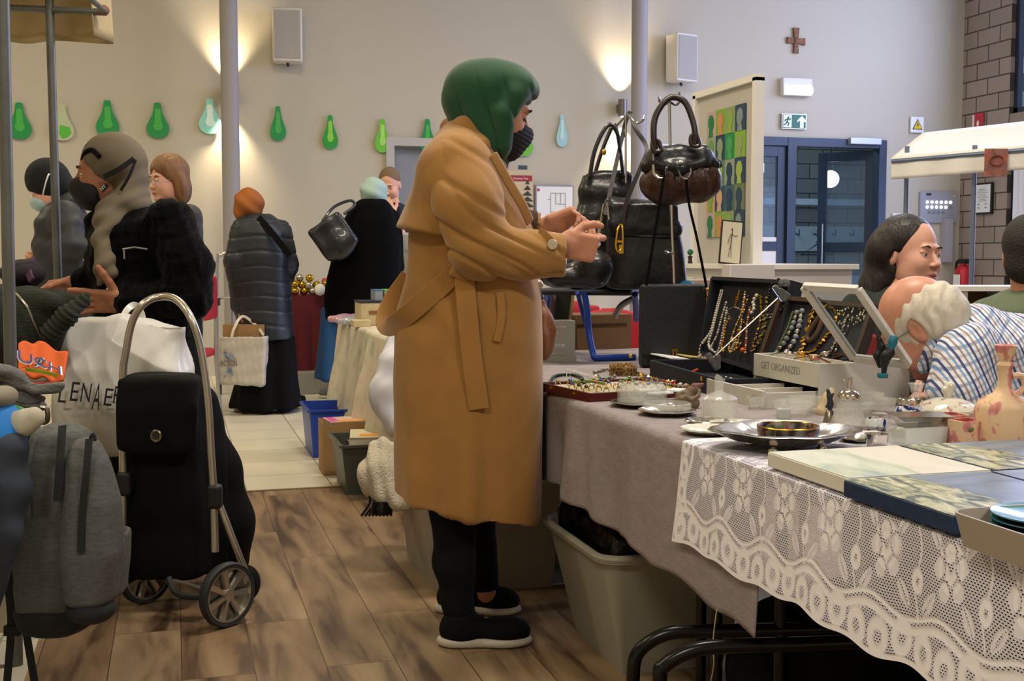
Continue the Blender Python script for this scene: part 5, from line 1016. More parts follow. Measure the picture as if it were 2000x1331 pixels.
fu = mth('ABSOLUTE', mth('SUBTRACT', mth('FRACT', ush), 0.5)); fv = mth('ABSOLUTE', mth('SUBTRACT', mth('FRACT', mth('MULTIPLY', av.outputs['Fac'], 1/0.0042)), 0.5))
hole = mth('MULTIPLY', mth('LESS_THAN', fu, 0.27), mth('LESS_THAN', fv, 0.21)); hole = mth('MULTIPLY', hole, mth('LESS_THAN', at.outputs['Fac'], 0.45))
lk.new(mth('SUBTRACT', 1.0, hole), b.inputs['Alpha'])
sf = ramp(nt, at.outputs['Fac'], [(0.0, 'd4d1de'), (0.5, 'e4e2ec'), (1.0, 'f6f5fa')]); lk.new(sf.outputs[0], b.inputs['Base Color'])
bp = ns.new('ShaderNodeBump'); bp.inputs['Strength'].default_value = 0.5; bp.inputs['Distance'].default_value = 0.004; lk.new(at.outputs['Fac'], bp.inputs['Height']); lk.new(bp.outputs[0], b.inputs['Normal'])
LY0, LY1 = 0.45, 2.275; NU, NV = 720, 190; DROP = 0.215; TOPW = 0.46
U, Vv = np.meshgrid(np.linspace(0, 1, NU+1), np.linspace(0, 1, NV+1)); yl = LY1-(LY1-LY0)*U; sl = Vv*(TOPW+DROP)
uu = (LY1-yl); hemz = 0.004*np.sin(yl*42)+0.004*np.sin(yl*17)
s2 = np.clip(sl-TOPW, 0, None)/DROP; r = 0.014
amp = 0.010*np.clip(s2*1.5, 0, 1)*(np.sin(yl*16)+0.5*np.sin(yl*37+1)); corner = np.exp(-(uu/0.05)**2)
X = np.where(sl < TOPW, XE-0.006+TOPW-sl, XE-0.012-0.016*s2-0.4*amp-0.003*corner*s2); Z = np.where(sl < TOPW, 0.728, 0.728-s2*(DROP+hemz)); 
kk = np.clip((sl-TOPW+r)/(2*r), 0, 1); Z = Z-np.where((kk > 0) & (kk < 1), 0.006*kk*(1-kk)*4*0.4, 0)
Yc = yl+0.02*corner*s2
V3 = np.stack([X, Yc, Z], -1).reshape(-1, 3); w_ = NU+1
ii = (np.arange(NV)[:, None]*w_+np.arange(NU)[None, :]).ravel(); Q = np.stack([ii, ii+1, ii+w_+1, ii+w_], 1)
ed = (TOPW+DROP-sl)                 # distance to hem
M = np.zeros_like(ed)
def ring(cu, ce, ru, re, th): d = np.sqrt(((uu-cu)/ru)**2+((ed-ce)/re)**2); return np.clip(1.6-np.abs(d-1)/th, 0, 1)
def disc(cu, ce, ru, re): d = np.sqrt(((uu-cu)/ru)**2+((ed-ce)/re)**2); return np.clip((1.15-d)*5, 0, 1)
M = np.maximum(M, np.clip((0.010-ed)/0.003, 0, 1)); M = np.maximum(M, np.clip((0.008-uu)/0.002, 0, 1))
wv = 0.062+0.012*np.sin(uu*2*PI/0.17)
for o_, t_ in ((0, 0.007), (0.017, 0.004)): M = np.maximum(M, np.clip(1.5-np.abs(ed-wv-o_)/t_, 0, 1))
M = np.maximum(M, np.clip(1.5-np.abs(uu-0.045-0.01*np.sin(ed*40))/0.006, 0, 1)*(ed > 0.07))
for i in range(34):
    c = 0.03+i*0.055; e = 0.033+0.006*math.sin(i*1.9); M = np.maximum(M, ring(c, e, 0.017, 0.021, 0.42)); M = np.maximum(M, 0.4*disc(c, e, 0.008, 0.010)); M = np.maximum(M, np.clip(1.3-np.abs((uu-c)-0.6*(ed-e-0.02))/0.003, 0, 1)*(ed > e+0.015)*(ed < wv))
for i in range(8): M = np.maximum(M, ring(0.022, 0.06+i*0.05, 0.012, 0.018, 0.45))
for i in range(12):
    for j in range(3):
        c = 0.13+i*0.155+0.075*(j % 2); e = 0.150+j*0.145
        M = np.maximum(M, ring(c, e+0.02, 0.011, 0.016, 0.5)); M = np.maximum(M, ring(c, e+0.02, 0.024, 0.030, 0.25)); 
        for qq in range(5):
            aq = qq*1.257+0.5; cx_, ce_ = c+0.027*math.cos(aq), e+0.010+0.030*math.sin(aq)
            M = np.maximum(M, 0.58*disc(cx_, ce_, 0.014, 0.017)); M = np.where(np.abs(np.sqrt(((uu-cx_)/0.014)**2+((ed-ce_)/0.017)**2)-1) < 0.13, 0.2, M)
        for qq in (-1, 1):
            for (du, de, rot_) in ((0.046, -0.045, 0.6), (0.040, 0.060, -0.5)):
                a_ = (uu-c-du*qq)*math.cos(rot_*qq)+(ed-e-de)*math.sin(rot_*qq); b_ = -(uu-c-du*qq)*math.sin(rot_*qq)+(ed-e-de)*math.cos(rot_*qq)
                dd_ = np.sqrt((a_/0.010)**2+(b_/0.024)**2); M = np.maximum(M, 0.62*np.clip((1.1-dd_)*6, 0, 1)); M = np.where((np.abs(a_) < 0.0012) & (dd_ < 0.9), 0.25, M)
        M = np.maximum(M, ring(c+0.078, e-0.02, 0.009, 0.013, 0.5))
        M = np.maximum(M, np.clip(1.4-np.abs(uu-c-0.078-0.006*np.sin((ed-e)*60))/0.0028, 0, 1)*(np.abs(ed-e) < 0.075)*0.8)
o = obj('lace_tablecloth', V3, Q, m_lace, None, base=(1.3, 1.4, 0.5), sharp=180, attr={'motif': M.ravel(), 'cu': uu.ravel(), 'cv': ed.ravel()})
tag(o, 'white openwork lace cloth with flowers and scalloped rings over the near table', 'tablecloth')
for i, (x, y, r_) in enumerate(((1.36, 2.30, 0.19), (1.72, 2.25, 0.23), (1.68, 1.70, 0.20))):  # black lumps added to darken the open space under the lace table
    S = Sdf(0.014); S.ell((x, y, r_*0.95), (r_, r_*1.1, r_), None, 0.04); S.ell((x+0.05, y-0.08, r_*1.6), (r_*0.55, r_*0.6, r_*0.6), None, 0.08); S.plane((x, y, 0.003), (0, 0, -1), (x-1, y-1, -0.3), (x+1, y+1, 0.6))
    tag(S.build('dark_sack', m_black, disp=lambda P_, N: 0.012*noise3(P_, 12, 4)), ['black sack closest to the bent table legs under the lace cloth', 'largest black sack deep under the lace cloth', 'black sack farthest right in the dark under the lace cloth'][i], 'sack')
# ---- canvases
def paint(name, stops, scale, st=(1, 1, 1), dist=1.0, rough=0.35):
    m = mat(name, 'ffffff', rough); nt, ns, lk, b = nodes_of(m); tc = ns.new('ShaderNodeTexCoord'); mp = ns.new('ShaderNodeMapping'); mp.inputs['Scale'].default_value = st; lk.new(tc.outputs['Object'], mp.inputs[0])
    n = ns.new('ShaderNodeTexNoise'); n.inputs['Scale'].default_value = scale; n.inputs['Detail'].default_value = 8; n.inputs['Distortion'].default_value = dist; lk.new(mp.outputs[0], n.inputs['Vector'])
    r = ramp(nt, n.outputs['Fac'], stops); lk.new(r.outputs[0], b.inputs['Base Color']); bp = ns.new('ShaderNodeBump'); bp.inputs['Strength'].default_value = 0.3; bp.inputs['Distance'].default_value = 0.003; lk.new(n.outputs['Fac'], bp.inputs['Height']); lk.new(bp.outputs[0], b.inputs['Normal']); return m
m_pale = paint('paint_pale_green', [(0.3, '8fa0a8'), (0.42, 'b9c2a8'), (0.55, 'd0d3c0'), (0.7, 'dcdcd0')], 5, (3, 1, 1)); m_cream = paint('paint_cream', [(0.3, 'cfcbb6'), (0.6, 'e2ddcc')], 4)
m_grass = paint('paint_grass', [(0.3, '1c2838'), (0.42, '4e5c48'), (0.5, '8c9068'), (0.6, 'b8b58c'), (0.72, 'd8d6c0')], 14, (3, 1, 1), 1.5); m_bluep = paint('paint_blue_grey', [(0.3, '3f4c5c'), (0.5, '6c7a88'), (0.7, '8f9aa2')], 3, (1, 3, 1)); m_navyp = mat('paint_navy', '1b2f52', 0.5, var=0.25, vscale=60)
m_cside = mat('canvas_side_white', 'dcd8cc', 0.7)
def canvas(lab, x0, x1, y0, y1, side, patches, zt=0.757, rz=0):
    t = thing('painted_canvas', lab, 'painting', ((x0+x1)/2, (y0+y1)/2, 0.729)); c = np.array([(x0+x1)/2, (y0+y1)/2, 0]); Rm = rotm(0, 0, rz)
    MB().box(c+(0, 0, (zt+0.731)/2), ((x1-x0)/2, (y1-y0)/2, (zt-0.731)/2), Rm).build('stretcher_side', side, t, bevel=0.002)
    for nme, m, pts in patches:
        P_ = [c+Rm@np.array([(u-0.5)*(x1-x0)*0.99, (v-0.5)*(y1-y0)*0.99, zt+0.0003]) for u, v in pts]
        MB().poly(P_, (0, 0, 0.0006)).build(nme, m, t, smooth=False)
canvas('square canvas with pale green haze and cream band, white sides', 1.035, 1.305, 1.648, 1.918, m_cside, [('pale_half', m_pale, [(0, 0), (0.5, 0), (0.56, 0.3), (0.5, 0.7), (0.55, 1), (0, 1)]), ('cream_half', m_cream, [(0.5, 0), (1, 0), (1, 1), (0.55, 1), (0.5, 0.7), (0.56, 0.3)])])
canvas('square canvas with navy side and grassy shore over blue grey', 1.020, 1.290, 1.365, 1.640, m_navyp, [('grass_band', m_grass, [(0, 0), (0.42, 0), (0.50, 0.4), (0.42, 1), (0, 1)]), ('blue_field', m_bluep, [(0.42, 0), (1, 0), (1, 1), (0.42, 1), (0.50, 0.4)])])
canvas('square canvas of dark grass edge and grey water behind the cream one', 1.310, 1.580, 1.648, 1.918, m_navyp, [('grass_band', m_grass, [(0, 0), (0.4, 0), (0.55, 0.5), (0.4, 1), (0, 1)]), ('water_field', m_bluep, [(0.4, 0), (1, 0), (1, 1), (0.4, 1), (0.55, 0.5)])])
canvas('square blue grey canvas at the right frame edge', 1.296, 1.566, 1.370, 1.640, m_navyp, [('blue_field', m_bluep, [(0, 0), (1, 0), (1, 1), (0, 1)])])
# tray with teal plates
m_tray = mat('tray_taupe', 'a59a8c', 0.5); t = thing('serving_tray', 'taupe deep tray overhanging the lace, holding teal plates', 'tray', (1.2, 1.1, 0.729))
def rrect(x0, x1, y0, y1, r, n=6):
    o = []
    for (cx, cy, a0) in ((x1-r, y1-r, 0), (x0+r, y1-r, PI/2), (x0+r, y0+r, PI), (x1-r, y0+r, 1.5*PI)):
        for i in range(n+1): a = a0+PI/2*i/n; o.append((cx+r*math.cos(a), cy+r*math.sin(a)))
    return o
def rtub(x0, x1, y0, y1, z0, z1, r, flare, th, rot=None, c=None, lip=0.0):
    """open tub: outer and inner wall plus floor"""
    prof = [(-flare, z0), (0, z1), (lip, z1), (lip, z1-0.012*(lip > 0)), (0.0, z1-0.012*(lip > 0))] if lip else [(-flare, z0), (0, z1)]
    prof = [(-flare, z0), (0-0.000, z1-0.012), (lip, z1-0.012), (lip, z1), (-th, z1), (-flare-th, z0+th)] if lip else [(-flare, z0), (0, z1), (-th, z1), (-flare-th, z0+th)]
    V = []; n = None
    for o_, z in prof:
        pts = rrect(x0-o_, x1+o_, y0-o_, y1+o_, max(r+o_, 0.004)); n = len(pts); V += [(x, y, z) for x, y in pts]
    V = np.array(V)
    if rot is not None: V[:, :2] -= c[:2]; V = V@np.asarray(rot).T; V[:, :2] += c[:2]
    Fc = [(i*n+k_, i*n+(k_+1) % n, (i+1)*n+(k_+1) % n, (i+1)*n+k_) for i in range(len(prof)-1) for k_ in range(n)]+[tuple(range(n-1, -1, -1)), tuple(range((len(prof)-1)*n, len(prof)*n))]
    return MB().add(V, Fc)
rtub(0.985, 1.42, 0.83, 1.335, 0.730, 0.775, 0.03, 0.012, 0.004).build('tray_body', m_tray, t, sharp=50)
m_teal = mat('teal_glaze', '3f8f9a', 0.2, coat=0.4); pc = np.array((1.20, 1.145, 0))
pc = G(2010, 1075, 0.735); 
for i in range(5):
    z = 0.735+i*0.0075; o = MB().lathe([(0.0, 0), (0.035, 0), (0.070, 0.009), (0.071, 0.011), (0.035, 0.004), (0, 0.004)], (pc[0]+0.045, pc[1]+0.02, z), 32).build('plate', m_teal); tag(o, ['lowest teal plate of the stack on the taupe tray', 'second lowest teal plate of the stack', 'middle teal plate of the stack', 'second teal plate from the top of the stack', 'topmost teal plate of the stack'][i], 'plate', 'stacked teal plates'); continue
    o = MB().lathe([(0.0, 0), (0.05, 0), (0.085, 0.012), (0.086, 0.014), (0.05, 0.004), (0, 0.004)], (pc[0], pc[1], z), 32).build('plate', m_teal); tag(o, 'small teal glazed plate in the stack on the taupe tray', 'plate', 'stacked teal plates')

# ---- bins and boxes under the tables
m_bin = mat('grey_plastic_bin', '9d9a8c', 0.4); m_clear = mat('clear_plastic', 'c4c6bd', 0.25, trans=0.75, ior=1.15, alpha=0.75)
t = thing('storage_bin', 'large light grey plastic bin with rolled rim under the grey cloth', 'bin', (1.3, 3.05, 0)); rtub(1.055, 1.50, 2.80, 3.32, 0.0, 0.335, 0.05, 0.075, 0.004, lip=0.016).build('bin_body', m_bin, t, sharp=50)
MB().tube([(x, y, 0.335) for x, y in rrect(1.045, 1.51, 2.79, 3.33, 0.06)], 0.011, 8, closed=True).build('rolled_rim', m_bin, t)
m_bagb = mat('black_plastic', '0c0c0d', 0.25, bump=0.3, bscale=20); S = Sdf(0.007); S.box((1.27, 3.06, 0.33), (0.185, 0.235, 0.055), rotm(0.0, 0.05, 0), 0.03, 0.03); S.ell((1.13, 3.24, 0.36), (0.05, 0.06, 0.07), None, 0.04); o = S.build('black_bag', m_bagb, disp=lambda P_, N: 0.007*noise3(P_, 26, 3)); tag(o, 'shiny black plastic bag stuffed into the grey bin', 'bag')
t = thing('clear_box', 'clear plastic storage box deep under the grey cloth', 'box', (1.3, 3.9, 0)); rtub(1.09, 1.52, 3.72, 4.12, 0.0, 0.36, 0.03, 0.03, 0.004, lip=0.012).build('box_body', m_clear, t, sharp=50)
S = Sdf(0.014); S.box((1.3, 3.92, 0.15), (0.16, 0.15, 0.12), None, 0.05); tag(S.build('folded_textiles', mat('dark_textile', '2c2a26', 0.9), disp=lambda P_, N: 0.012*noise3(P_, 18, 3)), 'dark textiles inside the clear box under the table', 'textiles')
t = thing('clear_box', 'milky plastic storage box behind the legs of the camel coat person', 'box', (1.0, 4.0, 0)); rtub(0.785, 1.25, 3.70, 4.32, 0.0, 0.37, 0.03, 0.035, 0.004, lip=0.012).build('box_body', mat('milky_plastic', 'b8b0a0', 0.35, trans=0.35, ior=1.1), t, sharp=50)
S = Sdf(0.014); S.box((1.02, 4.0, 0.16), (0.17, 0.24, 0.14), None, 0.05); tag(S.build('folded_linen', mat('pale_textile', 'a89c86', 0.9), disp=lambda P_, N: 0.012*noise3(P_, 18, 5)), 'pale linen packed in the milky box', 'textiles')
m_knit = mat('cream_knit', 'c8bfa6', 0.95, bump=0.8, bscale=120, sheen=0.3)
S = Sdf(0.006); S.chain([(W(748, 885, 4.25), 0.058), (W(742, 930, 4.2), 0.075), (W(760, 965, 4.15), 0.055), (W(786, 985, 4.1), 0.028)], 0.03); S.ell(W(790, 930, 4.35), (0.10, 0.10, 0.09), VIEWROT, 0.04)
o = S.build('knitted_blanket', m_knit, disp=lambda P_, N: 0.005*np.sin((P_@Rv)*120+P_[:, 2]*30)+0.004*noise3(P_, 40, 2)); tag(o, 'rolled cream knitted blanket sticking out beside the camel coat', 'blanket')
mb = MB()
for i in range(9): a = W(722+i*4, 968, 4.15); mb.tube([a, a+(0.01*math.sin(i), 0, -0.03), a+Rv*(-0.03+0.006*i)+(0, 0, -0.075)], 0.005, 5, smooth=3)
tag(mb.build('navy_fringe', mat('navy_yarn', '1c1e2e', 0.9)), 'navy yarn fringe of a scarf under the cream blanket', 'scarf')
tag(MB().lathe([(0.0, 0), (0.038, 0.0), (0.040, 0.02), (0.036, 0.045), (0, 0.05)], W(746, 1003, 4.12), 18).build('round_tin', m_bagb), 'small round black tin beneath the knitted blanket', 'tin')
def crate(name, lab, cat, px, py, wx, wy, h, m, lip=0.012, flare=0.02, z0=0.0):
    p = G(px, py, z0); t = thing(name, lab, cat, (p[0]+wx/2, p[1]+wy/2, z0)); rtub(p[0]-flare, p[0]+wx+flare, p[1]-flare, p[1]+wy+flare, z0, z0+h, 0.012, flare, 0.004, lip=lip).build('crate_body', m, t, sharp=50); return t, p
t, p = crate('plastic_crate', 'cobalt blue plastic crate on the tiles, farthest of the row', 'crate', 612, 895, 0.33, 0.40, 0.27, mat('blue_plastic', '1f3f9c', 0.35))
t, pcb = crate('cardboard_box', 'tall brown cardboard box full of magazines between the two crates', 'box', 632, 930, 0.32, 0.22, 0.27, m_cb, 0, 0.0)
t, pg = crate('plastic_crate', 'dark grey plastic crate with a thick rim, nearest on the floor', 'crate', 678, 968, 0.30, 0.36, 0.24, mat('grey_crate', '474b45', 0.4), 0.014, 0.025)
def booklet(lab, c, hx, hy, hz, m, rot=None, cat='book', name='book', group=None, pages='d8d0b8', spinex=-1):
    Rm = np.eye(3) if rot is None else rot; t = thing(name, lab, cat, np.array(c)-(0, 0, hz), group)
    MB().box(c, (hx*0.97, hy*0.97, hz*0.86), Rm).build('pages', mat('pages_'+pages, pages, 0.8), t)
    mb = MB(); c = np.asarray(c, float)
    for s in (1, -1): mb.box(c+Rm@np.array((0, 0, s*hz*0.93)), (hx, hy, hz*0.07), Rm)
    mb.box(c+Rm@np.array((spinex*hx*0.985, 0, 0)), (hx*0.015, hy, hz), Rm); mb.build('cover', m, t); return t
c = np.array((pcb[0]+0.16, pcb[1]+0.11, 0.262)); m_pink = mat('magazine_pink', 'd77fa8', 0.3)
t = booklet('glossy pink magazine lying on top of the cardboard box', c, 0.135, 0.10, 0.012, mat('magazine_pale', 'd9b8b0', 0.3, var=0.3, vscale=30), rotm(0, 0, 0.1), 'magazine', 'magazine')
MB().box(c+(0.09, 0.02, 0.0125), (0.035, 0.07, 0.0006), rotm(0, 0, 0.1)).build('pink_masthead', mat('masthead', 'd64fa8', 0.3), t); MB().box(c+(-0.10, 0, 0.0125), (0.02, 0.085, 0.0006), rotm(0, 0, 0.1)).build('pink_masthead', MATS['masthead'], t)
MB().box(c+(-0.01, -0.07, 0.013), (0.06, 0.025, 0.001), rotm(0, 0, 0.1)).build('orange_sticker', mat('sticker_orange', 'e89a1e', 0.4), t)
for i in range(4): booklet('%s magazine under the pink one in the cardboard box' % ('topmost', 'second highest', 'third highest', 'lowest')[i], c-(0, 0, 0.028*(i+1)), 0.135, 0.10, 0.012, mat('cover_mix%d' % (i % 3), ['7c5a6a', 'a09070', '506070'][i % 3], 0.4), None, 'magazine', 'magazine', 'magazines in the cardboard box')
c = np.array((pg[0]+0.15, pg[1]+0.15, 0.245)); t = booklet('thick cream paperback with orange sticker on the dark grey crate', c, 0.115, 0.14, 0.022, mat('cover_cream', 'cfc5a6', 0.4), rotm(0, 0, -0.15)); MB().box(c+(0.0, -0.06, 0.0225), (0.075, 0.03, 0.0008), rotm(0, 0, -0.15)).build('orange_sticker', MATS['sticker_orange'], t); MB().box(c+(0.04, 0.07, 0.0225), (0.035, 0.03, 0.0005)).build('cover_print', m_dark, t)
for i in range(3): booklet('%s paperback under the cream one in the dark grey crate' % ('topmost', 'middle', 'lowest')[i], c-(0, 0, 0.048*(i+1)), 0.115, 0.14, 0.022, mat('cover_mix%d' % (i % 3), '506070'), None, group='paperbacks in the grey crate')
# ---- books table with white lacy cloth, far end
folding_table('folding table with books under the pale cloth behind the camel coat', 1.0, 1.75, 5.05, 7.3)
m_floral = mat('pale_floral_cloth', 'b8ae9a', 0.85); nt, ns, lk, b = nodes_of(m_floral); tc = ns.new('ShaderNodeTexCoord'); n = ns.new('ShaderNodeTexNoise'); n.inputs['Scale'].default_value = 9; n.inputs['Detail'].default_value = 5; lk.new(tc.outputs['Object'], n.inputs['Vector'])
lk.new(ramp(nt, n.outputs['Fac'], [(0.3, '9aa596'), (0.42, 'bdb6a2'), (0.55, 'c6bdaa'), (0.68, 'c9b0a6'), (0.8, 'c08f90')]).outputs[0], b.inputs['Base Color'])
o = drape(1.76, 0.99, 5.0, 7.42, 0.722, 0.22, 0.02, seed=3, lean=0.08, nu=90).build('floral_tablecloth', m_floral, solid=0.003, base=(1.4, 6, 0.2)); tag(o, 'pale faded floral cloth hanging long on the book table', 'tablecloth')
S = Sdf(0.008); S.chain([(W(775, 665, 5.35), 0.05), (W(768, 720, 5.2), 0.06), (W(752, 770, 5.15), 0.065), (W(775, 835, 5.1), 0.055)], 0.04); o = S.build('white_cloth', mat('white_cotton', 'c9c9cc', 0.85), disp=lambda P_, N: 0.012*noise3(P_, 16, 3)); tag(o, 'bunched plain white cloth hanging between the book table and the coat', 'cloth')
m_crw = mat('pale_wood', 'c4b48c', 0.6, var=0.1, vscale=20)
p0 = T(700, 634); t = thing('wooden_box', 'pale wooden drawer box with a dark top on the book table', 'box', (p0[0]+0.2, p0[1], 0.724))
MB().box((p0[0]+0.16, p0[1]-0.05, 0.79), (0.17, 0.12, 0.065)).build('box_body', m_crw, t, bevel=0.003); MB().box((p0[0]+0.16, p0[1]-0.05, 0.86), (0.175, 0.125, 0.005)).build('dark_top', m_dark, t)
for x in (0.08, 0.24): MB().box((p0[0]+x, p0[1]-0.175, 0.80), (0.045, 0.006, 0.008)).build('drawer_pull', m_crosswood, t)
for i, (px, py, w) in enumerate(((690, 640, 0.10), (752, 655, 0.12))):
    p = T(px, py); t = thing('wooden_block', ['low pale wooden step block left of the drawer box', 'pale wooden block beside the belt loop on the book table'][i], 'block', p); MB().box(p+(w/2, 0.05, 0.02+0.012*i), (w/2, 0.05, 0.02+0.012*i)).build('block_body', m_crw, t, bevel=0.003)
for i, (px, py, c1) in enumerate(((735, 603, '8f9fa8'), (752, 604, 'a8a090'), (772, 606, '7f8a90'))):
    p = (p0[0]+0.10+0.055*i, p0[1]-0.06, 0); t = thing('boxed_case', ['clear blue-lidded case standing on the wooden drawer box', 'green-rimmed case in the middle above the drawer box', 'green-rimmed dark printed case nearest the coat'][i], 'case', (p[0], p[1], 0.866)); MB().box((p[0], p[1], 0.895), (0.022, 0.08, 0.028)).build('case_body', mat('case_%d' % i, c1, 0.3), t); MB().box((p[0], p[1], 0.926), (0.023, 0.082, 0.003)).build('rim', mat('rim_green', '5cb85a', 0.4) if i else mat('rim_blue', '4a78a8', 0.4), t)
m_wrap = mat('shiny_wrap', 'c9c4d4', 0.12, 0.3, bump=0.6, bscale=30)
for i, (px, py, c1) in enumerate(((662, 610, 'b98fa0'), (650, 618, 'b0b4c0'))):
    S = Sdf(0.008); p = np.array((1.10+0.03*i, 7.18-0.22*i, TZ+0.022)); S.box(p, (0.17, 0.13, 0.018), rotm(0.05, -0.05, 0.5+i*0.3), 0.014, 0.02); o = S.build('wrapped_package', mat('package_%d' % i, c1, 0.15, 0.2, var=0.25, vscale=12), disp=lambda P_, N: 0.006*noise3(P_, 30, 3)); tag(o, ['pink and silver package in shiny wrap on the book table corner', 'flat silvery package overhanging the book table corner'][i], 'package')
# maroon table
m_mar = mat('maroon_cloth', '5a1620', 0.85, bump=0.1)
a = W(545, 578, 9.7); b_ = W(800, 578, 10.0); z = a[2]
t = thing('maroon_table', 'table under a deep maroon cloth near the back wall', 'table', ((a[0]+b_[0])/2, a[1]+0.3, 0))
def md(u, v):
    y = lerp(0, 1, u); p = lerp(a, b_, u); n = v*12
    if n < 3: return (p[0], p[1]+0.6*(1-n/3), z)
    s = (n-3)/9; return (p[0]+0.0, p[1]-0.03*s+0.018*s*math.sin(u*60), z-s*(z-0.10)+0.012*math.sin(u*22)*s)
MB().grid(md, 90, 12).build('maroon_cloth', m_mar, t, solid=0.004); MB().box(((a[0]+b_[0])/2, a[1]+0.32, z-0.03), ((b_[0]-a[0])/2-0.02, 0.27, 0.02)).build('table_top', m_tabletop, t)
for x in (a[0]+0.1, b_[0]-0.1):
    for y in (a[1]+0.15, a[1]+0.5): MB().cyl((x, y, 0), (x, y, z-0.05), 0.02).build('leg', m_blackmetal, t)
g = G(582, 772); tag(MB().box((g[0]+0.25, g[1]+0.16, 0.09), (0.28, 0.14, 0.09)).build('grey_carton', mat('grey_board', '8c8a80', 0.7), bevel=0.006), 'flat grey carton on the tiles under the maroon table', 'carton')
m_gold = mat('gold_ball', 'c9a32c', 0.18, 0.9); bagc = W(592, 562, 9.85); n = 0
for r_, (cnt, zz) in enumerate(((7, 0.035), (6, 0.095), (4, 0.15))):
    for i in range(cnt):
        for j in range(2 if r_ == 0 else 1):
            c = (bagc[0]-0.20+i*0.067+0.03*(r_ % 2)+0.02*r_+0.010*math.sin(i*5+r_*3), bagc[1]-0.03+j*0.07+0.02*math.sin(i*3+r_), z+zz-0.012*abs(math.sin(i*2.3+r_))*(r_ > 0)); o = MB().sph(c, 0.034, 12, 8).build('gold_bauble', m_gold if (i+r_) % 4 else mat('silver_ball', 'c8c4b0', 0.2, 0.8)); tag(o, '%s bauble, %s from the left in the %s of the heap' % ('gold' if (i+r_) % 4 else 'silver', ('first', 'second', 'third', 'fourth', 'fifth', 'sixth', 'seventh')[i], (('front bottom row', 'back bottom row')[j], 'middle row', 'top row')[r_ if r_ else 0] if r_ else ('front bottom row', 'back bottom row')[j]), 'bauble', 'baubles heaped on the maroon table')
p = W(625, 572, 9.72); tag(MB().sph((p[0], p[1], z+0.05), (0.045, 0.045, 0.05), 14, 10).build('white_ball', m_sw), 'plain white ball beside the gold baubles', 'ball')
p = W(632, 566, 9.9); S = Sdf(0.008); S.chain([((p[0], p[1], z+0.02), 0.03), ((p[0]+0.01, p[1], z+0.12), 0.025)], 0.02); tag(S.build('red_ornament', m_red), 'red ornament at the end of the maroon table', 'ornament')
# white moulded chair back, red chairs, hand truck
t = thing('moulded_chair', 'grey white moulded chair beside the man at the grey door', 'chair', W(788, 700, 9.15)*np.array((1, 1, 0))); p = W(788, 505, 9.15); S = Sdf(0.008); S.box(p, (0.09, 0.02, 0.20), VIEWROT, 0.02); S.box(W(788, 515, 9.12), (0.05, 0.02, 0.10), VIEWROT, 0.02, 0.01, '-'); S.build('backrest', mat('moulded_grey', 'a9aaa4', 0.4), t)
b0 = W(788, 560, 9.3); S = Sdf(0.01); S.box((b0[0], b0[1], 0.45), (0.2, 0.2, 0.02), VIEWROT, 0.015); S.build('seat', MATS['moulded_grey'], t)
for sx in (-1, 1):
    MB().tube([(b0[0]+0.16*sx, b0[1]-0.1, 0), (b0[0]+0.16*sx, b0[1]-0.1, 0.44), (p[0]+0.08*sx, p[1], p[2]-0.15)], 0.012, 8).build('leg', m_alu, t)
    MB().cyl((b0[0]+0.16*sx, b0[1]+0.15, 0), (b0[0]+0.16*sx, b0[1]+0.15, 0.44), 0.012).build('leg', m_alu, t)
m_rchair = mat('red_upholstery', 'b01f2c', 0.6)
def red_chair(lab, c, rz, zback, wide=0.21, parts=True):
    t = thing('red_chair', lab, 'chair', (c[0], c[1], 0), None); Rm = rotm(0, 0, rz); c = np.array((c[0], c[1], 0.0))
    S = Sdf(0.012); S.box(c+(0, 0, 0.46), (wide, wide, 0.03), Rm, 0.028); S.build('seat', m_rchair, t)
    S = Sdf(0.012); S.box(c+Rm@np.array((0, wide, 0))+(0, 0, zback-0.14), (wide, 0.02, 0.15), Rm, 0.02); S.ell(c+Rm@np.array((0, wide, 0))+(0, 0, zback-0.12), (wide, 0.025, 0.16), Rm, 0.02); S.build('backrest', m_rchair, t)
    for sx in (-1, 1):
        MB().cyl(c+Rm@np.array((sx*wide*0.9, -wide*0.9, 0)), c+Rm@np.array((sx*wide*0.9, -wide*0.9, 0.45)), 0.012).build('leg', m_alu, t)
        MB().tube([c+Rm@np.array((sx*wide*0.9, wide*1.15, 0)), c+Rm@np.array((sx*wide*0.9, wide, 0.45)), c+Rm@np.array((sx*wide*0.9, wide*1.05, zback-0.2))], 0.012, 8).build('leg', m_alu, t)
g = W(348, 760, 8.0); red_chair('red padded chair with round back just behind the black sweater', g, -PI/2-YAW, 0.98)
g = W(1148, 760, 6.1); red_chair('red padded chair behind the blue folding stool', g, 0.2, 0.85, 0.18)
g = W(1215, 760, 5.6); red_chair('red padded chair behind the cardboard box on the jewellery table', g, -0.1, 0.83)
g = W(1700, 780, 3.72); red_chair('red padded chair seen through the open glass lid', g, 0.1, 0.86, 0.15)
t = thing('hand_truck', 'slim aluminium hand truck leaning by the left column', 'hand truck', W(432, 705, 9.6)*np.array((1, 1, 0))); a = W(424, 690, 9.6); b_ = W(424, 500, 9.6)
MB().tube([(a[0], a[1], 0.05), a, b_-(0, 0, 0.05), b_+Rv*0.03, W(445, 494, 9.6), W(452, 520, 9.6), W(452, 690, 9.6)], 0.012, 8, smooth=3).build('frame_tube', m_alu, t); MB().cyl(W(424, 582, 9.6), W(452, 582, 9.6), 0.012).build('cross_bar', m_alu, t); MB().box(W(424, 590, 9.58), (0.022, 0.02, 0.03), VIEWROT).build('clamp', m_dark, t); MB().cyl((a[0], a[1]-0.02, 0.07), (a[0]+0.03, a[1]-0.02, 0.07), 0.07, n=18).build('wheel', m_dark, t)
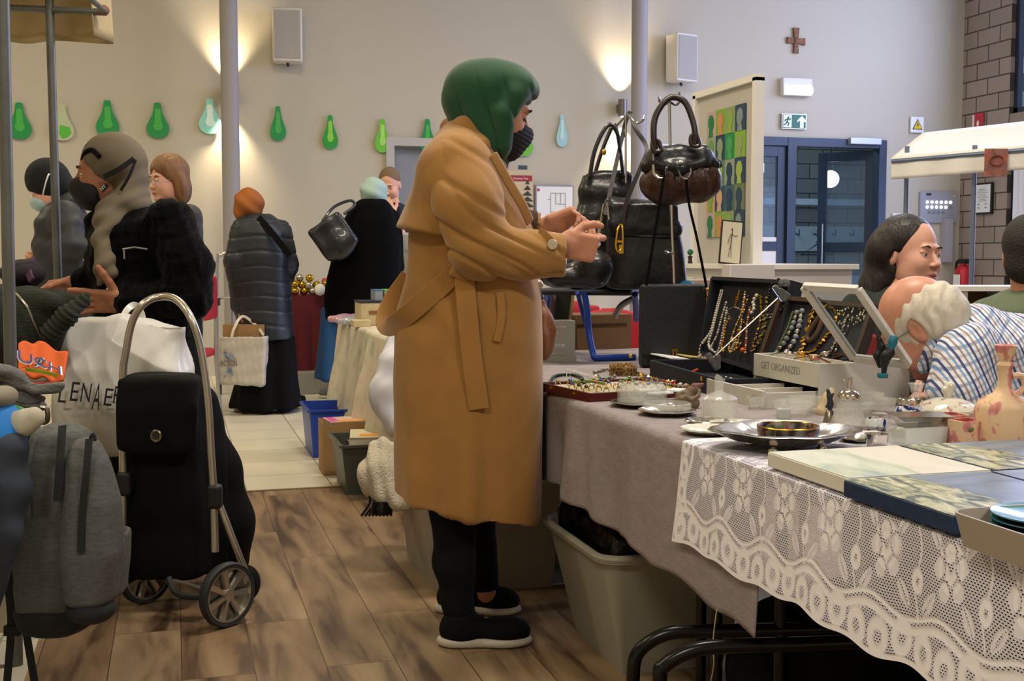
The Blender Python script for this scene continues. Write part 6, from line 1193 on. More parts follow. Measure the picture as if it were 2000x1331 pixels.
# ================================================================ GOODS ON THE JEWELLERY TABLE
m_glassw = mat('cut_glass', 'eef0e6', 0.02, alpha=0.27, ior=1.6, coat=1.0, spec=1.0, bump=0.55, bscale=160); m_silver = mat('silver', 'e2dbcc', 0.16, 1.0); m_silverd = mat('dull_silver', '9c9588', 0.25, 1.0)
m_gold = MATS['gold']; m_case = mat('navy_velvet', '10131f', 0.75); m_wine = mat('wine_leatherette', '4e1216', 0.35)
def wave(n, a): return lambda t, z: a*math.cos(n*t)
def px2m(p): return depth(p)/FPX
# wine red ring tray
A, B, Cc = T(1150, 787), T(1072, 763), T(1352, 776); ex = unit((Cc-A)*(1, 1, 0)); ey = np.array((-ex[1], ex[0], 0)); wx = np.linalg.norm(Cc-A); wy = 0.30
t = thing('ring_tray', 'open wine red display tray filled with rows of rings', 'jewellery tray', (A+Cc)/2); Rt_ = np.stack([ex, ey, Zv], 1); c0 = A+ex*wx/2+ey*wy/2
mb = MB(); mb.box(c0+(0, 0, 0.003), (wx/2, wy/2, 0.003), Rt_)
for s in (-1, 1): mb.box(c0+ey*s*wy/2+(0, 0, 0.013), (wx/2, 0.004, 0.013), Rt_); mb.box(c0+ex*s*wx/2+(0, 0, 0.013), (0.004, wy/2, 0.013), Rt_)
mb.build('tray_shell', m_wine, t, bevel=0.0015); MB().box(c0+(0, 0, 0.012), (wx/2-0.006, wy/2-0.006, 0.006), Rt_).build('cream_pad', mat('cream_velvet', 'b9b096', 0.9), t)
for q in (0.25, 0.75): MB().box(A+ey*wy*q-ex*0.006+(0, 0, 0.018), (0.002, 0.008, 0.004), Rt_).build('clasp', m_gold, t)
stones = [mat('stone_%d' % i, c, 0.1, trans=0.3) for i, c in enumerate(('b03050', '3050a0', 'e8e8f0', '2c2018', 'c8a040', '60a070'))]
cn = 0; words = ['plain', 'red-stoned', 'blue-stoned', 'clear-stoned', 'dark-stoned', 'amber-stoned', 'green-stoned']
for i in range(6):
    for j in range(8):
        if rng.random() < 0.12: continue
        c = A+ex*(0.03+j*(wx-0.05)/7)+ey*(0.03+i*0.045)+(0, 0, 0.024); mb = MB(); a = rng.uniform(-0.3, 0.3)
        d_ = math.cos(a)*ey+math.sin(a)*ex; mb.tube([c+0.0085*(math.cos(q)*ex+math.sin(q)*Zv) for q in np.linspace(0, 2*PI, 12, endpoint=False)], 0.0018, 5, closed=True); mb.m(1)
        st = rng.integers(0, 6); mb.sph(c+(0, 0, 0.0105), (0.006, 0.006, 0.0045), 8, 5); o = mb.build('finger_ring', [m_silver if rng.random() < 0.5 else m_gold, stones[st]]); tag(o, '%s ring, %s in the %s row of the wine red tray' % (('garnet-stoned', 'blue-stoned', 'clear-stoned', 'dark-stoned', 'amber-stoned', 'green-stoned')[st], ('first', 'second', 'third', 'fourth', 'fifth', 'sixth', 'seventh', 'eighth')[j], ('front', 'second', 'third', 'fourth', 'fifth', 'back')[i]), 'ring', 'rings standing in the wine red tray'); cn += 1
# string-of-beads helper
def beads(lab, pts, r, m, name='necklace', cat='necklace', gap=2.05, smooth=10, group=None, rfn=None, m2=None, closed=False, chain=False):
    P_, _ = spline([np.asarray(p, float) for p in pts], smooth, None, closed); L = 0; mb = MB(); nxt = 0; tot = sum(np.linalg.norm(b-a) for a, b in zip(P_[:-1], P_[1:])); k_ = 0
    acc = 0.0
    for a, b_ in zip(P_[:-1], P_[1:]):
        seg = np.linalg.norm(b_-a)
        while nxt <= acc+seg and k_ < 260:
            q = a+(b_-a)*((nxt-acc)/max(seg, 1e-9)); rr = r*(rfn(nxt/tot) if rfn else 1); mb.m(1 if (m2 is not None and k_ % 3 == 1) else 0)
            if chain: mb.box(q, (rr*1.3, rr*0.75, rr*0.45), rotm(0.6*(k_ % 2), 0.5, rng.uniform(0, 3)))
            else: mb.sph(q, rr, 7, 5)
            nxt += rr*gap; k_ += 1
        acc += seg
    mb.m(0); mb.tube(P_[::2]+[P_[-1]], r*0.22, 4)
    o = mb.build(name, [m, m2] if m2 is not None else m); return tag(o, lab, cat, group)
m_pearl = mat('pearl', 'cfc8b4', 0.25, coat=0.3); m_amber = mat('amber_bead', 'b0561c', 0.3); m_blackb = mat('black_bead', '141214', 0.15); m_greenb = mat('green_bead', '6e8438', 0.3); m_stringd = mat('brown_braid', '3a2412', 0.7); m_greyb = mat('grey_bead', '7f8486', 0.3)
# leopard bangle
p = T(1217, 734); t = thing('bangle', 'wide brown leopard-spotted bangle lying on the grey cloth', 'bangle', p); k = px2m(p)
m_leo = mat('leopard', '8a6a34', 0.35); nt, ns, lk, b = nodes_of(m_leo); tc = ns.new('ShaderNodeTexCoord'); n = ns.new('ShaderNodeTexVoronoi'); n.inputs['Scale'].default_value = 130; lk.new(tc.outputs['Object'], n.inputs['Vector']); lk.new(ramp(nt, n.outputs['Distance'], [(0.0, '2a160c'), (0.35, '3a2010'), (0.42, '8a6a34'), (1, 'a08040')]).outputs[0], b.inputs['Base Color'])
MB().lathe([(26*k, 0), (27*k, 0.004), (28*k, 0.02), (27*k, 0.036), (25*k, 0.04), (23*k, 0.036), (23*k, 0.004), (26*k, 0)], p, 36).build('band', m_leo, t)
# loose strings on the cloth
def tz(px, py, h=0.008): return T(px, py, TZ+h)
beads('dark green glass bead bracelet by the coat edge', [tz(1072, 752), tz(1085, 735), tz(1120, 733), tz(1138, 742), tz(1120, 752)], 0.006, mat('dark_green_bead', '0f2a22', 0.15), 'bracelet', 'bracelet')
beads('olive green bead string across the back of the ring tray', [tz(1072, 758), tz(1100, 748, 0.02), tz(1150, 745, 0.03), tz(1180, 750, 0.03)], 0.005, m_greenb, group=None)
beads('clear crystal bead chain behind the wine red tray', [tz(1108, 722), tz(1130, 728), tz(1160, 738), tz(1172, 746)], 0.004, m_glassw)
beads('silver and gold chain looping right of the leopard bangle', [tz(1245, 730), tz(1270, 738), tz(1300, 746), tz(1320, 744)], 0.006, m_silver, m2=m_gold, chain=True)
beads('flat grey chain coiled left of the leopard bangle', [tz(1160, 728), tz(1190, 722), tz(1200, 735), tz(1175, 741), tz(1165, 733)], 0.004, m_silverd, chain=True)
beads('orange and amber bead bracelet before the navy case', [tz(1265, 752), tz(1290, 750), tz(1315, 748), tz(1330, 740), tz(1312, 737)], 0.007, m_amber, 'bracelet', 'bracelet', m2=m_gold)
beads('bracelet of large round cream beads beside the orange one', [tz(1315, 754), tz(1330, 755), tz(1347, 755), tz(1360, 750), tz(1350, 742)], 0.010, mat('cream_bead', 'b5a07a', 0.3), 'bracelet', 'bracelet')
beads('silver metal watch strap chain at the front of the navy case', [tz(1358, 748), tz(1375, 752), tz(1400, 758), tz(1415, 764)], 0.006, m_silver, 'chain_strap', 'bracelet', chain=True)
beads('black and silver crystal bracelet near the white drawer', [tz(1415, 738), tz(1440, 744), tz(1460, 750), tz(1480, 752)], 0.006, m_blackb, 'bracelet', 'bracelet', m2=m_silver)
p = tz(1335, 735); tag(MB().tube([p, tz(1350, 728, 0.03), tz(1362, 722, 0.03)], 0.004, 6, smooth=4).tube([p, tz(1352, 735, 0.02), tz(1362, 734, 0.02)], 0.004, 6, smooth=4).build('red_tassel', mat('red_orange_cord', 'c23c1c', 0.7)), 'bright red orange cord tassel on the bead bracelets', 'tassel')
p = tz(1315, 768); tag(MB().lathe([(0.0, 0), (0.018, 0), (0.02, 0.008), (0.012, 0.014), (0, 0.015)], p+(0.06, 0.1, -0.006), 16, flute=wave(6, 0.1)).build('dark_brooch', m_blackb), 'dark faceted brooch at the corner of the ring tray', 'brooch')
p = tz(1455, 748); tag(MB().lathe([(0.0, 0), (0.022, 0), (0.024, 0.006), (0.015, 0.012), (0, 0.014)], p, 18).build('round_brooch', mat('old_gold', '8a7a4a', 0.3, 0.8)), 'oval old gold brooch behind the white drawer', 'brooch')
for i, (px, py) in enumerate(((1265, 762), (1290, 768), (1320, 762))): tag(MB().box(T(px, py, TZ+0.03), (0.03, 0.02, 0.002), rotm(0, 0, 0.4*i)).build('price_card', m_sw), ['left white card among the rings', 'middle white card among the rings', 'right white card near the dark brooch'][i], 'card')
# ---- navy jewellery case, open, with necklaces
Az, Bz = T(1232, 693, 0.775), T(1405, 741, 0.775); ey = unit(Az-Bz); L = 0.62; Bz = Bz; ex = np.array((ey[1], -ey[0], 0)); Dp = 0.30; o3 = Bz*(1, 1, 0)
t = thing('jewellery_case', 'open navy velvet case with a standing lid full of necklaces', 'jewellery case', o3+ex*Dp/2+ey*L/2+(0, 0, TZ)); Rc = np.stack([ex, ey, Zv], 1); c0 = o3+ex*Dp/2+ey*L/2
mb = MB(); mb.box(c0+(0, 0, TZ+0.004), (Dp/2, L/2, 0.004), Rc)
for s in (-1, 1): mb.box(c0+ey*s*L/2+(0, 0, TZ+0.027), (Dp/2, 0.005, 0.027), Rc); mb.box(c0+ex*s*Dp/2+(0, 0, TZ+0.027), (0.005, L/2, 0.027), Rc)
mb.build('case_tray', m_case, t, bevel=0.002)
# lid: two top corners from the photo, bottom edge on the hinge line
h0 = o3+ex*Dp+ey*L*0.98+(0, 0, TZ+0.05); h1 = o3+ex*Dp+ey*0.02+(0, 0, TZ+0.05)
LT0 = W(1395, 545, 4.08); LT1 = W(1550, 553, 3.60); LB0 = W(1372, 690, 4.02); LB1 = W(1512, 735, 3.52)
nl = unit(np.cross(LT1-LT0, LB0-LT0)); nl = nl if np.dot(nl, Fv) < 0 else -nl
mb = MB(); mb.corners([LB0-nl*0.03, LB1-nl*0.03, LB1-nl*0.022, LB0-nl*0.022], [LT0-nl*0.03, LT1-nl*0.03, LT1-nl*0.022, LT0-nl*0.022])
def bar(mb, a, b_, w, d_, n_): 
    ax = unit(b_-a); sd = np.cross(n_, ax); mb.box((a+b_)/2, (np.linalg.norm(b_-a)/2, w, d_), np.stack([ax, sd, n_], 1))
for a, b_ in ((LT0, LT1), (LT0, LB0), (LT1, LB1), (LB0, LB1)): bar(mb, a-nl*0.01, b_-nl*0.01, 0.006, 0.022, nl)
mb.build('case_lid', m_case, t); MB().box(Bz+(0, 0, -0.01)+ey*0.12-ex*0.006, (0.003, 0.008, 0.006), Rc).sph(Az-(0, 0, 0.004), 0.008).build('clasp', m_gold, t)
def onlid(u, v, o_=0.006): return lerp(lerp(LT0, LT1, u), lerp(LB0, LB1, u), v)+nl*o_
def lidpx(px, py): # solve for lid parameters at a pixel
    best = None
    for u in np.linspace(0, 1, 41):
        for v in np.linspace(-0.1, 1.25, 55):
            q = onlid(u, v); dx = Rv@q/ (Fv@q)*FPX+1000-px
            hh = (Fv@q)*math.cos(PITCH)-(q[2]-CAMH)*math.sin(PITCH); vv = ((Fv@q)*math.sin(PITCH)+(q[2]-CAMH)*math.cos(PITCH))/hh; uu_ = (Rv@q)/hh
            e = (1000+FPX*uu_-px)**2+(665.5-FPX*vv-py)**2
            if best is None or e < best[0]: best = (e, u, v)
    return onlid(best[1], best[2], 0.008)
nk = [
 ('long graduated pearl string falling out of the lid at the left', [(1408, 568), (1398, 610), (1388, 650), (1372, 675), (1360, 690), (1365, 698), (1374, 692)], 0.0055, m_pearl, None, lambda s: 0.55+0.75*s, False),
 ('second pearl string hanging beside the long one', [(1413, 566), (1404, 605), (1394, 645), (1384, 672), (1388, 684)], 0.005, m_pearl, None, lambda s: 0.5+0.7*s, False),
 ('white and grey pearl loop with clear spacers', [(1420, 590), (1410, 620), (1400, 655), (1390, 680), (1402, 686), (1410, 655), (1420, 600)], 0.0042, m_pearl, m_greyb, None, False),
 ('gold and brown bead necklace left of the middle', [(1424, 622), (1418, 640), (1414, 660), (1410, 680), (1418, 686)], 0.0055, m_gold, m_amber, None, False),
 ('fine gold chain hung from a gold clasp', [(1446, 566), (1440, 585), (1436, 600), (1444, 580), (1447, 566)], 0.002, m_gold, None, None, True),
 ('gold rope necklace with cream pearl cluster pendants', [(1455, 572), (1448, 610), (1436, 645), (1424, 680), (1432, 688), (1442, 672), (1450, 630), (1456, 575)], 0.0042, m_gold, m_pearl, None, False),
 ('gold pendant necklace with dark red flower beads', [(1462, 580), (1452, 620), (1440, 660), (1436, 678), (1444, 684), (1450, 668)], 0.0055, mat('plum_bead', '4a1c2c', 0.3), m_gold, None, False),
 ('short strand of round white shell beads', [(1478, 578), (1474, 590), (1472, 602), (1468, 616)], 0.0065, m_pearl, None, None, False),
 ('thin string ending in an orange bead', [(1466, 600), (1462, 630), (1458, 660), (1456, 690)], 0.004, m_amber, m_pearl, None, False),
 ('thick old gold mesh necklace on the right of the lid', [(1500, 582), (1498, 610), (1494, 640), (1484, 668), (1474, 685)], 0.0068, mat('old_gold', '8a7a4a', 0.3, 0.8), None, None, True),
 ('thin dull gold chain beside the mesh necklace', [(1488, 580), (1486, 615), (1480, 650), (1474, 672)], 0.003, m_gold, None, None, True),
 ('dark red and gold beads low in the lid', [(1482, 640), (1478, 660), (1470, 682), (1464, 690)], 0.0045, mat('plum_bead', '4a1c2c'), m_gold, None, False),
 ('black crystal bracelet slung over the rod to the right', [(1470, 622), (1490, 620), (1515, 612), (1532, 596), (1528, 604), (1505, 620), (1480, 628)], 0.0045, m_blackb, m_silverd, None, False),
 ('jet bead strand hanging from the top right corner', [(1520, 548), (1508, 560), (1502, 580), (1500, 600)], 0.0055, m_blackb, None, None, False),
 ('dull grey metal choker curved like a horseshoe', [(1428, 625), (1424, 608), (1436, 600), (1448, 606), (1450, 625), (1456, 636)], 0.0028, m_silverd, None, None, True),
]
for lab, pts, r_, m1, m2, rf, ch in nk: beads(lab, [lidpx(*q) for q in pts], r_, m1, rfn=rf, m2=m2, chain=ch, smooth=8)
g_ = lidpx(1438, 672); mb = MB()
for i in range(9): mb.sph(g_+Rv*0.02*math.cos(i*2.1)*(i/9)+Zv*0.022*math.sin(i*2.1)*(i/9)+nl*0.004, 0.006, 8, 6)
tag(mb.build('pearl_cluster', mat('champagne_pearl', 'b39a6c', 0.25, coat=0.3)), 'cluster of champagne pearls at the bottom of the lid', 'pendant')
tag(MB().sph(lidpx(1456, 684)+nl*0.004, 0.009, 10, 8).build('orange_pendant', mat('coral', 'd2541c', 0.4)), 'bright orange pendant bead hanging low in the lid', 'pendant')
# clear clips and thin rod
m_clip = mat('clear_clip', '9a9c9a', 0.1, trans=0.7, ior=1.3)
rod0, rod1 = W(1392, 700, 3.42), W(1522, 580, 3.50); t = thing('display_rod', 'thin metal rod slanting across the lid between two clear clips', 'rod', rod0); MB().cyl(rod0, rod1, 0.0025, n=6).build('rod', m_silverd, t)
for a, d_ in ((rod0-Zv*0.01, unit(-Rv*0.5+Zv*0.8)), (rod1+Zv*0.01, unit(Rv*0.5-Zv*0.7))): MB().box(a, (0.011, 0.008, 0.028), np.stack(frame_from(d_), 1)).box(a+Rv*0.014, (0.008, 0.008, 0.02), np.stack(frame_from(d_+Rv*0.5), 1)).build('clear_clip', m_clip, t, bevel=0.003)
p = W(1532, 560, 3.58); tag(MB().lathe([(0, 0), (0.014, 0), (0.018, 0.012), (0.010, 0.022), (0, 0.024)], p, 12, flute=wave(5, 0.15)).build('crystal_ornament', m_clip), 'clear crystal ornament on the top right corner of the navy lid', 'ornament')
for lab, px, py, w, m_ in (('white slip of paper lying in the navy case', 1310, 697, 0.05, m_sw), ('yellowish envelope in the navy case', 1345, 695, 0.04, mat('envelope', 'b8a860', 0.6))): p = T(px, py, TZ+0.045); tag(MB().box(p, (w, 0.05, 0.002), Rc@rotm(0.1, 0.1, 0.5)).build('paper_slip', m_), lab, 'paper')
# ---- second dark board behind the white box
t = thing('necklace_board', 'black velvet board leaning behind the white box with chains', 'display board', W(1590, 740, 3.5)); q0, q1b, q2b, q3b = W(1530, 586, 3.62), W(1712, 602, 3.30), W(1660, 745, 3.22), W(1480, 735, 3.54)
nb = unit(np.cross(q1b-q0, q3b-q0)); nb = nb if np.dot(nb, Fv) < 0 else -nb
MB().corners([q3b-nb*0.02, q2b-nb*0.02, q2b, q3b], [q0-nb*0.02, q1b-nb*0.02, q1b, q0]).build('velvet_panel', m_case, t)
mb = MB()
for a, b_ in ((q0, q1b), (q0, q3b), (q1b, q2b)): bar(mb, a, b_, 0.007, 0.018, nb)
mb.build('board_rim', m_stringd, t)
def onboard(px, py):
    best = None
    for u in np.linspace(0, 1, 41):
        for v in np.linspace(0, 1.1, 41):
            q = lerp(lerp(q0, q1b, u), lerp(q3b, q2b, u), v)+nb*0.008; hh = (Fv@q)*math.cos(PITCH)-(q[2]-CAMH)*math.sin(PITCH); vv = ((Fv@q)*math.sin(PITCH)+(q[2]-CAMH)*math.cos(PITCH))/hh; e = (1000+FPX*(Rv@q)/hh-px)**2+(665.5-FPX*vv-py)**2
            if best is None or e < best[0]: best = (e, q)
    return best[1]
nk2 = [('thin green gold string at the left edge of the black board', [(1548, 610), (1538, 640), (1522, 670), (1508, 700)], 0.0028, m_greenb, None, False),
 ('wide grey beaded rope, left of two on the black board', [(1556, 612), (1546, 640), (1532, 665), (1518, 690)], 0.0085, m_greyb, m_silverd, False),
 ('wide grey sequin rope, right of two on the black board', [(1568, 608), (1560, 640), (1548, 670), (1534, 695)], 0.0085, mat('light_grey_bead', '8e9396', 0.25), m_silver, False),
 ('heavy gold curb chain left half of the big loop', [(1590, 604), (1582, 630), (1574, 655), (1566, 685)], 0.0072, m_gold, None, True),
 ('gold curb chain looping round the brown braid', [(1594, 602), (1618, 600), (1634, 612), (1625, 640), (1606, 670), (1585, 688), (1570, 690)], 0.006, m_gold, None, True),
 ('silver cord with small charms behind the slanted frame', [(1652, 620), (1640, 650), (1624, 680), (1618, 692)], 0.004, m_silver, None, True),
 ('brown and silver bead string near the slanted frame', [(1662, 618), (1652, 645), (1640, 672), (1632, 690)], 0.004, m_stringd, m_silver, False)]
for lab, pts, r_, m1, m2, ch in nk2: beads(lab, [onboard(*q) for q in pts], r_, m1, m2=m2, chain=ch, smooth=8)
tag(MB().tube([onboard(*q) for q in ((1604, 616), (1588, 640), (1578, 660), (1584, 668), (1598, 650), (1610, 620))], 0.0085, 8, smooth=5).build('braided_necklace', m_stringd), 'brown braided cord necklace inside the gold loop', 'necklace')
mb = MB(); [mb.sph(onboard(1670+rng.uniform(-45, 40), 612+rng.uniform(-12, 25)), rng.uniform(0.003, 0.006), 6, 4) for _ in range(70)]; tag(mb.build('sequin_trim', m_silverd), 'glittering sequin trim along the top of the black board', 'trim', kind='stuff')
# ---- GET ORGANIZED box
m_wbox = mat('white_wooden_box', 'c9c6bc', 0.45); bx0, bx1, by0, by1 = 1.60, 1.87, 2.70, 3.05; zt = 0.838
t = thing('watch_box', 'white wooden box lettered GET ORGANIZED with open glass lid', 'box', ((bx0+bx1)/2, (by0+by1)/2, TZ)); mb = MB(); th_ = 0.006
mb.box(((bx0+bx1)/2, (by0+by1)/2, 0.782), ((bx1-bx0)/2, (by1-by0)/2, 0.004)); mb.box(((bx0+bx1)/2, (by0+by1)/2, TZ+0.003), ((bx1-bx0)/2, (by1-by0)/2, 0.003))
mb.box(((bx0+bx1)/2, by0, (zt+TZ)/2), ((bx1-bx0)/2, th_/2, (zt-TZ)/2)).box(((bx0+bx1)/2, by1, (zt+TZ)/2), ((bx1-bx0)/2, th_/2, (zt-TZ)/2)).box((bx1, (by0+by1)/2, (zt+TZ)/2), (th_/2, (by1-by0)/2, (zt-TZ)/2)).box((bx0, (by0+by1)/2, (zt+0.775)/2), (th_/2, (by1-by0)/2, (zt-0.775)/2))
mb.box((bx0+0.13, (by0+by1)/2, zt-0.03), (0.002, (by1-by0)/2, 0.026)); mb.build('box_body', m_wbox, t, bevel=0.001)
text('lettering', 'GET ORGANIZED', mat('letter_grey', '8d8d88', 0.6), t, (bx0-th_/2-0.0005, by1-0.045, 0.800), (0, -1, 0), (0, 0, 1), 0.020, width=0.215)
d = thing('drawer', 'x', 'x', (bx0-0.075, (by0+by1)/2, TZ)); 
for q in ('label', 'category'): del d[q]
d.parent = t; d.location = Vector((bx0-0.075, (by0+by1)/2, TZ))-t.location; mb = MB(); dx0, dx1 = bx0-0.15, bx0+0.02; z1 = TZ+0.045
mb.box(((dx0+dx1)/2, (by0+by1)/2, TZ+0.004), ((dx1-dx0)/2, (by1-by0)/2-0.01, 0.003)).box((dx0, (by0+by1)/2, TZ+0.024), (0.004, (by1-by0)/2-0.008, 0.024))
for y in (by0+0.012, by1-0.012, (by0+by1)/2+0.04, (by0+by1)/2-0.06): mb.box(((dx0+dx1)/2, y, TZ+0.022), ((dx1-dx0)/2, 0.003, 0.021))
mb.build('drawer_body', m_wbox, d, bevel=0.001)
o = MB().lathe([(0, 0), (0.02, 0), (0.02, 0.01), (0, 0.012)], (dx0+0.09, by0+0.06, TZ+0.008), 12).build('red_trinket', mat('dark_red', '7a2030', 0.5)); tag(o, 'dark red trinket in the open white drawer', 'trinket')
# lid frame (hinged at far side, leaning right)
c4 = [W(1570, 560, 2.98), W(1676, 566, 2.90), W(1775, 712, 2.92), W(1668, 700, 3.02)]; nn = unit(np.cross(c4[1]-c4[0], c4[3]-c4[0])); mb = MB()
for a, b_ in zip(c4, c4[1:]+c4[:1]): bar(mb, a, b_, 0.009, 0.008, nn)
mb.build('lid_frame', m_wbox, t, bevel=0.001); MB().corners([c4[3]-nn*0.001, c4[2]-nn*0.001, c4[2]+nn*0.001, c4[3]+nn*0.001], [c4[0]-nn*0.001, c4[1]-nn*0.001, c4[1]+nn*0.001, c4[0]+nn*0.001]).build('lid_glass', mat('lid_glass', 'dfe8ea', 0.03, trans=0.96, ior=1.05), t)
for i, (px, py, w) in enumerate(((1540, 690, 0.026), (1565, 692, 0.024), (1590, 698, 0.03), (1612, 692, 0.026), (1640, 686, 0.030), (1655, 692, 0.020), (1675, 698, 0.028))):
    p = T(px, py, zt+0.004); Rr = rotm(0.1*math.sin(i*3), 0.15*math.cos(i*2), i*1.1); t2 = thing('wristwatch', ['leftmost silver watch in the white box', 'small gold watch second from the left in the white box', 'large cream-dialled watch in the white box', 'steel watch between the two large dials', 'largest silver watch in the white box', 'small copper watch beside the large silver one', 'black strapped watch at the right of the white box'][i], 'watch', p-(0, 0, 0.004), 'watches in the white box')
    mm = [m_silver, m_gold, mat('copper', 'b07a58', 0.25, 0.9), m_silver, m_silver, mat('copper', 'b07a58', 0.25, 0.9), m_silver][i]
    MB().lathe([(0, -0.005), (w*0.5, -0.005), (w*0.58, 0), (w*0.5, 0.006), (w*0.45, 0.005)], p, 20, rot=Rr).build('case', mm, t2); MB().lathe([(0, 0.0055), (w*0.45, 0.0055)], p, 16, rot=Rr).build('dial', mat('dial', 'c8c4ae', 0.3), t2)
    MB().strap([p+Rr@np.array((-0.055, 0, -0.012)), p+Rr@np.array((-w*0.5, 0, 0)), p+Rr@np.array((-w*0.3, 0, -0.006)), p+Rr@np.array((w*0.3, 0, -0.006)), p+Rr@np.array((w*0.5, 0, 0)), p+Rr@np.array((0.055, 0, -0.012))], 0.012, 0.003, (0, 0, 1), 4).build('strap', m_blackb if i == 6 else mm, t2)
# clamp
t = thing('spring_clamp', 'black and teal spring clamp gripping the right edge of the white box', 'clamp', W(1728, 735, 2.88)); Pm = lambda x, y: W(x, y, 2.86)
S = Sdf(0.0025); S.chain([(Pm(1726, 732), 0.006), (Pm(1728, 705), 0.009), (Pm(1738, 690), 0.010), (Pm(1739, 680), 0.008)], 0.01); S.chain([(W(1718, 715, 2.9), 0.006), (W(1714, 695, 2.9), 0.009), (W(1722, 680, 2.9), 0.009), (W(1716, 662, 2.9), 0.007)], 0.01); S.ell(Pm(1727, 694), 0.009, None, 0.01); S.build('clamp_body', mat('clamp_black', '141619', 0.4), t)
S = Sdf(0.0025); S.chain([(Pm(1739, 682), 0.009), (Pm(1744, 668), 0.009), (Pm(1746, 661), 0.009)], 0.01); S.build('handle_grip', mat('clamp_teal', '146a80', 0.4), t); MB().box(Pm(1724, 734), (0.012, 0.008, 0.006), VIEWROT).build('jaw_pad', MATS['clamp_teal'], t, bevel=0.003)
# ---- glass and silver
def item(name, lab, cat, px, py): p = T(px, py); return thing(name, lab, cat, p), p, px2m(p)
def silver_dish(lab, px, py, rx, ry=None, n=8, rise=0.012, name='silver_dish'):
    t, p, k = item(name, lab, 'dish', px, py); MB().lathe([(0, 0.002), (rx*k*0.6, 0.003), (rx*k*0.95, rise), (rx*k, rise+0.002), (rx*k*0.94, rise+0.004), (rx*k*0.6, 0.006), (0, 0.005)], p, 48, flute=wave(n, 0.035)).build('dish_body', m_silver, t); return t, p, k
t, p, k = silver_dish('silver plate under the taller cut glass dish', 1254, 795, 64)
t = thing('butter_dish_cover', 'taller cut glass dish standing on the left silver plate', 'glass dish', p+(0, 0, 0.007)); MB().lathe([(44*k, 0), (47*k, 0.004), (48*k, 0.030), (46*k, 0.048), (40*k, 0.056), (43*k, 0.046), (44*k, 0.030), (42*k, 0.008), (0, 0.006)], p+(0, 0, 0.007), 60, flute=wave(20, 0.02)).build('glass_body', m_glassw, t)
t, p, k = silver_dish('silver plate under the shallow cut glass dish', 1303, 812, 58)
t = thing('glass_bowl', 'shallow fluted glass dish on the second silver plate', 'glass dish', p+(0, 0, 0.007)); MB().lathe([(38*k, 0), (46*k, 0.010), (47*k, 0.024), (44*k, 0.026), (43*k, 0.012), (0, 0.006)], p+(0, 0, 0.007), 60, flute=wave(26, 0.03)).build('glass_body', m_glassw, t)
t, p, k = silver_dish('small silver leaf plate at the foot of the crystal sugar pot', 1380, 833, 44, n=6)
# gnome figurine
t, p, k = item('figurine', 'brown clay figure of a hugging animal with a red cap', 'figurine', 1343, 798); S = Sdf(0.0018); q = lambda x, y, d_=0.0: W(x, y, depth(p)+d_)
S.ell(q(1335, 785), (0.026, 0.022, 0.022), None, 0.008); S.ell(q(1352, 788, -0.01), (0.020, 0.018, 0.018), None, 0.006); S.cap(q(1338, 780), q(1350, 765), 0.018, 0.014, 0.01); S.ell(q(1357, 760, 0), (0.014, 0.013, 0.013), None, 0.004); S.chain([(q(1338, 775, -0.02), 0.006), (q(1350, 782, -0.024), 0.006), (q(1364, 774, -0.018), 0.005), (q(1366, 764, -0.01), 0.005)], 0.003); S.chain([(q(1326, 796, -0.015), 0.008), (q(1332, 780, -0.022), 0.008), (q(1342, 794, -0.02), 0.007)], 0.003); S.chain([(q(1324, 772), 0.007), (q(1336, 768, -0.008), 0.006), (q(1348, 772, -0.012), 0.005)], 0.003)
S.build('figure_body', mat('brown_clay', '6e5c48', 0.6), t); S = Sdf(0.0018); S.cap(q(1357, 757), q(1373, 751), 0.012, 0.004, 0.006); S.build('cap', mat('faded_red_clay', '6e4038', 0.6), t)
# crystal sugar pot with tall finial
t, p, k = item('sugar_pot', 'round crystal pot with a tall slanted glass finial', 'pot', 1404, 828); MB().lathe([(0, 0.001), (30*k, 0.0), (34*k, 0.006), (35*k, 0.052), (33*k, 0.056), (31*k, 0.054), (31*k, 0.008), (0, 0.006)], p, 64, flute=wave(22, 0.03)).build('glass_body', m_glassw, t)
MB().lathe([(35*k, 0.056), (36*k, 0.060), (28*k, 0.068), (12*k, 0.074), (7*k, 0.078), (0, 0.078)], p, 48, flute=wave(20, 0.02)).build('lid', m_glassw, t); f0 = W(1403, 772, depth(p)); MB().poly([W(1397, 778, depth(p)-.004), W(1409, 778, depth(p)-.004), W(1417, 742, depth(p)-.004), W(1402, 731, depth(p)-.004), W(1397, 736, depth(p)-.004)], Fv*0.012).build('finial', m_glassw, t, bevel=0.002)
# cup with silver handle
t, p, k = item('glass_cup', 'small clear glass cup with a curved silver handle', 'cup', 1478, 800); MB().lathe([(0, 0.001), (16*k, 0), (19*k, 0.01), (20*k, 0.034), (18.5*k, 0.034), (17*k, 0.01), (0, 0.004)], p, 36).build('glass_body', m_glassw, t); MB().tube([q_ for q_ in (W(1466, 800, depth(p)), W(1462, 785, depth(p)), W(1468, 775, depth(p)), W(1480, 773, depth(p)))], 0.0025, 8, smooth=5).build('cup_handle', m_silver, t); MB().lathe([(0, 0), (10*k, 0.002), (13*k, 0.006), (10*k, 0.004), (0, 0.002)], W(1455, 806, depth(p)), 20).build('spoon_bowl', m_silver, t)
